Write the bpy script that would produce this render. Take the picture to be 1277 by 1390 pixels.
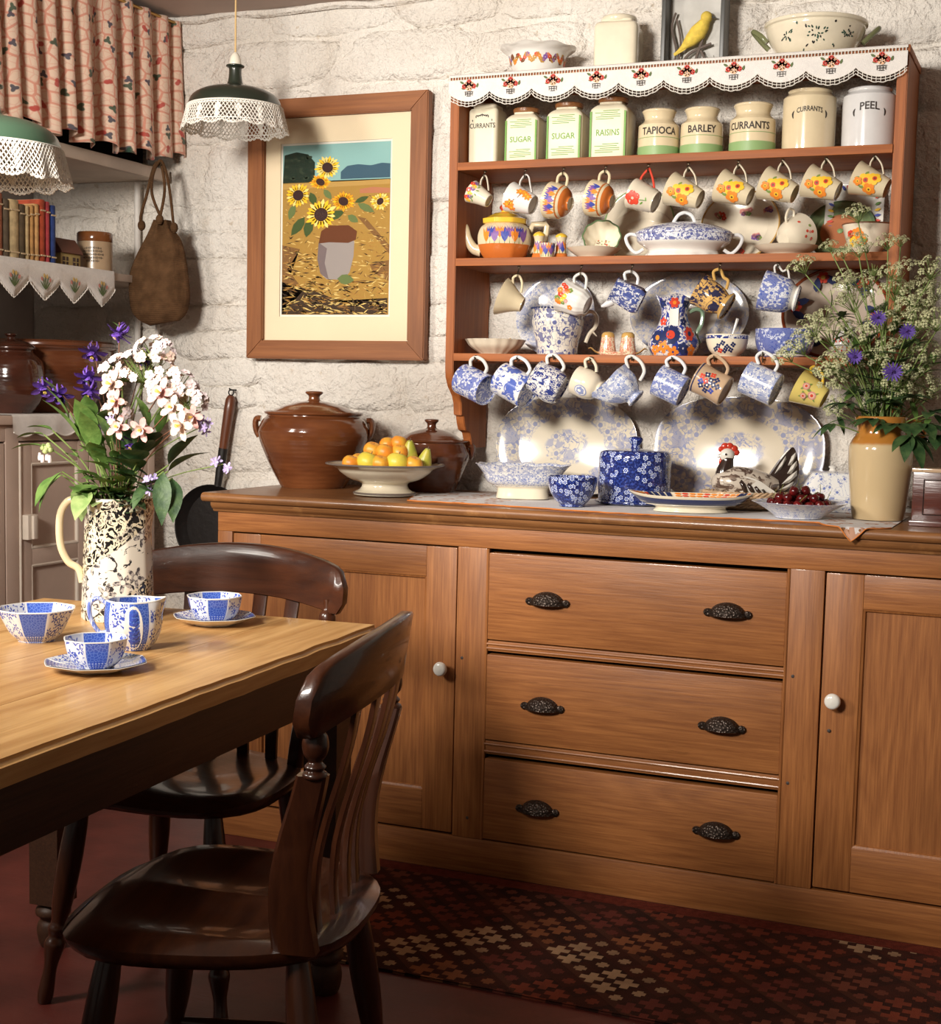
import bpy, bmesh, math, random
from mathutils import Vector, Matrix, Euler, noise as mnoise
pi = math.pi
SC = bpy.context.scene
COL = SC.collection
for _o in list(bpy.data.objects):
    bpy.data.objects.remove(_o)

# ------------------------------------------------------------------ camera
CAM_POS = Vector((2.178, -3.932, 1.234))
YAW, PITCH, ROLL, FPX, PCX, PCY = 0.3944, 0.09733, 0.02272, 1967.33, 638.5, 725.8
_f = Vector((-math.sin(YAW) * math.cos(PITCH), math.cos(YAW) * math.cos(PITCH), -math.sin(PITCH)))
_r = Vector((math.cos(YAW), math.sin(YAW), 0.0))
_u = _r.cross(_f)
CR = _r * math.cos(ROLL) + _u * math.sin(ROLL)
CU = -_r * math.sin(ROLL) + _u * math.cos(ROLL)
CF = _f
cam_data = bpy.data.cameras.new('camera')
cam_data.sensor_fit = 'HORIZONTAL'
cam_data.sensor_width = 36.0
cam_data.lens = FPX * 36.0 / 1277.0
cam_data.shift_y = (PCY - 695.0) / 1277.0
cam_data.clip_start = 0.05
cam_data.clip_end = 60
cam = bpy.data.objects.new('camera', cam_data)
cam.matrix_world = Matrix(((CR.x, CU.x, -CF.x, CAM_POS.x), (CR.y, CU.y, -CF.y, CAM_POS.y), (CR.z, CU.z, -CF.z, CAM_POS.z), (0, 0, 0, 1)))
COL.objects.link(cam)
SC.camera = cam

# ------------------------------------------------------------------ light
SC.view_settings.view_transform = 'Standard'
SC.view_settings.look = 'None'
SC.view_settings.gamma = 1.0
SC.view_settings.use_curve_mapping = False
SC.view_settings.exposure = 0.0
wd = bpy.data.worlds.new('world')
SC.world = wd
wd.use_nodes = True
wd.node_tree.nodes['Background'].inputs[0].default_value = (1.0, 0.9, 0.78, 1)
wd.node_tree.nodes['Background'].inputs[1].default_value = 0.14

def area(name, loc, target, sx, sy, power, col):
    d = bpy.data.lights.new(name, 'AREA')
    d.shape = 'RECTANGLE'
    d.size, d.size_y, d.energy, d.color = sx, sy, power, col
    o = bpy.data.objects.new(name, d)
    o.location = loc
    o.rotation_euler = (Vector(target) - Vector(loc)).to_track_quat('-Z', 'Y').to_euler()
    COL.objects.link(o)
    return o

area('key_light', (0.58, -4.0, 2.2), (0.75, -0.3, 1.7), 0.6, 0.6, 50, (1.0, 0.94, 0.86)).data.spread = math.radians(84)
area('side_light', (-0.70, -2.9, 1.95), (0.5, -1.2, 1.1), 0.4, 0.5, 19, (1.0, 0.94, 0.85)).data.spread = math.radians(110)

# ------------------------------------------------------------------ pixel helpers (photo pixels -> points on real planes)
def ray(px, py):
    return CF + CR * ((px - PCX) / FPX) - CU * ((py - PCY) / FPX)
def hit(px, py, ax, val):
    d = ray(px, py)
    return CAM_POS + d * ((val - CAM_POS[ax]) / d[ax])
def atX(px, py, x): return hit(px, py, 0, x)
def atY(px, py, y): return hit(px, py, 1, y)
def atZ(px, py, z): return hit(px, py, 2, z)
def mpp(P): return (Vector(P) - CAM_POS).dot(CF) / FPX     # metres per photo pixel at a point

# ------------------------------------------------------------------ node helpers
def nd(nt, typ, *vals, **kw):
    n = nt.nodes.new(typ)
    for k, v in list(kw.items()):
        if k.startswith('p_'):
            setattr(n, k[2:], v)
    for i, v in enumerate(vals):
        _set(nt, n.inputs[i], v)
    for k, v in kw.items():
        if not k.startswith('p_'):
            _set(nt, n.inputs[k.replace('_', ' ')], v)
    return n
def _set(nt, sock, v):
    if v is None: return
    if isinstance(v, bpy.types.NodeSocket): nt.links.new(v, sock)
    elif isinstance(v, bpy.types.Node): nt.links.new(v.outputs[0], sock)
    else:
        if sock.type == 'RGBA' and len(v) == 3: v = (*v, 1)
        sock.default_value = v
def mth(nt, op, a, b=None, c=None):
    n = nt.nodes.new('ShaderNodeMath'); n.operation = op
    for i, v in enumerate((a, b, c)):
        if v is not None: _set(nt, n.inputs[i], v)
    return n.outputs[0]
def mixc(nt, fac, a, b):
    n = nt.nodes.new('ShaderNodeMix'); n.data_type = 'RGBA'
    _set(nt, n.inputs[0], fac); _set(nt, n.inputs[6], a); _set(nt, n.inputs[7], b)
    return n.outputs[2]
def ramp(nt, fac, lo, hi):
    n = nt.nodes.new('ShaderNodeMapRange'); n.interpolation_type = 'SMOOTHSTEP'
    _set(nt, n.inputs[0], fac); n.inputs[1].default_value = lo; n.inputs[2].default_value = hi
    return n.outputs[0]
def noi(nt, vec, scale, detail=3.0, rough=.55, dist=0.0):
    return nd(nt, 'ShaderNodeTexNoise', Vector=vec, Scale=scale, Detail=detail, Roughness=rough, Distortion=dist).outputs[0]
def vmap(nt, vec, scale=(1, 1, 1), loc=(0, 0, 0), rot=(0, 0, 0)):
    return nd(nt, 'ShaderNodeMapping', Vector=vec, Location=loc, Rotation=rot, Scale=scale).outputs[0]
def sep(nt, vec):
    return nd(nt, 'ShaderNodeSeparateXYZ', vec).outputs
def uvc(nt): return nt.nodes.new('ShaderNodeTexCoord').outputs['UV']
def objc(nt): return nt.nodes.new('ShaderNodeTexCoord').outputs['Object']
def rnd(nt): return nt.nodes.new('ShaderNodeObjectInfo').outputs['Random']

MATS = {}
def newmat(name, rough=.5, spec=.5, coat=0.0):
    m = bpy.data.materials.new(name); m.use_nodes = True
    nt = m.node_tree; b = nt.nodes['Principled BSDF']
    b.inputs['Roughness'].default_value = rough
    b.inputs['Specular IOR Level'].default_value = spec
    if coat: b.inputs['Coat Weight'].default_value = coat; b.inputs['Coat Roughness'].default_value = .08
    MATS[name] = m
    return m, nt, b
def bump(nt, b, h, strength=.3, dist=.01):
    n = nd(nt, 'ShaderNodeBump', Strength=strength, Distance=dist, Height=h)
    nt.links.new(n.outputs[0], b.inputs['Normal'])
def flat(name, col, rough=.5, spec=.5, coat=0.0, var=0.0, vscale=20, bmp=0, bscale=60, metal=0):
    m, nt, b = newmat(name, rough, spec, coat)
    b.inputs['Metallic'].default_value = metal
    if var:
        n = noi(nt, objc(nt), vscale, 4)
        c2 = tuple(c * (1 - var) for c in col)
        _set(nt, b.inputs['Base Color'], mixc(nt, ramp(nt, n, .35, .65), c2, col))
    else:
        b.inputs['Base Color'].default_value = (*col, 1)
    if bmp: bump(nt, b, noi(nt, objc(nt), bscale, 4), bmp)
    return m
def wood(name, dark, light, axis, rough=.45, coat=0.0, fine=190, knots=True, wear=None, blotch=.6):
    m, nt, b = newmat(name, rough, .4, coat)
    o = objc(nt)
    r = rnd(nt)
    off = nd(nt, 'ShaderNodeVectorMath', o, None, p_operation='ADD')
    cmb = nd(nt, 'ShaderNodeCombineXYZ', mth(nt, 'MULTIPLY', r, 7.3), mth(nt, 'MULTIPLY', r, 3.1), mth(nt, 'MULTIPLY', r, 5.7))
    nt.links.new(cmb.outputs[0], off.inputs[1])
    p = off.outputs[0]
    sc = [1.0, 1.0, 1.0]; sc[axis] = .035
    warp = noi(nt, vmap(nt, p, tuple(3 * s for s in sc)), 1.5, 2)
    g1 = noi(nt, vmap(nt, p, tuple(fine * s for s in sc)), 1.0, 6, .65, .25)
    sc2 = [1.0, 1.0, 1.0]; sc2[axis] = .12
    ring = noi(nt, vmap(nt, p, tuple(7 * s for s in sc2)), 1.0, 1.5, .4, .3)
    ring = mth(nt, 'FRACT', mth(nt, 'MULTIPLY', ring, 11.0))
    ring = mth(nt, 'ABSOLUTE', mth(nt, 'SUBTRACT', ring, .5))
    fac = mth(nt, 'ADD', mth(nt, 'MULTIPLY', g1, .95), mth(nt, 'MULTIPLY', ring, .22))
    col = mixc(nt, ramp(nt, fac, .22, .95), dark, light)
    big = noi(nt, vmap(nt, p, tuple(4 * (s if s == 1 else .4) for s in sc)), 1.0, 3)
    mid = tuple(d * .55 + l * .12 for d, l in zip(dark, light))
    col = mixc(nt, mth(nt, 'MULTIPLY', ramp(nt, big, .5, .75), blotch), col, mid)
    if knots:
        sk = [3.2, 3.2, 3.2]; sk[axis] = 1.5
        v = nd(nt, 'ShaderNodeTexVoronoi', Vector=vmap(nt, p, tuple(sk)), Scale=1.0)
        k = ramp(nt, v.outputs['Distance'], .085, .035)
        col = mixc(nt, mth(nt, 'MULTIPLY', k, .75), col, tuple(d * .35 for d in dark))
    sp = noi(nt, vmap(nt, p, tuple(60 * (s if s == 1 else .12) for s in sc)), 1.0, 4, .7)
    col = mixc(nt, mth(nt, 'MULTIPLY', ramp(nt, sp, .64, .76), .5), col, mid)
    if wear:
        n2 = noi(nt, p, 14, 5, .7)
        col = mixc(nt, mth(nt, 'MULTIPLY', ramp(nt, n2, .55, .75), .6), col, wear)
    _set(nt, b.inputs['Base Color'], col)
    bump(nt, b, mth(nt, 'ADD', g1, sp), .12, .004)
    return m
def blossom(nt, uv, scale, n, R, petal=.4, rnds=1.0):
    """voronoi cells: local petal masks. returns (mask 0/1, r, cell colour socket)"""
    v = nd(nt, 'ShaderNodeTexVoronoi', Vector=uv, Scale=scale, Randomness=rnds, p_voronoi_dimensions='2D')
    d = nd(nt, 'ShaderNodeVectorMath', uv, v.outputs['Position'], p_operation='SUBTRACT').outputs[0]
    s = sep(nt, d)
    ang = mth(nt, 'ARCTAN2', s[1], s[0])
    cs = sep(nt, v.outputs['Color'])
    ang = mth(nt, 'ADD', ang, mth(nt, 'MULTIPLY', cs[2], 6.0))
    c = mth(nt, 'COSINE', mth(nt, 'MULTIPLY', ang, float(n)))
    lim = mth(nt, 'MULTIPLY_ADD', c, R * petal, R * (1 - petal))
    r = v.outputs['Distance']
    mask = ramp(nt, mth(nt, 'SUBTRACT', lim, r), -.015, .03)
    return mask, r, cs

# ------------------------------------------------------------------ mesh helpers
def obj(name, me, parent=None):
    o = bpy.data.objects.new(name, me)
    COL.objects.link(o)
    if parent is not None: o.parent = parent
    return o
def thing(name, label, cat, loc=(0, 0, 0), rot=(0, 0, 0), group=None):
    o = bpy.data.objects.new(name, None)
    o.empty_display_size = .05
    COL.objects.link(o)
    o.location = loc
    if isinstance(rot, Matrix): o.rotation_euler = rot.to_euler()
    else: o.rotation_euler = rot
    o['label'] = label; o['category'] = cat
    if group: o['group'] = group
    return o
def tag(o, label, cat, group=None):
    o['label'] = label; o['category'] = cat
    if group: o['group'] = group
    return o
def structure(o, label=None):
    o['kind'] = 'structure'
    if label: o['label'] = label
    return o
def catmull(pts, n=6, closed=False):
    P = [Vector(p) for p in pts]; out = []
    L = len(P)
    rng = range(L) if closed else range(L - 1)
    for i in rng:
        if closed: p0, p1, p2, p3 = P[i - 1], P[i], P[(i + 1) % L], P[(i + 2) % L]
        else: p0, p1, p2, p3 = P[max(i - 1, 0)], P[i], P[i + 1], P[min(i + 2, L - 1)]
        for k in range(n):
            t = k / n
            out.append(.5 * ((2 * p1) + (p2 - p0) * t + (2 * p0 - 5 * p1 + 4 * p2 - p3) * t * t + (3 * p1 - p0 - 3 * p2 + p3) * t ** 3))
    if not closed: out.append(P[-1])
    return out
def sprof(pts, n=5):
    return [(max(v.x, 0.0), v.y) for v in catmull([(r, z, 0) for r, z in pts], n)]
class MB:
    def __init__(s): s.v = []; s.f = []; s.m = []; s.uv = {}
    def add(s, v, f, mi=0, M=None, uvs=None):
        b = len(s.v)
        s.v += [tuple(M @ Vector(p)) if M is not None else tuple(p) for p in v]
        for i, q in enumerate(f):
            if uvs: s.uv[len(s.f)] = uvs[i]
            s.f.append(tuple(b + k for k in q)); s.m.append(mi)
        return s
    def box(s, lo, hi, mi=0, M=None):
        x0, y0, z0 = lo; x1, y1, z1 = hi
        v = [(x0, y0, z0), (x1, y0, z0), (x1, y1, z0), (x0, y1, z0), (x0, y0, z1), (x1, y0, z1), (x1, y1, z1), (x0, y1, z1)]
        return s.add(v, [(0, 3, 2, 1), (4, 5, 6, 7), (0, 1, 5, 4), (1, 2, 6, 5), (2, 3, 7, 6), (3, 0, 4, 7)], mi, M)
    def tube(s, pts, r, seg=8, mi=0, closed=False, flat=None, M=None, cap=True):
        P = [Vector(p) for p in pts]; n = len(P)
        if not hasattr(r, '__len__'): r = [r] * n
        T = []
        for i in range(n):
            a = P[i - 1] if (i > 0 or closed) else P[0]
            b = P[(i + 1) % n] if (i < n - 1 or closed) else P[-1]
            t = (b - a)
            T.append(t.normalized() if t.length > 1e-9 else Vector((0, 0, 1)))
        ref = Vector((0, 0, 1)) if abs(T[0].z) < .9 else Vector((1, 0, 0))
        nn = (ref - T[0] * ref.dot(T[0])).normalized()
        v = []; f = []
        fa, fb = flat if flat else (1, 1)
        for i in range(n):
            if i: nn = (nn - T[i] * nn.dot(T[i]))
            nn = nn.normalized() if nn.length > 1e-6 else T[i].orthogonal().normalized()
            bb = T[i].cross(nn)
            for k in range(seg):
                a = 2 * pi * k / seg
                v.append(P[i] + (nn * math.cos(a) * fa + bb * math.sin(a) * fb) * r[i])
        rings = n if closed else n - 1
        for i in range(rings):
            j = (i + 1) % n
            for k in range(seg):
                l = (k + 1) % seg
                f.append((i * seg + k, i * seg + l, j * seg + l, j * seg + k))
        if cap and not closed:
            f.append(tuple(range(seg - 1, -1, -1))); f.append(tuple((n - 1) * seg + k for k in range(seg)))
        return s.add(v, f, mi, M)
    def lathe(s, prof, seg=32, mi=0, shape=None, M=None, arc=None):
        """prof [(r,z)...]; shape(theta, r, z, i)->(x,y,z) offsets; uv in metres"""
        v = []; f = []; uvs = []
        rm = max(p[0] for p in prof)
        L = [0.0]
        for i in range(1, len(prof)):
            L.append(L[-1] + math.hypot(prof[i][0] - prof[i - 1][0], prof[i][1] - prof[i - 1][1]))
        full = arc is None
        ns = seg if full else seg + 1
        idx = []
        for i, (r, z) in enumerate(prof):
            if r <= 1e-7 and not (shape and False):
                idx.append([len(v)]); v.append(shape(0, 0, z, i) if shape else (0, 0, z))
            else:
                row = []
                for k in range(ns):
                    th = (2 * pi * k / seg) if full else arc[0] + (arc[1] - arc[0]) * k / seg
                    row.append(len(v)); v.append(shape(th, r, z, i) if shape else (r * math.cos(th), r * math.sin(th), z))
                idx.append(row)
        W = 2 * pi * rm
        for i in range(len(prof) - 1):
            a, b = idx[i], idx[i + 1]
            if len(a) == 1 and len(b) == 1: continue
            for k in range(seg):
                l = (k + 1) % ns if full else k + 1
                u0, u1 = W * k / seg, W * (k + 1) / seg
                if len(a) == 1:
                    f.append((a[0], b[l], b[k])); uvs.append(((u0, L[i]), (u1, L[i + 1]), (u0, L[i + 1])))
                elif len(b) == 1:
                    f.append((a[k], a[l], b[0])); uvs.append(((u0, L[i]), (u1, L[i]), (u0, L[i + 1])))
                else:
                    f.append((a[k], a[l], b[l], b[k])); uvs.append(((u0, L[i]), (u1, L[i]), (u1, L[i + 1]), (u0, L[i + 1])))
        return s.add(v, f, mi, M, uvs)
    def ball(s, c, r, seg=12, rings=8, mi=0, sc=(1, 1, 1), M=None):
        prof = [(r * math.sin(pi * i / rings), -r * math.cos(pi * i / rings)) for i in range(rings + 1)]
        prof[0] = (0, -r); prof[-1] = (0, r)
        T = Matrix.Translation(Vector(c)) @ Matrix.Diagonal((*sc, 1))
        return s.lathe(prof, seg, mi, M=(M @ T if M is not None else T))
    def build(s, name, mats, parent=None, world=False, smooth=True, sharp=40):
        me = bpy.data.meshes.new(name)
        v = s.v
        if world and parent is not None:
            L = parent.location
            v = [(p[0] - L.x, p[1] - L.y, p[2] - L.z) for p in v]
        me.from_pydata(v, [], s.f)
        if not isinstance(mats, (list, tuple)): mats = [mats]
        for m in mats: me.materials.append(MATS[m] if isinstance(m, str) else m)
        if len(mats) > 1: me.polygons.foreach_set('material_index', s.m)
        if s.uv:
            ul = me.uv_layers.new(name='UVMap')
            for pi_, p in enumerate(me.polygons):
                q = s.uv.get(pi_)
                if q:
                    for li, c in zip(p.loop_indices, q): ul.data[li].uv = c
        if smooth:
            me.polygons.foreach_set('use_smooth', [True] * len(me.polygons))
            me.set_sharp_from_angle(angle=math.radians(sharp))
        me.update()
        return obj(name, me, parent)
def bbox(name, lo, hi, mat, parent=None, bevel=.003, world=True, segs=2, jitter=0):
    bm = bmesh.new()
    bmesh.ops.create_cube(bm, size=1)
    L = parent.location if (world and parent is not None) else Vector((0, 0, 0))
    for v in bm.verts:
        v.co = Vector([(lo[i] + hi[i]) / 2 + v.co[i] * (hi[i] - lo[i]) for i in range(3)]) - L
    if bevel: bmesh.ops.bevel(bm, geom=list(bm.edges), offset=bevel, segments=segs, affect='EDGES', profile=.6)
    me = bpy.data.meshes.new(name); bm.to_mesh(me); bm.free()
    me.materials.append(MATS[mat] if isinstance(mat, str) else mat)
    me.polygons.foreach_set('use_smooth', [True] * len(me.polygons))
    me.set_sharp_from_angle(angle=math.radians(50))
    return obj(name, me, parent)
def prism(name, outline, y0, y1, mat, parent=None, bevel=0, world=True, axis='y', smooth=True):
    """closed 2D outline (a,b) extruded along axis: y -> (a, y, b); x -> (x, a, b); z -> (a, b, z)"""
    bm = bmesh.new()
    L = parent.location if (world and parent is not None) else Vector((0, 0, 0))
    def P(a, b, t):
        q = {'y': (a, t, b), 'x': (t, a, b), 'z': (a, b, t)}[axis]
        return Vector(q) - L
    A = [bm.verts.new(P(a, b, y0)) for a, b in outline]
    B = [bm.verts.new(P(a, b, y1)) for a, b in outline]
    bm.faces.new(A); bm.faces.new(B[::-1])
    n = len(A)
    for i in range(n): bm.faces.new((A[i], B[i], B[(i + 1) % n], A[(i + 1) % n]))
    bmesh.ops.recalc_face_normals(bm, faces=list(bm.faces))
    if bevel:
        es = [e for e in bm.edges if len(e.link_faces) == 2 and e.calc_face_angle(0) > .6]
        bmesh.ops.bevel(bm, geom=es, offset=bevel, segments=2, affect='EDGES')
    me = bpy.data.meshes.new(name); bm.to_mesh(me); bm.free()
    me.materials.append(MATS[mat] if isinstance(mat, str) else mat)
    if smooth:
        me.polygons.foreach_set('use_smooth', [True] * len(me.polygons))
        me.set_sharp_from_angle(angle=math.radians(35))
    return obj(name, me, parent)

# ------------------------------------------------------------------ flat print mapped on a surface
def ell(cx, cy, a, b=None, rot=0.0, n=9):
    b = a if b is None else b
    c, s = math.cos(rot), math.sin(rot)
    return [(cx + a * math.cos(2 * pi * k / n) * c - b * math.sin(2 * pi * k / n) * s, cy + a * math.cos(2 * pi * k / n) * s + b * math.sin(2 * pi * k / n) * c) for k in range(n)]
def leafp(cx, cy, l, w, rot):
    c, s = math.cos(rot), math.sin(rot)
    pts = [(0, 0), (.25, .42), (.55, .5), (.8, .3), (1, 0), (.8, -.3), (.55, -.5), (.25, -.42)]
    return [(cx + x * l * c - y * w * s, cy + x * l * s + y * w * c) for x, y in pts]
def petals(cx, cy, R, n, w=.55, rot=0.0):
    return [ell(cx + R * .6 * math.cos(rot + 2 * pi * k / n), cy + R * .6 * math.sin(rot + 2 * pi * k / n), R * .45, R * w * .62, rot + 2 * pi * k / n) for k in range(n)]
class Print:
    """polygons in 2D (metres) by material, then mapped by fn(x,y,layer)"""
    def __init__(s): s.items = []; s.layer = 0
    def poly(s, pts, mat): s.items.append(('p', pts, mat, s.layer)); return s
    def polys(s, L, mat):
        for p in L: s.poly(p, mat)
        return s
    def up(s): s.layer += 1; return s
    def text(s, string, cx, cy, size, mat, arc=0.0, bold=.0, sx=1.0):
        v, f = text_mesh(string, bold)
        w = max(p[0] for p in v)
        out = []
        for x, y in v:
            X = (x - w / 2) * size * sx; Y = y * size
            out.append((cx + X, cy + Y - arc * X * X))
        s.items.append(('m', (out, f), mat, s.layer)); return s
    def build(s, name, fn, parent, eps=.0006):
        mb = MB(); mats = []
        for kind, d, mat, lay in s.items:
            if mat not in mats: mats.append(mat)
            mi = mats.index(mat)
            e = eps * (1 + lay * .6)
            if kind == 'p':
                cx = sum(p[0] for p in d) / len(d); cy = sum(p[1] for p in d) / len(d)
                v = [fn(cx, cy, e)] + [fn(x, y, e) for x, y in d]
                n = len(d)
                mb.add(v, [(0, 1 + i, 1 + (i + 1) % n) for i in range(n)], mi)
            else:
                mb.add([fn(x, y, e) for x, y in d[0]], d[1], mi)
        return mb.build(name, mats, parent, sharp=180)
_tc = {}
def text_mesh(string, bold=0.0):
    k = (string, bold)
    if k not in _tc:
        c = bpy.data.curves.new('t', 'FONT'); c.body = string; c.offset = bold; c.resolution_u = 2
        o = bpy.data.objects.new('t', c)
        COL.objects.link(o)
        bpy.context.view_layer.update()
        me = o.evaluated_get(bpy.context.evaluated_depsgraph_get()).to_mesh()
        v = [(p.co.x, p.co.y) for p in me.vertices]; f = [tuple(p.vertices) for p in me.polygons]
        bpy.data.objects.remove(o); bpy.data.curves.remove(c)
        _tc[k] = (v, f)
    return _tc[k]
def rof(prof, z):
    for (r0, z0), (r1, z1) in zip(prof, prof[1:]):
        if z0 <= z <= z1 or z1 <= z <= z0:
            t = 0 if abs(z1 - z0) < 1e-9 else (z - z0) / (z1 - z0)
            return r0 + (r1 - r0) * t
    return prof[-1][0] if abs(z - prof[-1][1]) < abs(z - prof[0][1]) else prof[0][0]
def on_lathe(prof, a0, z0=0.0, shape=None):
    """outer profile must be monotone in z. x -> angle around a0 (left to right seen from outside), y -> height"""
    def fn(x, y, e):
        z = z0 + y
        r = rof(prof, z)
        th = a0 + x / max(r, .005)
        if shape:
            q = shape(th, r + e, z, 0); return q
        return ((r + e) * math.cos(th), (r + e) * math.sin(th), z)
    return fn
# ------------------------------------------------------------------ materials: room
def mk_limewash():
    m, nt, b = newmat('limewash', .85, .2)
    o = objc(nt)
    n1 = noi(nt, o, 2.2, 4, .6); n2 = noi(nt, o, 9, 5, .65); n3 = noi(nt, o, 70, 4, .6)
    c = mixc(nt, ramp(nt, n1, .38, .66), (.80, .755, .69), (.70, .64, .565))
    c = mixc(nt, mth(nt, 'MULTIPLY', ramp(nt, n2, .56, .74), .5), c, (.58, .49, .39))
    v = noi(nt, o, 26, 3, .6)
    c = mixc(nt, mth(nt, 'MULTIPLY', ramp(nt, v, .66, .74), .55), c, (.50, .40, .28))
    _set(nt, b.inputs['Base Color'], c)
    h = mth(nt, 'ADD', mth(nt, 'MULTIPLY', n2, .7), mth(nt, 'MULTIPLY', n3, .25))
    n4 = noi(nt, o, 24, 4, .6)
    h = mth(nt, 'ADD', h, mth(nt, 'MULTIPLY', n4, .35))
    bump(nt, b, h, 1.0, .045)
mk_limewash()
flat('ceiling_paint', (.52, .42, .37), .8, .2, var=.12, vscale=3)
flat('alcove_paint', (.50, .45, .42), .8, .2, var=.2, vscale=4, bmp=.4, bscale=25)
def mk_floor():
    m, nt, b = newmat('red_floor', .45, .4)
    o = objc(nt)
    n = noi(nt, o, 5, 5, .6); n2 = noi(nt, vmap(nt, o, (3, 14, 1)), 3, 5, .7)
    c = mixc(nt, ramp(nt, n, .35, .7), (.085, .016, .012), (.14, .028, .02))
    c = mixc(nt, mth(nt, 'MULTIPLY', ramp(nt, n2, .68, .76), .45), c, (.30, .16, .12))
    _set(nt, b.inputs['Base Color'], c)
    bump(nt, b, n2, .2, .004)
mk_floor()

# ------------------------------------------------------------------ wall of painted rubble stone
random.seed(4)
def wall_grid():
    mb = MB(); v = []; f = []
    nx, nz = 90, 60
    x0, x1, z0, z1 = -1.25, 3.6, -.02, 2.40
    for j in range(nz + 1):
        for i in range(nx + 1):
            x = x0 + (x1 - x0) * i / nx; z = z0 + (z1 - z0) * j / nz
            d = .009 * mnoise.noise(Vector((x * 4, z * 4, 0))) + .006 * mnoise.noise(Vector((x * 11, z * 11, 5)))
            v.append((x, .006 + d, z))
    for j in range(nz):
        for i in range(nx):
            a = j * (nx + 1) + i
            f.append((a, a + 1, a + nx + 2, a + nx + 1))
    mb.add(v, f)
    k = len(mb.v)
    mb.box((x0, .05, z0), (x1, .3, z1))
    return mb.build('wall_back', 'limewash')
wall_back = structure(wall_grid(), 'white limewashed rubble stone wall')
def stone(x0, x1, z0, z1):
    cx, cz, hx, hz = (x0 + x1) / 2, (z0 + z1) / 2, (x1 - x0) / 2, (z1 - z0) / 2
    n = 18; pr = random.uniform(3.2, 7); h = random.uniform(.001, .011); shx = random.uniform(-.25, .25); shz = random.uniform(-.12, .12); tap = random.uniform(-.18, .18)
    tx, tz = random.uniform(-.01, .01), random.uniform(-.012, .012)
    sd = random.uniform(0, 50)
    tx *= .5; tz *= .5
    rings = [(1.03, .016), (.95, .004), (.84, -.6 * h), (.58, -1.0 * h)]
    v = []; f = []
    for s, y in rings:
        for k in range(n):
            a = 2 * pi * k / n
            c, q = math.cos(a), math.sin(a)
            rr = (abs(c) ** pr + abs(q) ** pr) ** (-1 / pr)
            w = 1 + .22 * mnoise.noise(Vector((c * 1.6 + sd, q * 1.6, 0)))
            px = hx * rr * c * s * w; pz = hz * rr * q * s * w
            px, pz = px + shx * pz + tap * px * pz / hz, pz + shz * hz / hx * px * .6
            yy = y
            if y < 0: yy += tx * px / hx + tz * pz / hz * .5 + .004 * mnoise.noise(Vector((px * 14 + sd, pz * 14, 2)))
            v.append((cx + px, yy, cz + pz))
    v.append((cx, -h * 1.03, cz))
    for r in range(3):
        for k in range(n):
            l = (k + 1) % n
            f.append((r * n + k, (r + 1) * n + k, (r + 1) * n + l, r * n + l))
    for k in range(n): f.append((3 * n + k, len(v) - 1, 3 * n + (k + 1) % n))
    f = [q[::-1] for q in f]
    MB().add(v, f).build('stone', 'limewash', wall_back, sharp=180)
z = .30
while z < 2.39:
    h = min(random.uniform(.12, .22), 2.41 - z)
    x = -1.2 + random.uniform(-.2, 0)
    while x < 2.35:
        w = random.uniform(.2, .52)
        sp = random.random() < .25 and h > .15
        g = -.004
        if not (x > .1 and z + h < .86):
            if sp:
                hm = z + h * random.uniform(.4, .6)
                stone(x + g, x + w - g, z + g, hm - g); stone(x + g, x + w - g, hm + g, z + h - g)
            else:
                stone(x + g, x + w - g, z + g + random.uniform(0, .01), z + h - g - random.uniform(0, .01))
        x += w
    z += h
CEIL = 2.375
mb = MB(); mb.box((-2.6, -5.2, CEIL), (3.7, .3, CEIL + .1)); structure(mb.build('ceiling', 'ceiling_paint'), 'taupe painted ceiling')
mb = MB(); mb.box((-2.6, -5.2, -.1), (3.7, .3, 0)); structure(mb.build('floor', 'red_floor'), 'dark red worn floor')
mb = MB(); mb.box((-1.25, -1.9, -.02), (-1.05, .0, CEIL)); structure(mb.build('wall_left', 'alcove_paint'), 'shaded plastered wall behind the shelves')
mb = MB(); mb.box((3.6, -5.2, -.02), (3.75, .3, CEIL)); structure(mb.build('wall_right', 'limewash'), 'plain white wall')
# crumbly white line of the wall against the ceiling
mb = MB()
P = [(-1.0 + .12 * i, -.012 - .006 * math.sin(i * 1.7), CEIL - .008 + .006 * math.sin(i * 2.3)) for i in range(30)]
mb.tube(P, [.012 + .005 * math.sin(i * 3.1) for i in range(30)], 6)
structure(mb.build('trim_1', 'limewash'), 'lumpy painted edge between wall and ceiling')

# ------------------------------------------------------------------ materials: wood and metal
PD, PL = (.21, .07, .020), (.45, .178, .053)
for _n, _a in (('pine_x', 0), ('pine_y', 1), ('pine_z', 2)): wood(_n, PD, PL, _a, .42, .15)
wood('worktop_wood', (.15, .06, .022), (.36, .155, .05), 0, .4, .2, wear=(.42, .2, .07))
RD, RL = (.24, .066, .014), (.44, .135, .030)
for _n, _a in (('rack_x', 0), ('rack_z', 2)): wood(_n, RD, RL, _a, .6, .0, fine=90, knots=False)
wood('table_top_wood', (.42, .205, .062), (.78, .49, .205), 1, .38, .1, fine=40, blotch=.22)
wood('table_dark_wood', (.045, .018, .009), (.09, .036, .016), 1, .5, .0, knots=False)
for _n, _a in (('chair_x', 0), ('chair_y', 1), ('chair_z', 2)): wood(_n, (.028, .008, .004), (.085, .025, .009), _a, .28, .4, fine=40, knots=False)
wood('oak_x', (.19, .062, .017), (.34, .125, .037), 0, .55, .0, fine=90, knots=False)
wood('oak_z', (.19, .062, .017), (.34, .125, .037), 2, .55, .0, fine=90, knots=False)
flat('dark_gap', (.012, .006, .004), .9, .1)
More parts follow.
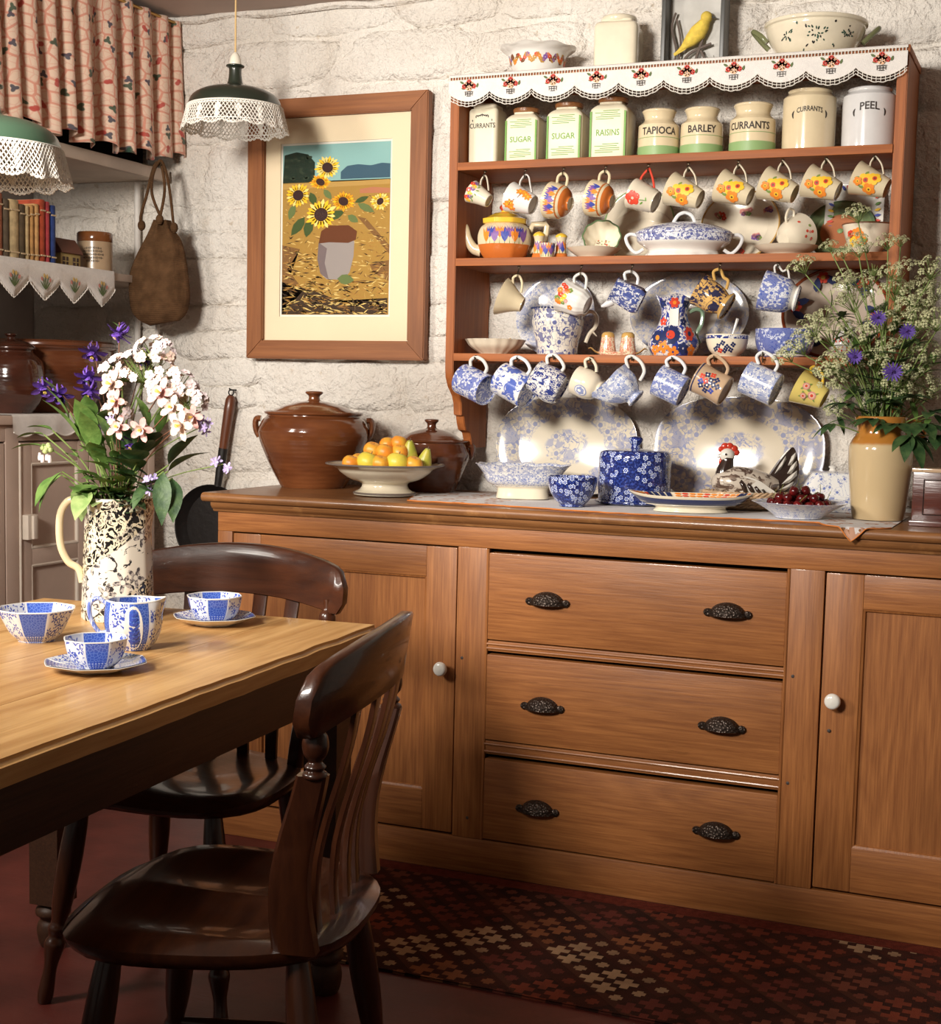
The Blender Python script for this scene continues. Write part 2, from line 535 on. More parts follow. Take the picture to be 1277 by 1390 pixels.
def mk_iron():
    m, nt, b = newmat('iron', .38, .5); b.inputs['Metallic'].default_value = .75
    b.inputs['Base Color'].default_value = (.055, .04, .032, 1)
    v = nd(nt, 'ShaderNodeTexVoronoi', Vector=objc(nt), Scale=170.0)
    bump(nt, b, v.outputs[0], .7, .004)
mk_iron()
flat('brass', (.42, .25, .08), .35, .5, metal=.9)
flat('porcelain_white', (.80, .77, .70), .12, .5, .3)

# ------------------------------------------------------------------ dresser base
FY = -.564
D = thing('dresser_base', 'long honey pine dresser base with three drawers between two panelled doors', 'dresser', (1.2, -.3, 0))
X0, X1 = .03, 2.38
bbox('side_panel', (X0, FY + .02, 0), (X0 + .03, -.02, .925), 'pine_z', D)
bbox('side_panel', (X1 - .03, FY + .02, 0), (X1, -.02, .925), 'pine_z', D)
bbox('back_panel', (X0 + .03, -.04, .02), (X1 - .03, -.025, .92), 'pine_x', D, 0)
bbox('gap_shade', (X0 + .03, FY + .035, .02), (X1 - .03, FY + .05, .9), 'dark_gap', D, 0)  # near-black sheet standing in for shade in the door and drawer gaps
bbox('plinth_rail', (X0, FY, 0), (X1, FY + .03, .093), 'pine_x', D, .004)
bbox('top_rail', (X0 + .0, FY, .846), (X1, FY + .03, .905), 'pine_x', D, .002)
for a, b_ in ((X0, .076), (.743, .824), (1.581, 1.661), (2.33, X1)):
    bbox('stile', (a, FY - .0008, .093), (b_, FY + .03, .846), 'pine_z', D, .003)
for z0, z1 in ((.585, .612), (.319, .354)):
    bbox('drawer_rail', (.824, FY + .001, z0), (1.581, FY + .03, z1), 'pine_x', D, .003)
    for zz in (z0 + .008, z1 - .008):
        mb = MB(); mb.tube([(.826, FY, zz), (1.579, FY, zz)], .0035, 8); mb.build('bead', 'pine_x', D, True)
for xx in (.826, 1.579):
    mb = MB(); mb.tube([(xx, FY, .095), (xx, FY, .845)], .004, 8); mb.build('bead', 'pine_z', D, True)
# moulding under the worktop, worktop
prof = [(FY + .02, .899), (FY - .006, .899), (FY - .008, .905), (FY - .014, .908), (FY - .02, .916), (FY - .021, .926), (FY + .02, .926)]
prism('moulding', prof, X0 - .012, X1 + .012, 'worktop_wood', D, .0015, axis='x')
prof = [(-.012, .926), (FY - .027, .926), (FY - .032, .931), (FY - .034, .938), (FY - .032, .945), (FY - .026, .95), (-.012, .95)]
prism('worktop', prof, -.005, 2.41, 'worktop_wood', D, .002, axis='x')
def door_part(name, lo, hi, mat, par, bevel=.003):
    o = bbox(name, lo, hi, mat, None, bevel)
    for v in o.data.vertices: v.co -= D.location
    o.parent = par
    return o
for xa, xb, kp in ((.079, .740, (598, 908)), (1.664, 2.327, (1130, 952))):
    za, zb = .099, .842
    st, tr, br = .085, .078, .105
    y0, y1 = FY + .0015, FY + .026
    pan = bbox('door', (xa + st - .01, FY + .013, za + br - .01), (xb - st + .01, FY + .024, zb - tr + .01), 'pine_z', D, 0)
    door_part('door_stile', (xa, y0, za), (xa + st, y1, zb), 'pine_z', pan)
    door_part('door_stile', (xb - st, y0, za), (xb, y1, zb), 'pine_z', pan)
    door_part('door_rail', (xa + st, y0 + .0003, zb - tr), (xb - st, y1, zb), 'pine_x', pan, .0015)
    door_part('door_rail', (xa + st, y0 + .0003, za), (xb - st, y1, za + br), 'pine_x', pan, .0015)
    # ovolo moulding round the panel
    mb = MB()
    for A, B in (((xa + st, za + br), (xb - st, za + br)), ((xb - st, za + br), (xb - st, zb - tr)), ((xb - st, zb - tr), (xa + st, zb - tr)), ((xa + st, zb - tr), (xa + st, za + br))):
        mb.tube([(A[0], FY + .0115, A[1]), (B[0], FY + .0115, B[1])], .0075, 8)
    o = mb.build('panel_moulding', 'pine_z')
    for v in o.data.vertices: v.co -= D.location
    o.parent = pan
    k = atY(kp[0], kp[1], FY - .02)
    mb = MB()
    Mk = Matrix.Translation(Vector((k.x, FY, k.z)) - D.location) @ Matrix.Rotation(pi / 2, 4, 'X')
    mb.lathe(sprof([(.008, 0), (.007, .008), (.011, .014), (.0175, .02), (.0185, .026), (.014, .033), (.0, .036)], 4), 24, M=Mk)
    o = mb.build('knob', 'porcelain_white'); o.parent = pan; o['label'] = 'round white porcelain door knob'
    # hinge side escutcheon nail heads
pulls = [((742, 814), (987, 829)), ((735, 957), (979, 984)), ((728, 1097), (971, 1127))]
def pull_mesh():
    mb = MB(); v = []; f = []
    a, b_, d = .044, .031, .027
    nu, nv = 18, 8
    for i in range(nu + 1):
        ph = pi * i / nu
        for j in range(nv + 1):
            ps = pi / 2 * j / nv
            v.append((-a * math.cos(ph), -d * math.sin(ph) * math.sin(ps) - .001, b_ * math.sin(ph) * math.cos(ps) - .012))
    for i in range(nu):
        for j in range(nv):
            q = i * (nv + 1) + j
            f.append((q, q + nv + 1, q + nv + 2, q + 1))
    mb.add(v, f)
    mb.tube([(-a, -.004, -.012)] + [(-a * math.cos(pi * i / 12), -d * math.sin(pi * i / 12) - .002, -.012) for i in range(1, 12)] + [(a, -.004, -.012)], .003, 6)
    for s in (-1, 1):
        mb.ball((s * (a + .003), -.002, -.008), .012, 12, 6, sc=(1, .55, .85))
        mb.ball((s * (a + .010), -.005, -.008), .004, 8, 6)
    return mb
_pull = pull_mesh().build('cup_handle', 'iron').data
bpy.data.objects.remove(bpy.data.objects['cup_handle'])
for (z0, z1), pp, tilt in (((.615, .836), pulls[0], 0), ((.357, .577), pulls[1], 0), ((.097, .308), pulls[2], 0)):
    dr = bbox('drawer', (.829, FY - .002, z0), (1.576, FY + .03, z1), 'pine_x', D, .004)
    for q in pp:
        k = atY(q[0], q[1], FY - .01)
        h = obj('cup_handle', _pull, dr)
        h.location = Vector((k.x, FY - .002, k.z)) - D.location
        h['label'] = 'cast iron cup handle'

# ------------------------------------------------------------------ plate rack on the wall
RY = -.262
SH = (1.853, 1.598, 1.342)
RT = 2.066
K = thing('plate_rack', 'reddish pine open wall rack with three shelves and rows of cup hooks', 'rack', (1.16, -.13, 1.08))
def side_outline(top):
    o = [(-.012, 1.078), (-.012, top), (RY, top)]
    o += [(RY, 1.30), (RY + .004, 1.275), (RY + .02, 1.25), (RY + .05, 1.225), (RY + .062, 1.205), (RY + .066, 1.172), (RY + .082, 1.170), (RY + .088, 1.15), (RY + .10, 1.13), (RY + .128, 1.122), (RY + .14, 1.10), (RY + .145, 1.078)]
    return o
prism('side_board', side_outline(RT), .563, .588, 'rack_z', K, .002, axis='x')
prism('side_board', side_outline(RT), 1.728, 1.754, 'rack_z', K, .002, axis='x')
for zs in SH:
    bbox('shelf', (.5885, RY - .004, zs - .021), (1.7275, -.012, zs), 'rack_x', K, .002)
    if zs < 1.5:
        pass
bbox('top_board', (.563, RY - .004, RT), (1.757, -.012, RT + .018), 'rack_x', K, .002)
RTOP = RT + .018
flat('hook_metal', (.10, .075, .045), .4, .5, metal=.8)
flat('nail_iron', (.05, .035, .03), .6)
for _p in ((627, 893), (634, 1110), (1076, 918), (1069, 1063), (1125, 992)):
    k = atY(*_p, FY)
    mb = MB(); mb.ball((k.x, FY - .0005, k.z), .0045, 8, 6, sc=(1, .3, 1)); mb.build('nail_head', 'nail_iron', D, True)
def hook(px, py, front=True, zs=None):
    """small cup hook screwed under/into a shelf edge; returns the world point where a handle hangs"""
    y = RY + .022 if front else RY - .012
    p = atY(px, py, y)
    top = zs - .0215
    mb = MB()
    mb.tube(catmull([(p.x, y, top), (p.x, y, top - .006), (p.x, y - .004, min(p.z + .016, top - .008)), (p.x, y - .012, p.z + .004), (p.x, y - .004, p.z - .0055), (p.x, y + .008, p.z - .003), (p.x, y + .011, p.z + .006)], 4), .0016, 6)
    mb.lathe([(0, top), (.005, top), (.004, top - .002), (0, top - .0025)], 10, M=Matrix.Translation((p.x, y, 0)))
    o = mb.build('cup_hook', 'hook_metal', K, True)
    return Vector((p.x, y, p.z))

# ------------------------------------------------------------------ kitchen table
TA = .056
TBL = thing('kitchen_table', 'scrubbed pine kitchen table with dark underframe and legs', 'table', (.073, -1.343, 0), (0, 0, TA))
TW, TL = .815, 1.5
def plank(x0, x1, nm):
    bm = bmesh.new(); bmesh.ops.create_cube(bm, size=1)
    for v in bm.verts: v.co = Vector(((x0 + x1) / 2 + v.co.x * (x1 - x0), -TL / 2 + v.co.y * TL, .7425 + v.co.z * .035))
    bmesh.ops.subdivide_edges(bm, edges=[e for e in bm.edges if abs(e.verts[0].co.y - e.verts[1].co.y) > .5], cuts=30)
    es = [e for e in bm.edges if all(v.co.z > .75 for v in e.verts) or (abs(e.verts[0].co.z - e.verts[1].co.z) > .02 and e.calc_face_angle(0) > 1)]
    es = [e for e in es if e.calc_face_angle(0) > .5]
    outer = [e for e in es if all((v.co.x < .01 or v.co.x > TW - .01) for v in e.verts) or all((v.co.y > -.01 or v.co.y < -TL + .01) for v in e.verts)]
    inner = [e for e in es if e not in outer]
    bmesh.ops.bevel(bm, geom=outer, offset=.009, segments=3, affect='EDGES')
    for v in bm.verts:
        if v.co.x > TW - .02 and abs(v.co.y) > .02:
            v.co.x += .003 * mnoise.noise(Vector((v.co.y * 9, 0, 0)))
            v.co.z += .002 * mnoise.noise(Vector((v.co.y * 13, 3, 0)))
    me = bpy.data.meshes.new(nm); bm.to_mesh(me); bm.free()
    me.materials.append(MATS['table_top_wood'])
    me.polygons.foreach_set('use_smooth', [True] * len(me.polygons)); me.set_sharp_from_angle(angle=.7)
    obj(nm, me, TBL)
for i in range(4): plank(TW * i / 4 + (.0006 if i else 0), TW * (i + 1) / 4 - (.0006 if i < 3 else 0), 'plank')
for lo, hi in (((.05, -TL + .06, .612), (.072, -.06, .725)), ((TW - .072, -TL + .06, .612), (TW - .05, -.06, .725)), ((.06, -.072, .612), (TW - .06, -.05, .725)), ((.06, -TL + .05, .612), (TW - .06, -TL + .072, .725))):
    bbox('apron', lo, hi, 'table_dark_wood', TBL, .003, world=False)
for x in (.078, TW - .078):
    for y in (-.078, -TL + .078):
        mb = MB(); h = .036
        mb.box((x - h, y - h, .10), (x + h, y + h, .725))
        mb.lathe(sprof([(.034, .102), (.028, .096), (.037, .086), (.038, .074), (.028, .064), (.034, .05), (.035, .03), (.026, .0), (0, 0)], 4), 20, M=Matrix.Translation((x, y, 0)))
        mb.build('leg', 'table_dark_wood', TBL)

# ------------------------------------------------------------------ chairs
def make_chair(label, loc, rz):
    C = thing('kitchen_chair', label, 'chair', loc, (0, 0, rz), 'dark lath-back kitchen chairs')
    # saddle seat
    mb = MB(); v = []; f = []
    NR, NT = 9, 40
    def out(th):
        c, s = math.cos(th), math.sin(th)
        pr = 2.9
        rr = (abs(c) ** pr + abs(s) ** pr) ** (-1 / pr)
        x, y = c * rr, s * rr
        return x * (.236 - .028 * y), y * .222 - .012
    def top(x, y, rho):
        dish = -.016 * max(0, 1 - ((abs(x) - .085) / .1) ** 2) * max(0, 1 - ((y - .02) / .19) ** 2)
        pom = .004 * math.exp(-(x / .05) ** 2) * max(0, -y / .2)
        edge = -.012 * max(0, (rho - .86) / .14) ** 2
        fr = -.010 * max(0, (-y - .13) / .075) ** 2
        return .462 + dish + pom + edge + fr
    v.append((0, 0, top(0, 0, 0)))
    for r in range(1, NR + 1):
        rho = r / NR
        for k in range(NT):
            x, y = out(2 * pi * k / NT); x *= rho; y *= rho
            v.append((x, y, top(x, y, rho)))
    for rho, z in ((1.0, .440), (.96, .426), (.6, .424)):
        for k in range(NT):
            x, y = out(2 * pi * k / NT); v.append((x * rho, y * rho, z))
    v.append((0, 0, .424))
    for k in range(NT): f.append((0, 1 + k, 1 + (k + 1) % NT))
    tot = NR + 3
    for r in range(tot - 1):
        for k in range(NT):
            l = (k + 1) % NT
            f.append((1 + r * NT + k, 1 + (r + 1) * NT + k, 1 + (r + 1) * NT + l, 1 + r * NT + l))
    for k in range(NT): f.append((len(v) - 1, 1 + (tot - 1) * NT + (k + 1) % NT, 1 + (tot - 1) * NT + k))
    mb.add(v, f); mb.build('seat', 'chair_x', C, sharp=60)
    # S-curved back line: y as function of z
    def by(z):
        P = [(.45, .165), (.53, .160), (.60, .172), (.66, .192), (.72, .212), (.80, .228), (.92, .245)]
        for (z0, y0), (z1, y1) in zip(P, P[1:]):
            if z <= z1:
                t = (z - z0) / (z1 - z0); t = t
                return y0 + (y1 - y0) * t
        return P[-1][1]
    def bysm(z): return (by(z - .03) + by(z) + by(z + .03)) / 3 if z > .5 else by(z)
    def plan(x): return -.045 * (x / .25) ** 2          # ends of the back come forward
    def strip(x0, x1, z0, z1, w0, w1, t, n=16, deep=None):
        """board whose wide face looks forward (w) and thickness t; x moves from x0 to x1"""
        vv = []; ff = []
        for i in range(n + 1):
            q = i / n; z = z0 + (z1 - z0) * q; x = x0 + (x1 - x0) * q; w = w0 + (w1 - w0) * q
            y = bysm(z) + plan(x) * .8
            tt = t if deep is None else deep[0] + (deep[1] - deep[0]) * q
            for sx, sy in ((-1, -1), (-.7, -1.25), (.7, -1.25), (1, -1), (1, 1), (.7, 1.25), (-.7, 1.25), (-1, 1)):
                vv.append((x + sx * w / 2, y + sy * tt / 2.5, z))
        for i in range(n):
            for k in range(8):
                l = (k + 1) % 8
                ff.append((i * 8 + k, i * 8 + l, (i + 1) * 8 + l, (i + 1) * 8 + k))
        ff.append(tuple(range(7, -1, -1))); ff.append(tuple(n * 8 + k for k in range(8)))
        return MB().add(vv, ff)
    for s in (-1, 1):
        mb = strip(s * .180, s * .222, .448, .715, .030, .026, .04, deep=(.064, .042))
        ty = bysm(.73) + plan(.224) * .8
        mb.lathe(sprof([(.0, .708), (.016, .712), (.017, .718), (.012, .722), (.015, .727), (.012, .731), (.0095, .735), (.016, .744), (.0185, .757), (.016, .770), (.009, .780), (.009, .80)], 4), 16, M=Matrix.Translation((s * .224, ty, 0)))
        mb.build('back_post', 'chair_z', C)
    for x in (-.118, -.040, .040, .118):
        strip(x * .92, x * 1.08, .45, .82, .026, .032, .009).build('lath', 'chair_z', C)
    # bowed crest rail
    vv = []; ff = []
    n = 36
    for i in range(n + 1):
        q = -1 + 2 * i / n
        x = q * .268
        arch = -.032 * q * q
        hh = .053 * (1 - .1 * abs(q) ** 2)
        if abs(q) > .9: hh *= math.sqrt(max(0.12, 1 - ((abs(q) - .9) / .105) ** 2))
        sk = .016 * max(0, abs(q) - .8) / .2
        zc = .846 + arch
        for sy, sz in ((-1, -.96), (-1.0, 0), (-1, .93), (-.7, 1.0), (.7, 1.0), (1, .93), (1.0, 0), (1, -.96), (.7, -1), (-.7, -1)):
            y = bysm(zc) + plan(x) + sy * .011 + (sz * hh) * .15
            vv.append((x, y, zc + sk * -.2 + sz * hh))
    m = 10
    for i in range(n):
        for k in range(m):
            l = (k + 1) % m
            ff.append((i * m + k, (i + 1) * m + k, (i + 1) * m + l, i * m + l))
    ff.append(tuple(range(m))); ff.append(tuple(n * m + k for k in range(m - 1, -1, -1)))
    MB().add(vv, ff).build('crest_rail', 'chair_x', C, sharp=55)
    lp = sprof([(.013, 0), (.016, .02), (.013, .07), (.018, .10), (.021, .12), (.015, .135), (.019, .15), (.015, .165), (.02, .2), (.024, .28), (.022, .36), (.016, .43)], 4)
    feet = {}
    for sx in (-1, 1):
        for sy in (-1, 1):
            a = Vector((sx * .15, sy * .14, .43)); b_ = Vector((sx * .205, sy * .195, 0))
            dv = (a - b_); q = dv.to_track_quat('Z', 'Y').to_matrix().to_4x4()
            L_ = dv.length
            mb = MB(); mb.lathe([(0, 0)] + [(r, z_ * L_ / .43) for r, z_ in lp], 14, M=Matrix.Translation(b_) @ q)
            mb.build('leg', 'chair_z', C)
            feet[(sx, sy)] = b_ + dv * .36
    for sx in (-1, 1):
        mb = MB(); A, B = feet[(sx, -1)], feet[(sx, 1)]
        mb.tube([A.lerp(B, t) for t in (0, .1, .3, .5, .7, .9, 1)], [.008, .010, .013, .017, .013, .010, .008], 10); mb.build('stretcher', 'chair_y', C)
    A = feet[(-1, -1)].lerp(feet[(-1, 1)], .5); B = feet[(1, -1)].lerp(feet[(1, 1)], .5)
    mb = MB(); mb.tube([A.lerp(B, t) for t in (0, .1, .3, .5, .7, .9, 1)], [.008, .010, .013, .015, .013, .010, .008], 10); mb.build('stretcher', 'chair_x', C)
    return C
make_chair('dark polished chair tucked in at the far end of the table, facing us', (.535, -1.47, 0), .02)
make_chair('dark polished chair in the foreground seen from behind, at the long side of the table', (1.025, -2.06, 0), -pi / 2 + .22)

# ------------------------------------------------------------------ rug
def mk_rug():
    m, nt, b = newmat('kilim', .95, .1)
    o = objc(nt)
    s = sep(nt, o)
    sc = 1 / .054
    # rotate lattice 45 deg
    u = mth(nt, 'MULTIPLY', mth(nt, 'ADD', s[0], s[1]), sc * .7071); v = mth(nt, 'MULTIPLY', mth(nt, 'SUBTRACT', s[0], s[1]), sc * .7071)
    iu, iv = mth(nt, 'FLOOR', u), mth(nt, 'FLOOR', v)
    fu = mth(nt, 'SUBTRACT', mth(nt, 'FRACT', u), .5); fv = mth(nt, 'SUBTRACT', mth(nt, 'FRACT', v), .5)
    a = mth(nt, 'ABSOLUTE', mth(nt, 'MULTIPLY', mth(nt, 'ADD', fu, fv), .7071)); c = mth(nt, 'ABSOLUTE', mth(nt, 'MULTIPLY', mth(nt, 'SUBTRACT', fu, fv), .7071))
    mx, mn = mth(nt, 'MAXIMUM', a, c), mth(nt, 'MINIMUM', a, c)
    plus = mth(nt, 'MULTIPLY', mth(nt, 'LESS_THAN', mx, .48), mth(nt, 'LESS_THAN', mn, .17))
    two = mth(nt, 'MULTIPLY', mth(nt, 'LESS_THAN', mth(nt, 'FLOORED_MODULO', iu, 3.0), 1.5), mth(nt, 'LESS_THAN', mth(nt, 'FLOORED_MODULO', iv, 3.0), 1.5))
    sm = mth(nt, 'MULTIPLY', mth(nt, 'LESS_THAN', mx, .26), mth(nt, 'LESS_THAN', mn, .13))
    plus = mth(nt, 'MAXIMUM', mth(nt, 'MULTIPLY', plus, two), mth(nt, 'MULTIPLY', sm, .8))
    hole = mth(nt, 'LESS_THAN', mx, .07)
    big = mth(nt, 'FLOOR', mth(nt, 'DIVIDE', u, 3.0)); big2 = mth(nt, 'FLOOR', mth(nt, 'DIVIDE', v, 3.0))
    wn = nd(nt, 'ShaderNodeTexWhiteNoise', nd(nt, 'ShaderNodeCombineXYZ', big, big2, 0.0).outputs[0], p_noise_dimensions='2D')
    wn2 = nd(nt, 'ShaderNodeTexWhiteNoise', nd(nt, 'ShaderNodeCombineXYZ', iu, iv, 3.0).outputs[0], p_noise_dimensions='3D')
    cr = nt.nodes.new('ShaderNodeValToRGB'); cr.color_ramp.interpolation = 'CONSTANT'
    nt.links.new(wn.outputs[0], cr.inputs[0])
    e = cr.color_ramp.elements
    e[0].color = (.19, .045, .024, 1); e[1].position = .3; e[1].color = (.40, .26, .15, 1)
    for p_, c_ in ((.48, (.14, .035, .024, 1)), (.68, (.24, .09, .04, 1)), (.85, (.16, .05, .03, 1))):
        q = e.new(p_); q.color = c_
    bg = mixc(nt, wn2.outputs[0], (.03, .013, .010), (.06, .018, .012))
    frame = mth(nt, 'LESS_THAN', mth(nt, 'FRACT', mth(nt, 'DIVIDE', u, 3.0)), .12)
    col = mixc(nt, frame, bg, (.07, .026, .016))
    col = mixc(nt, plus, col, cr.outputs[0])
    n = noi(nt, o, 300, 3); n1 = noi(nt, o, 12, 3)
    col = mixc(nt, mth(nt, 'MULTIPLY', ramp(nt, n1, .4, .7), .35), col, (.05, .02, .015))
    # plain madder border along the dresser edge of the rug
    _set(nt, b.inputs['Base Color'], col)
    bump(nt, b, n, .6, .004)
mk_rug()
flat('rug_border', (.15, .03, .018), .95, .1, var=.3, vscale=60, bmp=.5, bscale=300)
RUG = thing('kilim_rug', 'dark red flat-woven rug with stepped cross pattern in front of the dresser', 'rug', (1.6, -1.2, 0))
def rug_sheet(nm, x0, x1, y0, y1, mat, z0=.0, h=.007):
    mb = MB(); v = []; f = []; nx, ny = 40, 30
    for j in range(ny + 1):
        for i in range(nx + 1):
            x = x0 + (x1 - x0) * i / nx; y = y0 + (y1 - y0) * j / ny
            v.append((x, y, h + .002 * mnoise.noise(Vector((x * 4, y * 4, 0)))))
    for j in range(ny):
        for i in range(nx):
            a = j * (nx + 1) + i; f.append((a, a + 1, a + nx + 2, a + nx + 1))
    mb.add(v, f); mb.box((x0, y0, .0005), (x1, y1, h - .003))
    mb.build(nm, mat, RUG, True)
rug_sheet('woven_field', .42, 2.9, -1.235, -.635, 'kilim')
rug_sheet('border_band', .42, 2.9, -.634, -.585, 'rug_border')
# ------------------------------------------------------------------ alcove on the left: shelves, curtain, cabinet
flat('shelf_paint', (.56, .46, .38), .6, .3, var=.15, vscale=8)
flat('white_paint', (.66, .62, .57), .5, .35, var=.1, vscale=20)
SX = -.5
S1 = thing('alcove_shelf', 'taupe painted upper alcove shelf running to the stone wall under the curtain', 'shelf', (-.78, -.7, 1.876))
bbox('board', (-1.048, -1.75, 1.880), (SX - .02, -.022, 1.906), 'shelf_paint', S1, .003)
bbox('shade_box', (-1.045, -1.75, 1.907), (SX - .10, -.024, CEIL - .002), 'dark_gap', S1, 0)  # added near-black box, stands in for the shade under the curtain
bbox('front_lip', (SX - .02, -1.75, 1.872), (SX, -.022, 1.908), 'shelf_paint', S1, .003)
S2 = thing('alcove_shelf', 'taupe painted lower alcove shelf carrying the books and the stoneware jar', 'shelf', (-.78, -.7, 1.538))
bbox('board', (-1.048, -1.75, 1.545), (SX - .004, -.022, 1.568), 'shelf_paint', S2, .003)
# pipes on the back wall of the alcove
for px_, z0, z1, r, lb in ((187, 1.16, 1.872, .010, 'white painted pipe running up the wall behind the hanging bag'), (214, 1.16, 1.545, .006, 'thin white pipe emerging below the hanging bag')):
    x_ = atY(px_, 320 if r > .008 else 450, -.03).x
    t = thing('wall_pipe', lb, 'pipe', (x_, -.032, z0))
    mb = MB(); mb.tube([(x_, -.032, z0), (x_, -.032, z1)], r, 12); mb.build('tube', 'white_paint', t, True)
    mb = MB(); mb.tube([(x_, -.032, z0 + .3), (x_, -.032, z0 + .315)], r + .003, 12); mb.box((x_ - .004, -.032, z0 + .303), (x_ + .004, .0, z0 + .312)); mb.build('clip', 'white_paint', t, True)

# curtain
def mk_curtain():
    m, nt, b = newmat('curtain_print', .9, .1)
    uv = uvc(nt)
    w = nd(nt, 'ShaderNodeTexNoise', Vector=uv, Scale=14.0, Detail=1.0)
    uvw = nd(nt, 'ShaderNodeVectorMath', uv, mixc(nt, .012, (0, 0, 0), w.outputs['Color']), p_operation='ADD').outputs[0]
    base = (.74, .55, .42)
    v = nd(nt, 'ShaderNodeTexVoronoi', Vector=uvw, Scale=30.0, Randomness=.6, p_voronoi_dimensions='2D', p_feature='DISTANCE_TO_EDGE')
    v2 = nd(nt, 'ShaderNodeTexVoronoi', Vector=uvw, Scale=52.0, Randomness=.8, p_voronoi_dimensions='2D', p_feature='DISTANCE_TO_EDGE')
    c = mixc(nt, mth(nt, 'MULTIPLY', ramp(nt, v.outputs[0], .12, .05), .75), base, (.62, .22, .15))
    c = mixc(nt, mth(nt, 'MULTIPLY', ramp(nt, v2.outputs[0], .1, .03), .35), c, (.66, .28, .2))
    # red sprigs, blue-black clovers, green clovers on three lattices
    for k, (sc_, n_, R_, colr, sub) in enumerate(((15.0, 3, .17, (.045, .055, .085), .0), (14.0, 2, .17, (.45, .06, .05), .3), (12.5, 3, .16, (.03, .08, .05), .6))):
        uvo = vmap(nt, uv, (1, 1, 1), (.013 * k + .21, .037 * k + sub, 0), (0, 0, .5 * k))
        mk, r, cs = blossom(nt, uvo, sc_, n_, R_, .24, .5)
        on = mth(nt, 'LESS_THAN', cs[0], .6)
        c = mixc(nt, mth(nt, 'MULTIPLY', mth(nt, 'MULTIPLY', mk, on), .9), c, colr)
    _set(nt, b.inputs['Base Color'], c)
    bump(nt, b, noi(nt, uv, 400, 2), .2, .002)
    b.inputs['Sheen Weight'].default_value = .2
mk_curtain()
def curtain():
    random.seed(8)
    o = thing('gathered_curtain', 'short gathered cotton curtain printed with pink trellis and dark clover sprigs', 'curtain', (-.47, -.7, 2.36))
    v = []; f = []; uvs = []
    NU, NV = 300, 22
    L = 1.55
    def fold(u, t):
        a = u * 2 * pi / .085
        a += 1.4 * math.sin(u * 9.0) + .6 * math.sin(u * 23)
        amp = .010 + .017 * t
        return amp * math.sin(a) + .006 * t * math.sin(a * 2.1 + 1), .012 * math.cos(a) * t
    for j in range(NV + 1):
        t = j / NV
        for i in range(NU + 1):
            u = L * i / NU
            dx, dy = fold(u, t)
            zb = 1.945 - .012 * math.sin(u * 5) + .010 * math.sin(u * 2 * pi / .17) - .02 * min(1, u / .5) + .006 * math.sin(u * 70)
            zt = 2.358
            v.append((-.47 + dx, -.014 - u + dy, zt + (zb - zt) * t))
    for j in range(NV):
        for i in range(NU):
            a = j * (NU + 1) + i
            f.append((a, a + NU + 1, a + NU + 2, a + 1))
            q = lambda I, J: (L * I / NU * 1.45, .42 * J / NV)
            uvs.append((q(i, j), q(i, j + 1), q(i + 1, j + 1), q(i + 1, j)))
    mb = MB(); mb.add(v, f, 0, None, uvs)
    c = mb.build('cloth', 'curtain_print', o, True, sharp=180)
    sm = c.modifiers.new('thickness', 'SOLIDIFY'); sm.thickness = .0018
    mb = MB(); mb.tube([(-.47, -.012, 2.352), (-.47, -1.6, 2.352)], .005, 8); mb.build('rail', 'brass', o, True)
curtain()

# lace maker ---------------------------------------------------------------
flat('crochet', (.80, .76, .69), .9, .15)
flat('linen', (.74, .70, .66), .9, .15, var=.06, vscale=60, bmp=.3, bscale=400)
def lace(lines, fn, r, mb, seg=4):
    for L in lines:
        mb.tube([fn(x, y, 0) for x, y in L], r, seg, cap=False)
def net(width, rows, cell, y0, h, scallops=0, depth=0.0):
    """diamond net from y0 down by h over [0,width]; returns polylines"""
    out = []
    n = int(round(width / cell))
    cw = width / n
    def bot(x):
        return h + (depth * abs(math.sin(pi * x * scallops / width)) if scallops else 0)
    m = rows * 2
    for k in range(-m, n + 1):
        for s in (1, -1):
            L = []
            for j in range(m + 1):
                x = (k + (j if s > 0 else m - j) * .5) * cw
                if 0 <= x <= width: L.append((x, y0 - bot(x) * j / m))
            if len(L) > 1: out.append(L)
    # bottom picots and straight rails
    res = 6
    out.append([(width * i / (n * 2), y0) for i in range(n * 2 + 1)])
    out.append([(width * i / (n * res), y0 - bot(width * i / (n * res))) for i in range(n * res + 1)])
    out.append([(width * i / (n * res), y0 - bot(width * i / (n * res)) - cell * .35 * abs(math.sin(pi * i / res))) for i in range(n * res + 1)])
    return out

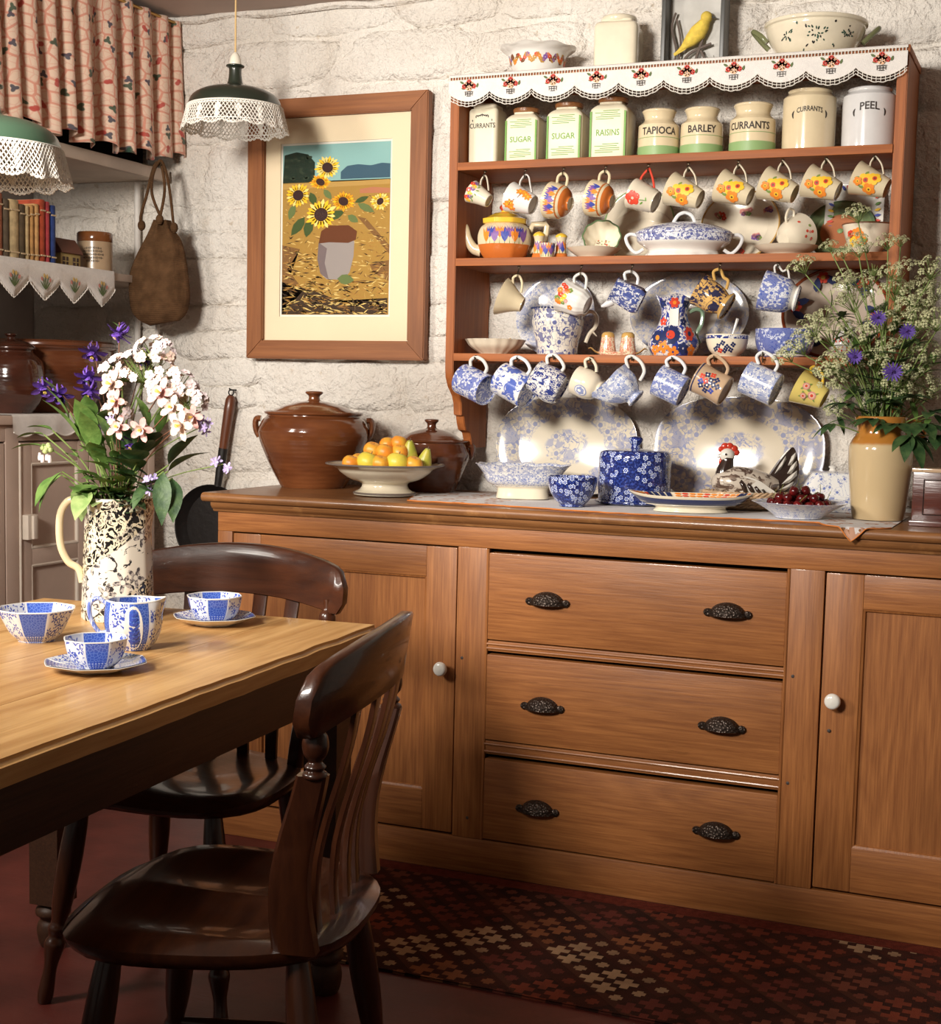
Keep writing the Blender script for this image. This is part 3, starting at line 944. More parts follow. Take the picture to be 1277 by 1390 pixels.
# scalloped, embroidered edging of the lower shelf
flat('thread_green', (.10, .14, .05), .8); flat('thread_pink', (.55, .22, .18), .8); flat('thread_yellow', (.62, .42, .14), .8)
flat('thread_red', (.62, .07, .05), .8); flat('thread_peach', (.75, .45, .28), .8)
def shelf_edging():
    o = thing('shelf_edging', 'white scalloped linen edging embroidered with crocuses along the lower alcove shelf', 'edging', (SX, -.7, 1.545))
    y_end = atX(157, 400, SX + .006).y
    W = 1.3; per = .128
    N = 260
    v = []; f = []
    def bot(u): 
        q = abs(((u / per) % 1) - .5) * 2
        return .052 + .052 * (1 - q) ** .8
    for i in range(N + 1):
        u = W * i / N
        wob = .003 * math.sin(u * 31)
        y = y_end - u
        for t in (0, .35, .7, 1.0):
            v.append((SX + .002 + wob * t, y, 1.570 - bot(u) * t))
        v.append((SX - .03, y, 1.5705))
    for i in range(N):
        for k in range(3): f.append((i * 5 + k, i * 5 + k + 1, (i + 1) * 5 + k + 1, (i + 1) * 5 + k))
        f.append((i * 5 + 4, i * 5, (i + 1) * 5, (i + 1) * 5 + 4))
    c = MB().add(v, f).build('cloth', 'linen', o, True, sharp=180)
    c.modifiers.new('thickness', 'SOLIDIFY').thickness = .0012
    mb = MB()
    pts = [(SX + .004, y_end - W * i / 520, 1.570 - bot(W * i / 520) - .0035 * abs(math.sin(pi * i / 4))) for i in range(521)]
    mb.tube(pts, .0016, 5); mb.build('crochet_edge', 'crochet', o, True)
    for k in range(9):
        u0 = per * (k + .5); P = Print()
        for a, l, c in ((-.75, .034, 'thread_green'), (-.35, .042, 'thread_green'), (0, .045, 'thread_green'), (.35, .042, 'thread_green'), (.75, .034, 'thread_green')):
            P.poly(leafp(0, -.012, l, .005, pi / 2 + a), c)
        P.up()
        for a, l, c in ((-.5, .030, 'thread_pink'), (.15, .034, 'thread_yellow'), (.6, .03, 'thread_pink'), (-.15, .036, 'thread_yellow')):
            P.poly(leafp(l * math.sin(-a) * .9, -.012 + l * math.cos(a) * .9, .014, .009, pi / 2 + a), c)
        P.build('embroidered_crocus', lambda x, y, e: (SX + .006 + e * 2, y_end - u0 - (x), 1.505 + y), o).location = -o.location
shelf_edging()

# books -------------------------------------------------------------------
def book(y0, y1, h, col, label, lean=0.0, depth=.15, page=False):
    nm = 'book_' + str(len(MATS))
    flat(nm, col, .6, .3, var=.35, vscale=40)
    o = thing('book', label, 'book', (-.545, (y0 + y1) / 2, 1.5695), (lean, 0, 0), 'books on the lower alcove shelf')
    t = abs(y1 - y0)
    mb = MB(); n = 8
    # spine slightly rounded, facing +x
    out = [(-depth, -t / 2), (-.004, -t / 2)] + [(.004 * math.sin(pi * k / n), -t / 2 + t * k / n) for k in range(n + 1)] + [(-.004, t / 2), (-depth, t / 2)]
    out2 = []
    for p in out:
        if not out2 or (Vector(p) - Vector(out2[-1])).length > 1e-5: out2.append(p)
    c = prism('cover', out2, 0, h, nm, o, .0012, world=False, axis='z')
    mb.box((-depth + .004, -t / 2 + .003, h - .001), (-.006, t / 2 - .003, h + .0006)); mb.build('page_block', 'page_paper', o)
    for q in (.12, .82):
        mb = MB(); mb.box((.002, -t / 2 + .002, h * q), (.0052, t / 2 - .002, h * q + .004))
        mb.build('spine_band', 'page_paper' if not page else 'dark_gap', o)
flat('page_paper', (.55, .42, .26), .9, .1)
bl = [(.026, .165, (.03, .06, .22), 'slim dark blue book at the right end of the row'),
      (.020, .172, (.40, .05, .06), 'slim crimson book next to the blue end book'),
      (.026, .175, (.42, .07, .03), 'red-orange book third from the right end of the row'),
      (.022, .160, (.62, .35, .14), 'thin buff book beside the red-orange one'),
      (.020, .155, (.52, .28, .10), 'thin worn ochre book beside the buff one'),
      (.018, .150, (.50, .36, .18), 'thin straw coloured book near the middle of the row'),
      (.024, .152, (.10, .07, .04), 'dark brown-black book with ragged spine'),
      (.040, .160, (.58, .44, .24), 'thick cream-spined book leaning a little'),
      (.026, .158, (.12, .09, .06), 'dark book left of the thick cream one'),
      (.030, .170, (.36, .12, .06), 'rust brown book under the lace lamp edge'),
      (.026, .166, (.45, .22, .09), 'tan book near the left edge of the picture'),
      (.040, .17, (.40, .14, .07), 'brown book at the left picture edge')]
yb = atX(76, 350, -.545).y
for t_, h_, c_, lb in bl:
    book(yb - t_ + .0015, yb - .0015, h_ * 1.02, c_, lb); yb -= t_

# cottage ornament ----------------------------------------------------------
flat('roof_brown', (.13, .045, .025), .5); flat('cottage_wall', (.45, .33, .12), .6, var=.2); flat('cottage_door', (.05, .025, .02), .5)
p = atX(98, 358, -.56)
H_ = thing('cottage_ornament', 'small model cottage with brown roof and yellow walls between books and jar', 'ornament', (-.60, p.y, 1.5685), (0, 0, 0))
bbox('walls', (-.035, -.045, 0), (.035, .045, .045), 'cottage_wall', H_, .002, world=False)
prism('roof', [(-.043, .044), (-.040, .050), (-.012, .088), (.012, .088), (.040, .050), (.043, .044)], -.05, .05, 'roof_brown', H_, .0015, world=False, axis='y')
for y in (-.025, .022):
    bbox('window', (.0345, y - .013, .008), (.0365, y + .013, .034), 'cottage_door', H_, .0008, world=False)
    mb = MB(); mb.box((.0366, y - .001, .008), (.0375, y + .001, .034)); mb.box((.0366, y - .013, .02), (.0375, y + .013, .022)); mb.build('glazing_bar', 'cottage_wall', H_)

# stoneware jar with brown lid -----------------------------------------------
flat('stoneware', (.44, .31, .19), .3, .5, .3, var=.08); flat('brown_glaze', (.19, .065, .02), .15, .5, .5); flat('ink', (.035, .025, .02), .6)
p = atX(140, 366, -.57)
s_ = mpp(p)
J = thing('stoneware_jar', 'buff stoneware jar with brown band and printed label on lower alcove shelf', 'jar', (-.60, p.y, 1.5685))
pr = [(21 * s_, 0), (23.5 * s_, 2 * s_), (23.5 * s_, 42 * s_)]
mb = MB(); mb.lathe([(0, .001)] + pr + [(0, 42 * s_)], 36); mb.build('body', 'stoneware', J)
mb = MB(); mb.lathe([(23.6 * s_, 42 * s_), (24 * s_, 43 * s_), (24 * s_, 53 * s_), (22.5 * s_, 55 * s_), (0, 55.3 * s_)], 36); mb.build('lid', 'brown_glaze', J)
ac = math.atan2(CAM_POS.y - J.location.y, CAM_POS.x - J.location.x) - .1
P = Print()
P.text('STONEWARE', 0, 30 * s_, 5.2 * s_, 'ink', arc=14, bold=.02)
P.text('Fine Old Pottery', 0, 25 * s_, 3.6 * s_, 'ink'); P.text('* TO THE TABLE *', 0, 20.5 * s_, 3.2 * s_, 'ink')
P.items = []
for q in range(5):
    w_ = (12, 14, 15, 14, 9)[q]
    y_ = 33 - q * 4.4
    for k in range(int(w_ * 1.2)):
        P.poly(ell((-w_ + k * w_ * 2 / int(w_ * 1.2)) * s_, (y_ - .022 * (k - w_ * .6) ** 2 * (1 if q == 0 else .1)) * s_, .55 * s_, (1.0 + .5 * ((k * 7) % 3)) * s_, 0, 6), 'ink')
P.build('printed_label', on_lathe(pr, ac), J)

# knitted bag ------------------------------------------------------------------
def mk_knit():
    m, nt, b = newmat('brown_knit', .95, .1)
    o = objc(nt)
    n = noi(nt, o, 30, 4)
    _set(nt, b.inputs['Base Color'], mixc(nt, ramp(nt, n, .3, .7), (.085, .043, .02), (.14, .072, .034)))
    w = nd(nt, 'ShaderNodeTexWave', Vector=vmap(nt, o, (1, 1, 1.0)), Scale=90.0, Distortion=1.5, p_bands_direction='Z')
    bump(nt, b, mth(nt, 'ADD', w.outputs[0], mth(nt, 'MULTIPLY', noi(nt, vmap(nt, o, (1, 1, .18)), 38, 3), 3.0)), .6, .005)
mk_knit()
bp = atX(214, 372, -.445)
sb = mpp(bp)
BAG = thing('string_bag', 'limp brown knitted bag hanging by long handles from the upper shelf end', 'bag', (bp.x, bp.y, bp.z))
BR = Matrix(((CR.x, -CF.x, 0), (CR.y, -CF.y, 0), (0, 0, 1)))
def bagpt(dx, dy, dz):   # px right, px toward camera, px up
    rr = Vector((CR.x, CR.y, 0)).normalized(); ff = Vector((-CF.x, -CF.y, 0)).normalized()
    return rr * dx * sb + ff * dy * sb + Vector((0, 0, dz * sb))
rows = [(72, 8, 16, 5), (60, 13, 20, 8), (46, 20, 30, 11), (25, 31, 36, 15), (0, 40, 40, 18), (-25, 41, 42, 20), (-45, 38, 41, 19), (-58, 28, 36, 15), (-66, 12, 28, 9)]
def bag():
    v = []; f = []; n = 40
    rows2 = catmull([(z, l, r) for z, l, r, d in rows], 3); deps = catmull([(d, 0, 0) for z, l, r, d in rows], 3)
    for (q, dd) in zip(rows2, deps):
        z, l, r = q
        for k in range(n):
            a = 2 * pi * k / n
            c = math.cos(a); s = math.sin(a)
            w = r if c > 0 else l
            pl = 1 + (.34 * math.sin(a * 7 + 1) * max(0, (z + 45) / 100))
            off = -6 * max(0, (-z - 40) / 30) * 0
            v.append(bagpt(c * w + 2, s * dd.x * pl + (2.2 * math.sin(c * 9 + z * .03) * (.3 + max(0, z) / 70) if s > 0 else 0), z + (4 * c * (z < -40))))
    m = len(rows2)
    for i in range(m - 1):
        for k in range(n):
            l = (k + 1) % n
            f.append((i * n + k, (i + 1) * n + k, (i + 1) * n + l, i * n + l))
    f.append(tuple(range(n))); f.append(tuple((m - 1) * n + k for k in range(n - 1, -1, -1)))
    MB().add(v, f).build('sack', 'brown_knit', BAG, sharp=180)
bag()
for pts in ([(-20, 2, 60), (-22, 5, 75), (-14, 4, 105), (-8, 4, 130), (-3, 2, 146), (2, 0, 147), (7, 2, 138), (10, 4, 110), (5, 6, 78)], [(4, 6, 78), (-6, 8, 105), (-5, 8, 130), (2, 6, 148), (7, 4, 148), (13, 2, 130), (18, 2, 100), (22, 4, 66)]):
    mb = MB(); mb.tube(catmull([bagpt(*q) for q in pts], 5), 2.0 * sb, 8); mb.build('handle', 'brown_knit', BAG)
for q in ((-21, 4, 64), (23, 4, 62), (4, 7, 72)):
    mb = MB(); mb.ball(bagpt(*q), 5.5 * sb, 12, 8, sc=(1, .9, 1.3)); mb.build('knot', 'brown_knit', BAG)
mb = MB(); h0 = bagpt(4, 3, 146)
pk = Vector((SX + .0005, 0, 0)) - Vector((bp.x, 0, 0))
mb.tube(catmull([(SX - bp.x, h0.y, h0.z + .004), (h0.x * .6 + (SX - bp.x) * .4, h0.y, h0.z - .004), h0 + Vector((0, 0, -.004)), h0 + Vector((.008, 0, .006))], 4), .002, 6)
mb.build('peg', 'hook_metal', BAG)

# cream cabinet with cloth --------------------------------------------------------
flat('cabinet_paint', (.60, .455, .37), .55, .3, var=.1, vscale=6)
flat('cabinet_trim', (.76, .66, .55), .5, .3, var=.12, vscale=12)
CB = thing('painted_cabinet', 'old taupe painted cupboard with cream edged panels in the alcove corner', 'cabinet', (-.78, -.85, 0))
CT = 1.145
bbox('carcass', (-1.045, -1.75, 0), (SX - .024, -.095, CT - .025), 'cabinet_paint', CB, .002)
bbox('top', (-1.045, -1.77, CT - .025), (SX + .012, -.085, CT), 'cabinet_paint', CB, .004)
def yx(px_): return atX(px_, 650, SX).y
for ya, yb_ in ((-.080 - .02, -.135), (yx(8), yx(26)), (-1.75, -1.70)):
    bbox('stile', (SX - .024, min(ya, yb_), 0), (SX, max(ya, yb_), CT - .025), 'cabinet_paint', CB, .003)
bbox('top_rail', (SX - .024, -1.70, 1.075), (SX - .001, -.135, CT - .025), 'cabinet_paint', CB, .002)
bbox('bottom_rail', (SX - .024, -1.70, 0), (SX - .001, -.135, .1), 'cabinet_paint', CB, .002)
def cab_door(y0, y1, handle):
    dd = bbox('door', (SX - .024, y0, .105), (SX - .011, y1, 1.07), 'cabinet_paint', CB, 0)
    def add(nm, lo, hi, mat, bev=.002):
        o = bbox(nm, lo, hi, mat, None, bev)
        for q in o.data.vertices: q.co -= CB.location
        o.parent = dd; return o
    for a, b_ in ((y0, y0 + .05), (y1 - .05, y1)): add('door_stile', (SX - .012, a, .105), (SX - .001, b_, 1.07), 'cabinet_paint')
    for a, b_ in ((1.01, 1.07), (.725, .775), (.105, .17)): add('door_rail', (SX - .012, y0 + .05, a), (SX - .0015, y1 - .05, b_), 'cabinet_paint')
    for a, b_ in ((.775, 1.01), (.17, .725)):
        mb = MB()
        c = [(y0 + .05, a), (y1 - .05, a), (y1 - .05, b_), (y0 + .05, b_)]
        for i in range(4):
            A, B = c[i], c[(i + 1) % 4]
            mb.tube([(SX - .006, A[0], A[1]), (SX - .006, B[0], B[1])], .006, 8)
        o = mb.build('panel_moulding', 'cabinet_trim')
        for q in o.data.vertices: q.co -= CB.location
        o.parent = dd
    if handle:
        k = atX(37, 715, SX)
        add('handle_block', (SX - .002, k.y - .022, k.z - .035), (SX + .022, k.y + .022, k.z + .035), 'cabinet_trim', .004)
        add('handle_ridge', (SX + .02, k.y - .008, k.z - .033), (SX + .03, k.y + .008, k.z + .033), 'cabinet_trim', .003)
cab_door(yx(27), -.43, True); cab_door(-.426, -.137, False); cab_door(-1.69, yx(8) - .004, False)
mb = MB(); mb.tube([(SX, yx(27), .105), (SX, yx(27), 1.07)], .004, 8); mb.build('edge_strip', 'cabinet_trim', CB, True)
def cab_cloth():
    o = thing('cabinet_cloth', 'white scalloped cloth overhanging the top of the taupe cupboard', 'cloth', (SX, -.5, CT))
    v = []; f = []; N = 160
    ya, yb_ = atX(17, 560, SX + .014).y, -.10
    per = .088
    for i in range(N + 1):
        y = ya + (yb_ - ya) * i / N
        d = .045 + .012 * abs(math.sin(pi * (y - ya) / per))
        w = .002 * math.sin(y * 60)
        v += [(-.98, y, CT + .0015), (SX - .1, y, CT + .0015), (SX + .010, y, CT + .002), (SX + .0145, y, CT - .003), (SX + .016 + w, y, CT - d * .6), (SX + .017 + w, y, CT - d)]
    for i in range(N):
        for k in range(5): f.append((i * 6 + k, i * 6 + k + 1, (i + 1) * 6 + k + 1, (i + 1) * 6 + k))
    MB().add(v, f).build('cloth', 'linen', o, True, sharp=180)
    mb = MB(); mb.tube([(SX + .018, ya + (yb_ - ya) * i / 320, CT - .045 - .012 * abs(math.sin(pi * ((yb_ - ya) * i / 320) / per))) for i in range(321)], .0022, 5)
    mb.build('hem', 'crochet', o, True)
cab_cloth()

# crocks on the cabinet -----------------------------------------------------------
def mk_glaze(name, c1, c2, rough=.16):
    m, nt, b = newmat(name, rough, .5, .4)
    o = objc(nt)
    n = noi(nt, vmap(nt, o, (1, 1, 3)), 5, 3)
    _set(nt, b.inputs['Base Color'], mixc(nt, ramp(nt, n, .3, .7), c1, c2))
    w = nd(nt, 'ShaderNodeTexWave', Vector=o, Scale=26.0, Distortion=1.0, p_bands_direction='Z')
    bump(nt, b, w.outputs[0], .08, .004)
mk_glaze('crock_glaze', (.085, .026, .012), (.17, .055, .022))
mk_glaze('dark_crock_glaze', (.035, .012, .007), (.075, .022, .012))
def vessel(outer, th, floor=None, foot=.0):
    """closed thick-walled profile from an outer profile (bottom -> rim)"""
    z0 = outer[0][1]
    fl = floor if floor is not None else z0 + th * 1.2
    p = [(0, z0 + foot)]
    if foot: p += [(max(outer[0][0] - th * 1.2, .001), z0 + foot), (max(outer[0][0] - th * .9, .001), z0)]
    p += list(outer)
    rim_r, rim_z = outer[-1]
    p.append((rim_r - th * .5, rim_z + th * .25))
    inner = [(max(r - th, 0.0), z) for r, z in reversed(outer) if z > fl + th * .5]
    p += inner
    p.append((max(rof(outer, fl + th) - th * 1.6, .001), fl)); p.append((0, fl))
    return p
q = thing('bread_crock', 'wide dark brown glazed crock behind the columbines on the cupboard', 'crock', (-.74, -.315, CT + .003))
o_ = sprof([(.13, 0), (.16, .06), (.185, .13), (.192, .18), (.205, .192), (.208, .205), (.2, .212)], 4)
mb = MB(); mb.lathe(vessel(o_, .012), 48); mb.build('body', 'crock_glaze', q)
mb = MB()
mb.lathe([(.2055, .196), (.2115, .199), (.2115, .208), (.2055, .211)], 48); mb.build('rim_band', 'crock_glaze', q)
cp = atX(15, 500, -.66)
q = thing('glazed_jar', 'dark glazed round jar at left picture edge on the cupboard', 'jar', (-.66, cp.y, CT + .002))
o_ = sprof([(.055, 0), (.085, .04), (.095, .09), (.088, .145), (.066, .17), (.062, .178), (.07, .184), (.07, .19)], 4)
mb = MB(); mb.lathe(vessel(o_, .008), 40); mb.build('body', 'dark_crock_glaze', q)
mb = MB(); mb.lathe(sprof([(.061, .19), (.062, .196), (.04, .206), (.014, .21), (.012, .218), (.018, .226), (.0, .23)], 4), 32); mb.build('lid', 'dark_crock_glaze', q)

# ------------------------------------------------------------------ pan on the wall
flat('pan_iron', (.02, .017, .016), .5, .5, metal=.5, bmp=.2, bscale=40)
wood('handle_wood', (.09, .026, .012), (.17, .055, .022), 2, .35, .2, knots=False)
PN = thing('long_handled_pan', 'black iron pan with long wooden handle hung on the stone wall beside the dresser', 'pan', (-.318, -.022, .66))
mb = MB()
Mp = Matrix.Translation(Vector((-.318, -.022, .795)) - PN.location) @ Matrix.Rotation(pi / 2, 4, 'X')
mb.lathe(vessel(sprof([(.105, 0), (.112, .002), (.128, .022), (.136, .036)], 3), .003), 48, M=Mp); mb.build('pan_body', 'pan_iron', PN)
d0, d1 = Vector((-.300, -.05, .925)), Vector((-.2620, -.035, 1.21))
mid = d0.lerp(d1, .42)
L_ = PN.location
mb = MB(); mb.tube([d0 - L_, d0.lerp(d1, .15) - L_, mid - L_], [.011, .013, .0145], 12); mb.build('ferrule', 'pan_iron', PN)
mb = MB(); mb.tube([mid.lerp(d1, t) - L_ for t in (0, .15, .4, .7, .92, 1)], [.0135, .0145, .0155, .0165, .016, .009], 14); mb.build('handle', 'handle_wood', PN)
mb = MB(); mb.tube([d1 - L_ + Vector((.009 * math.sin(2 * pi * k / 16), 0, .009 - .009 * math.cos(2 * pi * k / 16))) for k in range(16)], .0022, 6, closed=True)
mb.tube([d1 - L_ + Vector((.0, .03, .017)), d1 - L_ + Vector((.0, -.006, .017)), d1 - L_ + Vector((0, -.01, .022))], .0025, 6); mb.build('ring', 'pan_iron', PN)

# ------------------------------------------------------------------ pendant lamps
flat('lamp_green', (.02, .027, .018), .3, .5, .4); flat('lamp_green_mid', (.06, .115, .07), .3, .5, .4)
flat('lamp_inside', (.62, .6, .55), .5); flat('flex', (.62, .42, .18), .6); flat('lampholder', (.78, .72, .6), .3)
flat('bulb_glass', (.75, .73, .68), .15)
def pendant(cx, y, ypx_rim, sc, label, mat, rows):
    c = atY(cx, ypx_rim, y)
    s = mpp(c) * sc
    T = thing('pendant_lamp', label, 'lamp', (c.x, c.y, c.z), (0, 0, 0), 'enamel pendant lamps with crochet trims')
    out = sprof([(63, 0), (62.5, 7), (57, 17), (43, 25), (24, 29.5), (12, 33), (9.2, 41), (8.4, 50), (9, 55), (12, 56.5), (12, 58.5), (8, 59.5)], 4)
    out = [(r * s, z * s) for r, z in out]
    mb = MB(); mb.lathe(out, 56)
    mb.tube([(63 * s * math.cos(2 * pi * k / 56), 63 * s * math.sin(2 * pi * k / 56), 0) for k in range(56)], 1.2 * s, 6, closed=True)
    mb.build('shade', mat, T)
    mb = MB(); mb.lathe([(r - 1.0 * s if r > 3 * s else r, z - .6 * s) for r, z in out[:22]], 56); mb.build('shade_lining', 'lamp_inside', T)
    mb = MB(); mb.lathe(sprof([(0, 58), (7.5, 59), (8, 63), (6.5, 70), (3, 75), (1.2, 76), (0, 76)], 3), 20, M=Matrix.Scale(s, 4)); mb.build('lampholder', 'lampholder', T)
    mb = MB(); mb.tube([(0, 0, 75 * s), (0, 0, CEIL - c.z - .0)], .0026, 8); mb.build('flex', 'flex', T)
    mb = MB(); mb.lathe(sprof([(0, 2), (9, 6), (13, 15), (9, 26), (6, 32), (6, 40)], 4), 20, M=Matrix.Scale(s, 4)); mb.build('bulb', 'bulb_glass', T)
    mb = MB(); R0 = 64.5 * s; W = 2 * pi * R0
    drop = 27 * s
    def fn(x, yy, e):
        t = -yy / drop
        th = x / R0
        rr = R0 + t * 6.5 * s + .9 * s * math.sin(th * 23) * t
        return (rr * math.cos(th), rr * math.sin(th), 3 * s + yy)
    lace(net(W, rows, 5.0 * s * 4 / rows, 0, drop, 15, 4 * s), fn, .72 * s, mb)
    # solid crochet diamonds inside the net
    n = 30
    for k in range(n):
        x0 = W * (k + .5) / n; 
        for hh, ww in ((.42, 5.2), (.72, 3.4)):
            q = [(x0 - ww * s, -drop * hh), (x0, -drop * (hh + .26)), (x0 + ww * s, -drop * hh), (x0, -drop * (hh - .26))]
            if k % 2: mb.add([fn(a, b_, 0) for a, b_ in q], [(0, 1, 2, 3)])
    for band in (0.0, .10, .9):
        N = 96
        v = []; f = []
        for i in range(N):
            for dd in (band, band + .055): v.append(fn(W * i / N, -drop * dd, 0))
        for i in range(N):
            j = (i + 1) % N
            f.append((2 * i, 2 * i + 1, 2 * j + 1, 2 * j))
        mb.add(v, f)
    o = mb.build('crochet_trim', 'crochet', T, sharp=180)
    return T
pendant(319, -.36, 149, 1.0, 'dark green enamel pendant lamp with white crochet trim hanging before the stone wall', 'lamp_green', 4)
pendant(-14, -1.95, 205, 1.5, 'mid green enamel pendant lamp with wide lace trim at the upper left corner', 'lamp_green_mid', 5)

# ------------------------------------------------------------------ framed sunflower print
FR = thing('framed_print', 'oak framed print of sunflowers in a stoneware jar on the stone wall', 'picture', (.097, -.03, 1.326))
fx0, fx1, fz0, fz1, fw = -.204, .398, 1.326, 2.101, .056
def fb(pts, mat): prism('frame_bar', pts, -.045, -.014, mat, FR, .003, axis='y')
fb([(fx0, fz0), (fx1, fz0), (fx1 - fw, fz0 + fw), (fx0 + fw, fz0 + fw)], 'oak_x'); fb([(fx0, fz1), (fx1, fz1), (fx1 - fw, fz1 - fw), (fx0 + fw, fz1 - fw)], 'oak_x')
fb([(fx0, fz0), (fx0 + fw, fz0 + fw), (fx0 + fw, fz1 - fw), (fx0, fz1)], 'oak_z'); fb([(fx1, fz0), (fx1 - fw, fz0 + fw), (fx1 - fw, fz1 - fw), (fx1, fz1)], 'oak_z')
flat('mount_card', (.72, .60, .42), .9, .1); flat('print_paper', (.74, .70, .62), .9, .1)
bbox('backing', (fx0 + .01, -.022, fz0 + .01), (fx1 - .01, -.016, fz1 - .01), 'dark_gap', FR, 0)
ix0, ix1, iz0, iz1 = -.204 + .602 * .178, -.204 + .602 * .800, 1.326 + .775 * .165, 1.326 + .775 * .832
mb = MB()
for lo, hi in (((fx0 + fw - .005, fz0 + fw - .005), (ix0, fz1 - fw + .005)), ((ix1, fz0 + fw - .005), (fx1 - fw + .005, fz1 - fw + .005)), ((ix0, fz0 + fw - .005), (ix1, iz0)), ((ix0, iz1), (ix1, fz1 - fw + .005))):
    mb.box((lo[0], -.0285, lo[1]), (hi[0], -.0245, hi[1]))
mb.build('mount', 'mount_card', FR, True)
mb = MB(); mb.box((ix0 - .01, -.0242, iz0 - .01), (ix1 + .01, -.0225, iz1 + .01)); mb.build('paper', 'print_paper', FR, True)
for nm, c in (('p_sky', (.24, .42, .40)), ('p_skyl', (.36, .50, .46)), ('p_tree', (.018, .03, .02)), ('p_tree2', (.035, .05, .03)), ('p_far', (.05, .10, .14)), ('p_field', (.36, .21, .05)), ('p_field2', (.38, .20, .05)), ('p_field3', (.20, .10, .035)), ('p_dark', (.05, .03, .018)), ('p_straw', (.66, .47, .16)), ('p_straw2', (.44, .27, .08)), ('p_vase', (.30, .26, .24)), ('p_vased', (.17, .13, .13)), ('p_vaset', (.13, .045, .02)), ('p_yel', (.85, .50, .03)), ('p_yel2', (.88, .66, .20)), ('p_org', (.80, .33, .02)), ('p_disc', (.045, .022, .02)), ('p_leaf', (.06, .09, .03)), ('p_leaf2', (.13, .17, .06)), ('p_pink', (.42, .17, .09))):
    flat(nm, c, .85, .15)
def print_image():
    random.seed(5)
    P = Print()
    W, Hh = (ix1 - ix0) - .012, (iz1 - iz0) - .012
    X = lambda x: (x - 225) / 505 * W
    Z = lambda y: (1120 - y) / 820 * Hh
    def poly(pts, m): P.poly([(X(a), Z(b_)) for a, b_ in pts], m)
    poly([(225, 300), (730, 300), (730, 480), (225, 480)], 'p_sky')
    poly([(225, 475), (730, 475), (730, 1120), (225, 1120)], 'p_field'); P.up()
    poly([(500, 470), (500, 435), (530, 408), (580, 402), (640, 410), (690, 400), (728, 405), (728, 470)], 'p_far')
    poly([(225, 480), (232, 345), (290, 332), (345, 345), (378, 385), (378, 480)], 'p_tree')
    for k in range(22): P.up() if k == 0 else None; P.poly(ell(X(random.uniform(240, 370)), Z(random.uniform(345, 465)), .006, .004, 0, 7), 'p_tree2')
    poly([(225, 780), (310, 800), (250, 900), (330, 1000), (225, 1120)], 'p_field3')
    poly([(225, 960), (400, 1010), (560, 1080), (725, 1040), (725, 1118), (225, 1118)], 'p_dark')
    poly([(580, 650), (620, 660), (730, 790), (730, 830)], 'p_field3')
    poly([(640, 880), (728, 860), (728, 960), (660, 920)], 'p_field3')
    poly([(590, 520), (650, 512), (728, 520), (728, 542), (590, 540)], 'p_pink')
    poly([(225, 485), (728, 478), (728, 500), (225, 510)], 'p_straw2')
    P.up()
    for k in range(900):
        y = 530 + 585 * random.random() ** .8; t = (y - 500) / 600
        x = random.uniform(232, 722); l = random.uniform(20, 70) * t + 8; a = random.gauss(.2, .8)
        dx, dy = l / 2 * math.cos(a), l / 2 * math.sin(a) * .6
        w = 1.4 + 2.6 * t
        x0, x1 = max(226, x - dx), min(729, x + dx)
        y0, y1 = min(1119, y - dy), min(1119, y + dy)
        P.poly([(X(x0), Z(y0)), (X(x), Z((y0 + y1) / 2 + w)), (X(x1), Z(y1)), (X(x), Z((y0 + y1) / 2 - w))], random.choice(['p_straw', 'p_straw', 'p_field2', 'p_field3', 'p_dark', 'p_field2']))
    P.up()
    poly([(400, 770), (395, 850), (410, 920), (440, 948), (520, 952), (548, 915), (565, 840), (568, 770), (550, 740), (410, 745)], 'p_vase')
    P.up()
    poly([(400, 770), (395, 850), (410, 920), (450, 950), (430, 870), (440, 800)], 'p_vased')
    poly([(400, 775), (412, 715), (450, 690), (540, 690), (580, 720), (575, 760), (540, 775), (450, 770)], 'p_vaset')
    P.up()
    for c_, l, w, a in (((300, 690), 110, 46, 2.2), ((350, 700), 90, 46, 1.8), ((270, 620), 80, 34, 1.9), ((620, 610), 90, 34, .5), ((480, 640), 90, 40, -.4), ((600, 570), 70, 26, -.4), ((530, 950), 80, 50, .1), ((440, 540), 60, 30, .9), ((370, 560), 70, 36, 1.2), ((560, 660), 60, 34, .6)):
        P.poly([(X(x), Z(y)) for x, y in leafp(c_[0] - l / 2 * math.cos(a), c_[1] - l / 2 * math.sin(a), l, w, a)], random.choice(['p_leaf', 'p_leaf', 'p_leaf2']))
    for (cx, cy, R, sq, c1, c2, da) in ((405, 480, 52, .75, 'p_org', 'p_yel', 0), (438, 412, 64, .9, 'p_yel2', 'p_yel', .2), (300, 540, 62, 1.0, 'p_yel', 'p_yel2', .1), (515, 576, 58, .85, 'p_org', 'p_yel', .3), (685, 582, 48, .9, 'p_yel2', 'p_yel', 0), (410, 636, 78, 1.0, 'p_yel', 'p_yel2', .15)):
        P.up()
        for k in range(20):
            a = 2 * pi * k / 20 + da
            l = R * random.uniform(.7, 1.0)
            P.poly([(X(min(x, 728)), Z(y)) for x, y in [(cx + q[0], cy + q[1] * sq) for q in leafp(R * .3 * math.cos(a), R * .3 * math.sin(a), l * .75, R * .26, a)]], c1 if k % 3 else c2)
        P.up(); P.poly([(X(x), Z(y)) for x, y in ell(cx, cy, R * (.42 if R > 50 else .3), R * .42 * sq, .5, 14)], 'p_disc')
    P.build('sunflower_picture', lambda x, y, e: (ix0 + .006 + x - .097, -.0243 + .03 - e * .35, iz0 + .006 + y - 1.326), FR, .0004)
print_image()
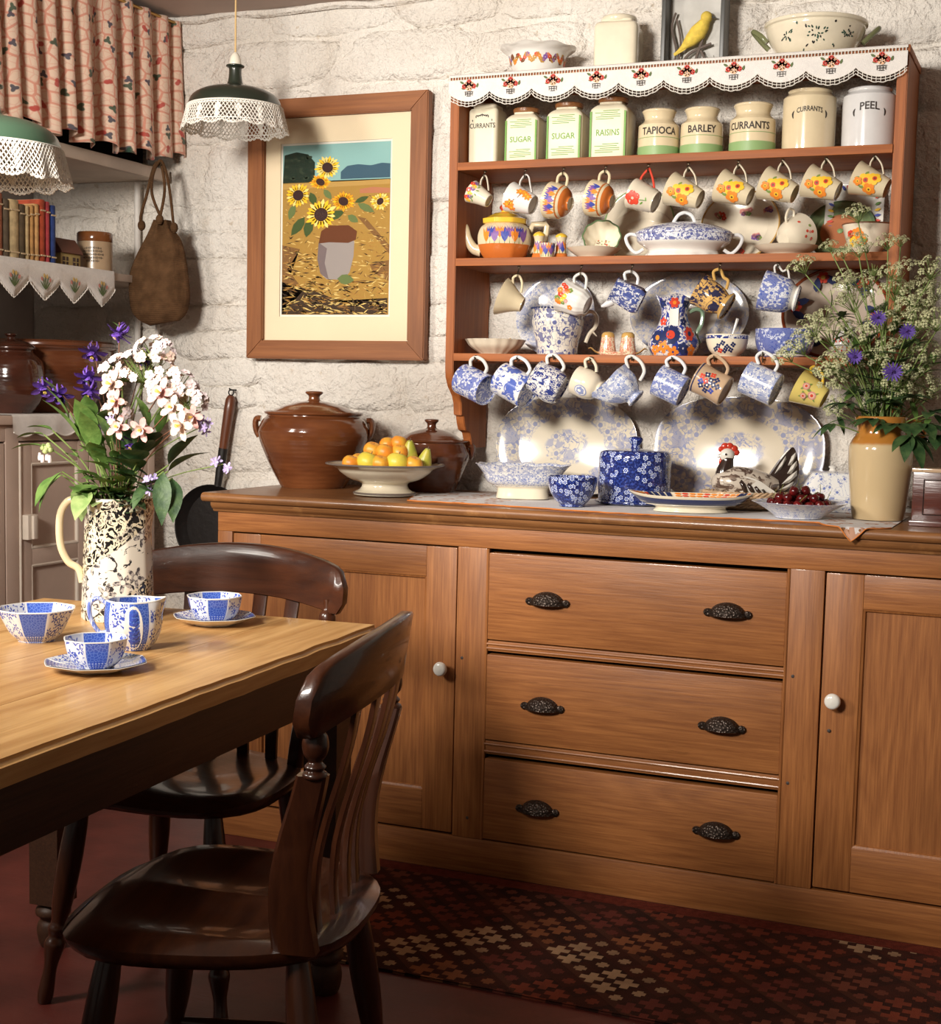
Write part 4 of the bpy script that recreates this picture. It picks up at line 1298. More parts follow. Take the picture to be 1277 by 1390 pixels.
def mk_glass():
    m = bpy.data.materials.new('pane_glass'); m.use_nodes = True; nt = m.node_tree
    nt.nodes.remove(nt.nodes['Principled BSDF'])
    tr = nt.nodes.new('ShaderNodeBsdfTransparent'); gl = nd(nt, 'ShaderNodeBsdfGlossy', Roughness=.03)
    fr = nd(nt, 'ShaderNodeFresnel', IOR=1.2)
    mx = nd(nt, 'ShaderNodeMixShader', fr.outputs[0], tr.outputs[0], gl.outputs[0])
    nt.links.new(mx.outputs[0], nt.nodes['Material Output'].inputs[0]); MATS['pane_glass'] = m
mk_glass()
mb = MB(); mb.box((fx0 + fw - .004, -.0325, fz0 + fw - .004), (fx1 - fw + .004, -.0305, fz1 - fw + .004)); mb.build('glass_pane', 'pane_glass', FR, True, smooth=False)
# ------------------------------------------------------------------ ceramics: materials
def glaze(name, col, rough=.13, coat=.35, var=.05): return flat(name, col, rough, .5, coat, var=var, vscale=25)
glaze('cream', (.70, .58, .38)); glaze('ivory', (.72, .64, .50)); glaze('white_glaze', (.74, .71, .66)); glaze('pale_cream', (.76, .68, .52))
glaze('orange_glaze', (.55, .15, .03)); glaze('yellow_glaze', (.80, .50, .05)); glaze('green_glaze', (.12, .20, .09)); glaze('terracotta', (.50, .17, .07))
glaze('grey_white', (.66, .65, .64)); glaze('tan_glaze', (.52, .36, .23)); glaze('gold_tone', (.55, .33, .10)); glaze('navy_glaze', (.025, .035, .12)); glaze('blue_glaze', (.06, .11, .36))
for nm, c in (('pt_red', (.62, .06, .03)), ('pt_orange', (.78, .24, .03)), ('pt_yellow', (.86, .52, .04)), ('pt_green', (.09, .20, .04)), ('pt_lime', (.12, .29, .03)), ('pt_leaf', (.20, .28, .07)), ('pt_blue', (.05, .07, .33)), ('pt_violet', (.20, .09, .30)), ('pt_brown', (.18, .07, .03)), ('pt_black', (.02, .018, .018)), ('pt_pink', (.62, .25, .22)), ('pt_sage', (.25, .38, .16)), ('pt_navy', (.02, .03, .10)), ('pt_gold', (.45, .25, .05)), ('pt_white', (.78, .74, .68))):
    flat(nm, c, .45, .3)
def transfer(name, bg, ink, scale=55, cover=.55, n=5, R=.42, fine=1.0, coord='uv', mid=.55, rimr=None, centre=None, oval=1.0, line=.035, strength=1.0):
    m, nt, b = newmat(name, .13, .5, .35)
    p = uvc(nt) if coord == 'uv' else objc(nt)
    if coord == 'obj': p = vmap(nt, p, (1, 1, 0))
    mk, r, cs = blossom(nt, p, scale, n, R, .35)
    core = ramp(nt, r, .14, .10); ring = mth(nt, 'MULTIPLY', ramp(nt, r, .16, .2), ramp(nt, r, .30, .25))
    edge = mth(nt, 'SUBTRACT', 1.0, mth(nt, 'ABSOLUTE', mth(nt, 'SUBTRACT', mth(nt, 'MULTIPLY', mk, 2.0), 1.0)))
    nn = noi(nt, p, scale * 1.6, 3, .6, .8)
    vein = ramp(nt, mth(nt, 'ABSOLUTE', mth(nt, 'SUBTRACT', noi(nt, p, scale * 2.2 * fine, 2, .5, .6), .5)), line, line * .3)
    patch = ramp(nt, nn, cover - .03, cover + .03)
    ink_m = mth(nt, 'MAXIMUM', mth(nt, 'MULTIPLY', patch, mid), vein)
    out = mth(nt, 'MULTIPLY', ink_m, mth(nt, 'SUBTRACT', 1.0, mk))
    fl = mth(nt, 'MAXIMUM', mth(nt, 'MULTIPLY', core, .9), mth(nt, 'MULTIPLY', mth(nt, 'MULTIPLY', mk, ring), .35))
    tot = mth(nt, 'MAXIMUM', out, mth(nt, 'MAXIMUM', fl, mth(nt, 'MULTIPLY', edge, .8)))
    if rimr or centre:
        q = nd(nt, 'ShaderNodeVectorMath', vmap(nt, p, (1, oval, 0)), p_operation='LENGTH').outputs['Value']
        w = 0.0
        if centre: w = ramp(nt, mth(nt, 'ADD', q, mth(nt, 'MULTIPLY', nn, centre * .5)), centre * 1.3, centre * 1.15)
        if rimr:
            w2 = ramp(nt, q, rimr * .97, rimr * 1.03)
            w = mth(nt, 'MAXIMUM', w, w2) if centre else w2
        tot = mth(nt, 'MULTIPLY', tot, w)
    if strength < 1: tot = mth(nt, 'MULTIPLY', tot, strength)
    _set(nt, b.inputs['Base Color'], mixc(nt, tot, bg, ink))
    return m
BL = (.045, .085, .36)
WH = (.72, .70, .68)
transfer('blue_floral', (.70, .71, .75), (.055, .10, .42), 26, .47, 6, .46, 1.2, mid=.8)
transfer('blue_scene', (.74, .73, .72), (.05, .10, .42), 20, .54, 3, .25, .8, mid=.95, line=.02)
transfer('blue_chintz', (.76, .73, .68), (.03, .045, .20), 46, .52, 5, .30, 1.0, mid=1.0, line=.03)
transfer('blue_soft', (.72, .72, .72), (.14, .20, .46), 26, .5, 5, .35, 1.2, mid=.6)
transfer('blue_fine', (.70, .70, .72), (.07, .12, .42), 38, .47, 4, .35, 1.5, mid=.75)
transfer('blue_willow', (.62, .65, .74), (.045, .075, .32), 30, .42, 3, .3, 1.4, mid=.85)
transfer('blue_faded', (.68, .64, .54), (.24, .27, .42), 24, .52, 5, .45, 1.0, mid=.6, strength=.75)
transfer('imari', (.70, .66, .62), (.03, .05, .26), 26, .47, 6, .5, .8, mid=1.0, line=.04)
transfer('imari_orange', (.66, .40, .13), (.03, .03, .07), 24, .52, 4, .4, .7, mid=1.0)
transfer('chintz_gold', (.75, .66, .45), (.55, .10, .06), 60, .5, 5, .4, 1.0, mid=.7)
def mk_calico():
    m, nt, b = newmat('calico', .1, .5, .5)
    uv = uvc(nt)
    c = mixc(nt, ramp(nt, noi(nt, uv, 160, 3, .6), .46, .62), (.010, .016, .10), (.035, .065, .30))
    sp = noi(nt, uv, 260, 2, .5)
    c = mixc(nt, mth(nt, 'MULTIPLY', ramp(nt, sp, .68, .72), .7), c, (.45, .50, .68))
    for k, sc_ in enumerate((56.0, 66.0)):
        mk, r, cs = blossom(nt, vmap(nt, uv, (1, 1, 1), (.017 * k, .4 * k, 0)), sc_, 6, .42, .16)
        on = mth(nt, 'LESS_THAN', cs[0], .45)
        mk = mth(nt, 'MULTIPLY', mk, on)
        c = mixc(nt, mk, c, (.60, .66, .82))
        c = mixc(nt, mth(nt, 'MULTIPLY', on, ramp(nt, r, .25, .2)), c, (.035, .07, .32))
        c = mixc(nt, mth(nt, 'MULTIPLY', on, ramp(nt, r, .09, .06)), c, (.6, .65, .8))
    _set(nt, b.inputs['Base Color'], c)
mk_calico()

# ------------------------------------------------------------------ ceramics: builders
def S(L, s): return [(a * s, b_ * s) for a, b_ in L]
def camang(T):
    M_ = T.rotation_euler.to_matrix().inverted()
    d = M_ @ (CAM_POS - Vector(T.location))
    return math.atan2(d.y, d.x)
def superell(p, kx=1.0, ky=1.0):
    def f(th, r, z, i):
        c, s = math.cos(th), math.sin(th)
        rr = (abs(c) ** p + abs(s) ** p) ** (-1 / p)
        return (r * rr * c * kx, r * rr * s * ky, z)
    return f
def ngon(n, rot=0.0, soft=.0):
    def f(th, r, z, i):
        a = ((th - rot) % (2 * pi / n)) - pi / n
        k = math.cos(pi / n) / math.cos(a)
        k = k * (1 - soft) + soft
        return (r * k * math.cos(th), r * k * math.sin(th), z)
    return f
def flute(n, amp):
    def f(th, r, z, i):
        k = 1 + amp * math.cos(n * th)
        return (r * k * math.cos(th), r * k * math.sin(th), z)
    return f
def oval(kx, ky):
    return lambda th, r, z, i: (r * math.cos(th) * kx, r * math.sin(th) * ky, z)
def place(px_, y, zs, py=None):
    """point on a shelf plane: column px_, depth y"""
    p = atY(px_, 300 if py is None else py, y)
    for _ in range(2):
        # column x at the real height of the plane
        d = Vector((p.x, y, zs)) - CAM_POS
        u = PCX + FPX * d.dot(CR) / d.dot(CF)
        p.x += (px_ - u) * mpp((p.x, y, zs)) / CR.x
    return Vector((p.x, y, zs))
def hang_rot(a, t, roll=0.0):
    a, t = math.radians(a), math.radians(t)
    toC = Vector((-CF.x, -CF.y, 0)).normalized(); R_ = Vector((CR.x, CR.y, 0)).normalized(); U = Vector((0, 0, 1))
    b_ = (R_ * math.cos(a) - U * math.sin(a)) * math.cos(t) + toC * math.sin(t)
    zl = -b_
    xl = (U - zl * U.dot(zl)).normalized()
    yl = zl.cross(xl)
    M_ = Matrix((xl, yl, zl)).transposed()
    return M_ @ Matrix.Rotation(roll, 3, 'Z')
def hcup(name, label, hp, zs, outer, hpath, mat, hmat=None, a=25, t=28, rh=2.2, th=1.6, seg=36, shape=None, deco=None, group=None, sm=4, cat='cup', inside=None, foot=1.5, flat_h=None, dname='painted_motif', front=True):
    w = hook(hp[0], hp[1], front, zs)
    s = mpp(w)
    R_ = hang_rot(a, t)
    o_ = S(sprof(outer, sm) if sm else outer, s)
    hp_ = [(x * s, 0, z_ * s) for x, z_ in hpath]
    top = max(hp_, key=lambda q: (R_ @ Vector(q)).z)
    tl = Vector(top); wt = (R_ @ tl)
    loc = w + Vector((0, .0, rh * s * .9)) - wt
    loc += Vector((0, 0, 0))
    T = thing(name, label, cat, loc, R_, group)
    mb = MB(); mb.lathe(vessel(o_, th * s, foot=foot * s), seg, shape=shape)
    mb.build('body', mat, T, sharp=50)
    mb = MB(); mb.tube(catmull(hp_, 6), rh * s, 8, flat=flat_h); mb.build('handle', hmat or mat, T)
    if deco:
        P = Print(); deco(P, s)
        P.build(dname, on_lathe(o_, camang(T), 0, shape), T)
    return T
TRI = [(17, 36), (30, 34), (33, 28), (24, 16), (15, 9)]        # angular handle
LOOP = lambda x0, z0, x1, z1, out: [(x0, z0), (x0 + out * .55, z0 + 3), (max(x0, x1) + out, (z0 + z1) / 2 + (z0 - z1) * .15), (x1 + out * .7, z1 + 2), (x1, z1)]

# yellow and orange flower cups, row one
def yflowers(P, s):
    s *= 1.12
    for cx, cy in ((-3, 24), (6, 27), (2, 31), (-8, 30), (-12, 22), (10, 21), (-6, 15)):
        P.poly(leafp(cx * s, cy * s, 7 * s, 3.2 * s, 1.0 * cx), 'pt_leaf')
    P.up()
    for cx, cy, R, c1 in ((1, 24, 8.6, 'pt_yellow'), (-8, 17, 7.6, 'pt_orange'), (6, 15, 7.4, 'pt_yellow'), (-3, 32, 5, 'pt_orange')):
        P.polys(petals(cx * s, cy * s, R * s, 5, .75, cx), c1)
        P.up(); P.poly(ell(cx * s, cy * s, R * .36 * s), 'pt_red' if c1 == 'pt_yellow' else 'pt_yellow'); P.up(); P.poly(ell(cx * s, cy * s, R * .17 * s), 'pt_brown')
glaze('cup_cream', (.66, .56, .38))
YC = [(13, 0), (13.5, 2), (14.2, 5), (17.5, 20), (21, 36), (23.5, 46)]
THND = [(18, 33), (25, 35), (33, 33), (33.5, 30), (27, 20), (16, 12)]
ylab = ['cream teacup with yellow flowers hanging just right of the red-handled cup', 'yellow-flowered cream teacup hanging above the floral plate, seventh in the top row', 'cream teacup with yellow flowers hanging eighth in the top hook row', 'yellow-flowered cream teacup hanging ninth in the top row, before the green plate', 'cream teacup with yellow flowers at the right end of the top hook row']
for (hx, hy), lb in zip(((934, 230), (1002, 226), (1062, 222), (1121, 219), (1187, 215)), ylab):
    hcup('teacup', lb, (hx, hy), SH[0], YC, THND, 'cup_cream', 'pale_cream', 24, 26, 1.9, deco=yflowers, group='yellow flower teacups', flat_h=(.7, 1.2))
# first five cups of the row
def rimflowers(P, s):
    random.seed(3)
    for k in range(9):
        cx = -14 + k * 3.6
        P.polys(petals(cx * s, (25 + 2.5 * math.sin(k * 2)) * s, 3.4 * s, 5, .8), ('pt_yellow', 'pt_red', 'pt_violet')[k % 3]); P.poly(leafp(cx * s, 19 * s, 5 * s, 2 * s, k), 'pt_leaf')
hcup('teacup', 'small conical cream teacup with tiny rim flowers, first on the top hooks', (658, 240), SH[0], [(8.5, 0), (9.5, 2), (12, 15), (16, 30)], [(13, 22), (20, 24), (27, 22), (26, 18), (19, 12), (12, 7)], 'ivory', None, 30, 24, 1.6, deco=rimflowers, group='cups on the top hook row', flat_h=(.7, 1.2))
def otree(P, s):
    for cx, cy in ((-12, 30), (-8, 26), (-15, 24), (10, 10), (13, 14), (8, 6), (12, 19)):
        P.polys(petals(cx * s, cy * s, 5.5 * s, 6, .5, cx), 'pt_orange'); P.poly(ell((cx + 1) * s, cy * s, 2 * s), 'pt_yellow')
    P.up()
    for k in range(8): P.poly(ell((-10 + k * 2.6) * s, (27 - k * 1.6 + math.sin(k)) * s, 1.6 * s, .5 * s, -.5), 'pt_brown')
hcup('teacup', 'white teacup with orange autumn tree hanging second in the top hook row', (713, 239), SH[0], [(12.5, 0), (13.5, 2), (16, 16), (21, 37)], [(17, 28), (24, 30), (34, 26), (33, 20), (24, 14), (15, 8)], 'white_glaze', None, 22, 26, 1.7, deco=otree, group='cups on the top hook row', flat_h=(.7, 1.2))
def crocus(P, s, n=7, y0=9, sp=4.4, h=9, cols=('pt_orange', 'pt_blue', 'pt_violet')):
    for k in range(n):
        cx = (k - (n - 1) / 2) * sp
        P.poly([((cx - .4) * s, y0 * s), ((cx + .4) * s, y0 * s), ((cx + .3) * s, (y0 + h * .6) * s), ((cx - .3) * s, (y0 + h * .6) * s)], 'pt_green')
    P.up()
    for k in range(n):
        cx = (k - (n - 1) / 2) * sp; top = y0 + h * (.55 + .25 * (k % 2))
        c = cols[(k * 2) % 3]
        for da in (-.32, .32, 0): P.poly(leafp(cx * s, (top - h * .42) * s, h * .92 * s, sp * .66 * s, pi / 2 + da), c)
for hx, hy, lb in ((765, 237, 'round cream and orange crocus teacup hanging third in the top hook row'), (822, 234, 'round cream and orange crocus teacup hanging fourth in the top hook row')):
    T = hcup('teacup', lb, (hx, hy), SH[0], [(9, 0), (10, 2.5), (17, 6), (22.5, 14), (24.5, 24), (25, 33)], [(24, 27), (33, 27), (38, 20), (33, 13), (22, 12)], 'cream', None, 14, 30, 2.0, deco=lambda P, s: crocus(P, s, 9, 12, 4.2, 14), group='crocus pattern teacups')
    s = mpp(T.location)
    mb = MB(); pr_ = S(sprof([(9, 0), (10, 2.5), (17, 6), (22.5, 14)], 4), s); mb.lathe([(r + .0005, z_) for r, z_ in pr_], 36); mb.build('orange_base', 'orange_glaze', T)
def poppy(P, s):
    P.polys(petals(-6 * s, 27 * s, 10 * s, 5, .8, .4), 'pt_red'); P.poly(leafp(-6 * s, 20 * s, 14 * s, 1.2 * s, -1.3), 'pt_green'); P.poly(leafp(-4 * s, 8 * s, 6 * s, 2 * s, .4), 'pt_lime'); P.poly(leafp(-6 * s, 12 * s, 6 * s, 2 * s, 2.6), 'pt_lime')
hcup('teacup', 'ribbed cream teacup with red flower and red pointed handle, top hooks', (880, 231), SH[0], [(15, 0), (15.5, 4), (16.5, 5), (17, 12), (18, 13), (18.4, 20), (19.3, 21), (19.7, 28), (20.6, 29), (21, 37)], [(17, 31), (24, 33), (37, 28), (36, 25), (26, 16), (15, 9)], 'ivory', 'pt_red', 24, 24, 1.6, deco=poppy, group='cups on the top hook row', sm=0)

# row two cups
hcup('teacup', 'plain flaring cream teacup hanging first on the middle hooks', (704, 376), SH[1], [(10, 0), (10.5, 2), (15, 12), (24, 26), (27, 31)], [(21, 23), (29, 26), (34, 20), (27, 12), (14, 8)], 'cream', None, 22, 12, 1.8, group='cups on the middle hook row')
def ribfl(P, s):
    random.seed(6)
    for k in range(16):
        cx, cy = random.uniform(-16, 14), 38 - abs(random.gauss(4, 8))
        P.polys(petals(cx * s, max(4, cy) * s, random.uniform(2.5, 4.2) * s, 5, .8), random.choice(['pt_red', 'pt_yellow', 'pt_orange', 'pt_pink', 'pt_leaf']))
hcup('teacup', 'white fluted teacup sprinkled with red and yellow flowers on the middle hook row', (789, 373), SH[1], [(13, 0), (15, 3), (19, 10), (20, 22), (21.5, 33), (24, 40)], [(20, 30), (28, 33), (36, 26), (33, 17), (19, 12)], 'white_glaze', None, 24, 22, 2.0, shape=flute(16, .018), seg=64, deco=ribfl, group='cups on the middle hook row')
transfer('blue_panel', (.72, .72, .73), (.035, .06, .25), 40, .46, 4, .35, 1.2, mid=.95)
def creamer_shape(th, r, z, i):
    x, y, zz = ngon(6, .3)(th, r, z, i)
    return (x, y, zz)
T = hcup('milk_jug', 'small six-sided blue and white milk jug hanging in the middle hook row', (858, 371), SH[1], [(17, 0), (18, 2), (20, 8), (18.5, 24), (18, 36), (20, 42)], [(17, 33), (25, 38), (31, 30), (28, 20), (19, 16)], 'blue_panel', 'grey_white', 26, 8, 2.2, shape=creamer_shape, seg=48, group='cups on the middle hook row', cat='jug')
s = mpp(T.location); mb = MB()
mb.tube([(-16 * s, 0, 36 * s), (-22 * s, 0, 40 * s), (-29 * s, 0, 46 * s)], [6 * s, 5 * s, 1.5 * s], 10); mb.build('spout', 'grey_white', T)
T = hcup('chocolate_cup', 'orange and black footed cup hanging in the middle hook row', (977, 368), SH[1], [(20, 0), (19.5, 2), (15, 6), (16.5, 10), (20, 20), (21, 34), (23, 46)], [(21, 34), (30, 42), (37, 36), (31, 26), (30, 18), (19, 14)], 'imari_orange', 'gold_tone', 33, 20, 2.2, group='cups on the middle hook row')
s = mpp(T.location); mb = MB(); mb.lathe(S([(20.3, -.2), (20.3, 2), (15.5, 6.2)], s), 36); mb.build('gilt_foot', 'gold_tone', T)
T = hcup('breakfast_cup', 'large blue and white cup with angular handle, right end of the middle hooks', (1056, 362), SH[1], [(16, 0), (17.5, 2), (15, 5), (17, 8), (23, 16), (26, 34), (28, 50)], [(24, 38), (34, 42), (37, 38), (31, 30), (34, 24), (22, 18)], 'blue_floral', 'white_glaze', 14, 16, 2.0, group='cups on the middle hook row', flat_h=(.8, 1.2))
s = mpp(T.location); mb = MB(); mb.lathe(S([(16.2, -.2), (17.8, 2), (15.3, 5), (17.3, 8.2), (20, 11.5)], s), 36); mb.build('white_foot', 'white_glaze', T)

# row three: mugs hung at the edge of the lowest shelf
MUG = lambda r, h: [(r - 1, 0), (r, 1.5), (r, h * .5), (r, h)]
MH = lambda r, h: [(r - .5, h * .84), (r + 7, h * .90), (r + 14, h * .74), (r + 14, h * .44), (r + 7, h * .22), (r - .5, h * .24)]
m3 = dict(front=False, group='mugs on the bottom hook row', seg=40)
T = hcup('mug', 'blue mug with large white flower print, first in the bottom hook row', (646, 487), SH[2] + .016, MUG(21.5, 45), MH(21.5, 45), 'blue_floral', 'white_glaze', 25, 38, 2.4, **m3)
T = hcup('mug', 'white mug with blue landscape panels, second in the bottom hook row', (703, 487), SH[2] + .016, MUG(23, 47), MH(23, 47), 'blue_scene', 'blue_soft', 28, 30, 2.5, **m3)
T = hcup('teacup', 'navy and white leaf-print cup with patterned handle, third in the bottom hook row', (752, 484), SH[2] + .016, [(18, 0), (21, 3), (24, 12), (24, 24), (22, 38), (23, 44)], [(22, 36), (30, 41), (37, 34), (36, 24), (30, 14), (22, 14)], 'blue_chintz', 'blue_chintz', 30, 16, 2.4, **m3)
def crest(P, s):
    P.poly(ell(-12 * s, 22 * s, 8 * s, 9 * s, 0, 16), 'pt_b2'); P.up(); P.poly(ell(-12 * s, 22 * s, 6.6 * s, 7.6 * s, 0, 16), 'pt_white'); P.up(); P.polys(petals(-12 * s, 22 * s, 5.8 * s, 6, .7), 'pt_b2'); P.up(); P.poly(ell(-12 * s, 23 * s, 2 * s, 2.6 * s), 'pt_white')
flat('pt_b2', (.25, .29, .48), .3)
T = hcup('teacup', 'white teacup with small oval blue crest, fourth in the bottom hook row', (802, 489), SH[2] + .016, [(11, 0), (12, 2), (11, 4), (17, 10), (20.5, 22), (20, 32), (20, 40)], [(20, 32), (29, 37), (34, 30), (28, 20), (20, 16)], 'ivory', None, 22, 26, 2.2, deco=crest, **m3)
def helmet(th, r, z, i):
    k = 1 + .05 * math.cos(6 * th)
    x, y = r * k * math.cos(th), r * k * math.sin(th)
    tz = z
    lip = max(0, -math.cos(th)) ** 3
    f = max(0, (z / .06))
    return (x - lip * f * .025, y, z + lip * f * .012)
T = hcup('milk_jug', 'white helmet-shaped cream jug washed with blue, hanging in the bottom hook row', (858, 486), SH[2] + .016, [(12, 0), (13, 2), (10, 6), (15, 12), (21, 24), (22, 36), (24, 44)], [(22, 37), (30, 48), (38, 44), (40, 30), (34, 18), (21, 14)], 'blue_soft', 'white_glaze', 42, 14, 2.5, shape=helmet, cat='jug', **m3)
T = hcup('mug', 'small all-over blue mug with blue handle, right of the hanging cream jug', (913, 487), SH[2] + .016, [(20, 0), (21.5, 2), (21.5, 20), (22, 40)], [(21, 34), (28, 40), (36, 34), (36, 22), (30, 12), (21, 11)], 'blue_fine', 'blue_fine', 25, 20, 2.4, **m3)
def parrots(P, s):
    for cx, cy, c in ((-4, 22, 'pt_navy'), (4, 20, 'pt_navy'), (0, 26, 'pt_red'), (-8, 30, 'pt_navy'), (9, 28, 'pt_navy'), (0, 14, 'pt_navy'), (-9, 14, 'pt_blue'), (8, 13, 'pt_navy'), (-3, 32, 'pt_blue'), (4, 33, 'pt_red'), (0, 8, 'pt_navy'), (-12, 22, 'pt_navy'), (12, 21, 'pt_red')):
        P.polys(petals(cx * s, cy * s, 4.2 * s, 4, .7, cx), c)
    P.up()
    for cx, cy in ((-4, 22), (4, 20), (-8, 30), (9, 28), (0, 14)): P.poly(ell(cx * s, cy * s, 1.3 * s), 'pt_white')
    for k in range(26):
        cx = -26 + k * 2.1
        P.poly(ell(cx * s, 41.5 * s, 1.3 * s, .9 * s), 'pt_navy')
T = hcup('mug', 'tan mug with dark blue and red bird print on the bottom hooks', (970, 485), SH[2] + .016, [(20, 0), (21.5, 2), (20.5, 20), (22, 44)], [(20.5, 36), (28, 42), (36, 36), (35, 22), (29, 12), (20.5, 10)], 'tan_glaze', 'tan_glaze', 28, 22, 2.5, deco=parrots, **m3)
T = hcup('mug', 'pale blue and white floral mug next to the primrose cup, bottom hooks', (1036, 480), SH[2] + .016, MUG(23, 46), [(22.5, 36), (31, 43), (40, 37), (39, 22), (32, 12), (22.5, 12)], 'blue_soft', 'blue_soft', 24, 24, 2.4, **m3)
def roses(P, s):
    for cx, cy, R in ((-4, 14, 7), (4, 26, 6), (-9, 24, 5)):
        for k in range(4): P.poly(leafp(cx * s, cy * s, R * 1.4 * s, 3 * s, k * 1.6 + cx), 'pt_leaf')
        P.up(); P.poly(ell(cx * s, cy * s, R * .8 * s, None, 0, 12), 'pt_pink'); P.up(); P.poly(ell(cx * s, cy * s, R * .55 * s, None, 0, 12), 'pt_peach'); P.up(); P.poly(ell(cx * s, cy * s, R * .3 * s), 'pt_red')
flat('pt_peach', (.72, .48, .34), .3); glaze('primrose', (.70, .55, .16))
T = hcup('teacup', 'primrose yellow teacup with roses, half behind the cow parsley', (1108, 500), SH[2] + .016, [(14, 0), (15, 2), (16, 6), (20, 22), (25, 40)], [(20, 30), (28, 36), (33, 30), (28, 18), (17, 12)], 'primrose', 'yellow_glaze', 28, 22, 2.0, deco=roses, **m3)

# ------------------------------------------------------------------ storage jars on the top shelf
def flatfront(hw): return lambda x, y, e: (x, -hw - e, y)
JY = -.165
flat('jar_cream', (.74, .67, .50), .4, .3, var=.05)
wood('lid_wood', (.20, .075, .025), (.36, .15, .05), 0, .4, .1, knots=False)
p = place(661, JY, SH[0]); s = mpp(p)
T = thing('storage_tin', 'plain white square jar lettered CURRANTS at the left end of the top shelf', 'jar', p, (0, 0, 0), 'storage jars on the top shelf')
sq = superell(9)
mb = MB(); mb.lathe(S([(0, .5), (19.5, .5), (20.5, 1.5), (20.8, 40), (20.8, 72), (19, 75), (0, 75)], s), 64, shape=sq); mb.build('body', 'jar_cream', T)
mb = MB(); mb.lathe(S([(16, 75), (17, 76), (17, 80), (15, 82), (0, 82.5)], s), 48, shape=superell(6)); mb.build('lid', 'pale_cream', T)
P = Print(); P.text('CURRANTS', 0, 49 * s, 9.2 * s, 'ink', sx=.78, bold=.012)
for k in (-14, 14): P.poly(ell(k * s, 59 * s, .7 * s, 1.5 * s), 'ink')
for k in range(9): P.poly(ell((-9 + k * 2.2) * s, (66 - .12 * (k - 4) ** 2) * s, .8 * s, 2.0 * s, k * .8), 'ink')
P.build('lettering', flatfront(20.9 * s), T)
for cx, word, lb in ((713, 'SUGAR', 'green-striped square jar lettered SUGAR, next to the plain CURRANTS jar'), (770.5, 'SUGAR', 'green-striped square jar lettered SUGAR, left of the RAISINS jar'), (830, 'RAISINS', 'green-striped square jar lettered RAISINS on the top shelf')):
    p = place(cx, JY, SH[0]); s = mpp(p)
    k_ = {713: 1.0, 770.5: 1.06, 830: 1.12}[cx]
    s *= k_
    T = thing('storage_jar', lb, 'jar', p, (0, 0, .05), 'storage jars on the top shelf')
    mb = MB(); mb.lathe(S([(0, .5)] + [(22.5, .5), (23.6, 2), (23.8, 30)] + sprof([(23.8, 56), (22.5, 60), (18, 64.5), (14.5, 66.5), (14, 69)], 3) + [(0, 69)], s), 64, shape=sq); mb.build('body', 'jar_cream', T)
    mb = MB(); mb.lathe(S(sprof([(14, 69), (17.5, 69.5), (18, 72), (17.5, 75), (9, 76.5), (0, 77)], 3), s), 32); mb.build('lid', 'lid_wood', T)
    P = Print()
    for sx in (-1, 1): P.poly([(sx * 22.2 * s, 2 * s), (sx * 19.8 * s, 2.6 * s), (sx * 19.8 * s, 30 * s), (sx * 19.8 * s, 57 * s), (sx * 22.2 * s, 56 * s)], 'pt_lime')
    for y0 in (8, 47):
        for q in range(5):
            xo = (-4, 0, 3, -2, 4)[q]; w_ = (11, 15, 12, 14, 10)[q]
            P.poly([((xo - w_) * s, (y0 + q * 2.4) * s), ((xo + w_) * s, (y0 + q * 2.4 + .3) * s), ((xo + w_) * s, (y0 + q * 2.4 + 1.1) * s), ((xo - w_) * s, (y0 + q * 2.4 + .8) * s)], 'pt_lime')
    P.text(word, 0, 28 * s, 10.5 * s, 'pt_lime', bold=.012, sx=.92 if word == 'SUGAR' else .8)
    P.build('printed_label', flatfront(23.85 * s), T)
def rjar(cx, w, h, word, lb, off=0.0):
    p = place(cx, JY + .01, SH[0]); s = mpp(p)
    T = thing('storage_jar', lb, 'jar', p, (0, 0, 0), 'storage jars on the top shelf')
    R = w / 2
    o_ = S(sprof([(R - 2, 0), (R, 2), (R, h * .62), (R - 1.5, h * .70), (R - 7, h * .78), (R - 8, h * .84), (R - 6, h * .93), (R - 4.5, h * .97), (R - 5.5, h)], 4), s)
    mb = MB(); mb.lathe(vessel(o_, 2.2 * s), 48); mb.build('body', 'cream', T)
    mb = MB(); mb.lathe([(rof(o_, z_ * s) + .0005, z_ * s) for z_ in (4, h * .1, h * .2, h * .25)], 48); mb.build('green_band', 'pt_sage', T)
    mb = MB(); mb.tube([(rof(o_, h * .42 * s) * math.cos(2 * pi * k / 40), rof(o_, h * .42 * s) * math.sin(2 * pi * k / 40), h * .42 * s) for k in range(40)], .5 * s, 5, closed=True); mb.build('green_line', 'pt_sage', T)
    P = Print(); P.text(word, off * s, h * .48 * s, 13.5 * s, 'ink', bold=.022, sx=.86)
    P.build('lettering', on_lathe(o_, camang(T)), T)
rjar(893, 56, 66, 'TAPIOCA', 'cream jar with green band lettered TAPIOCA')
rjar(951, 57, 66, 'BARLEY', 'cream jar with green band lettered BARLEY')
rjar(1020, 62, 69, 'CURRANTS', 'cream jar with green band and turned CURRANTS lettering', -6)
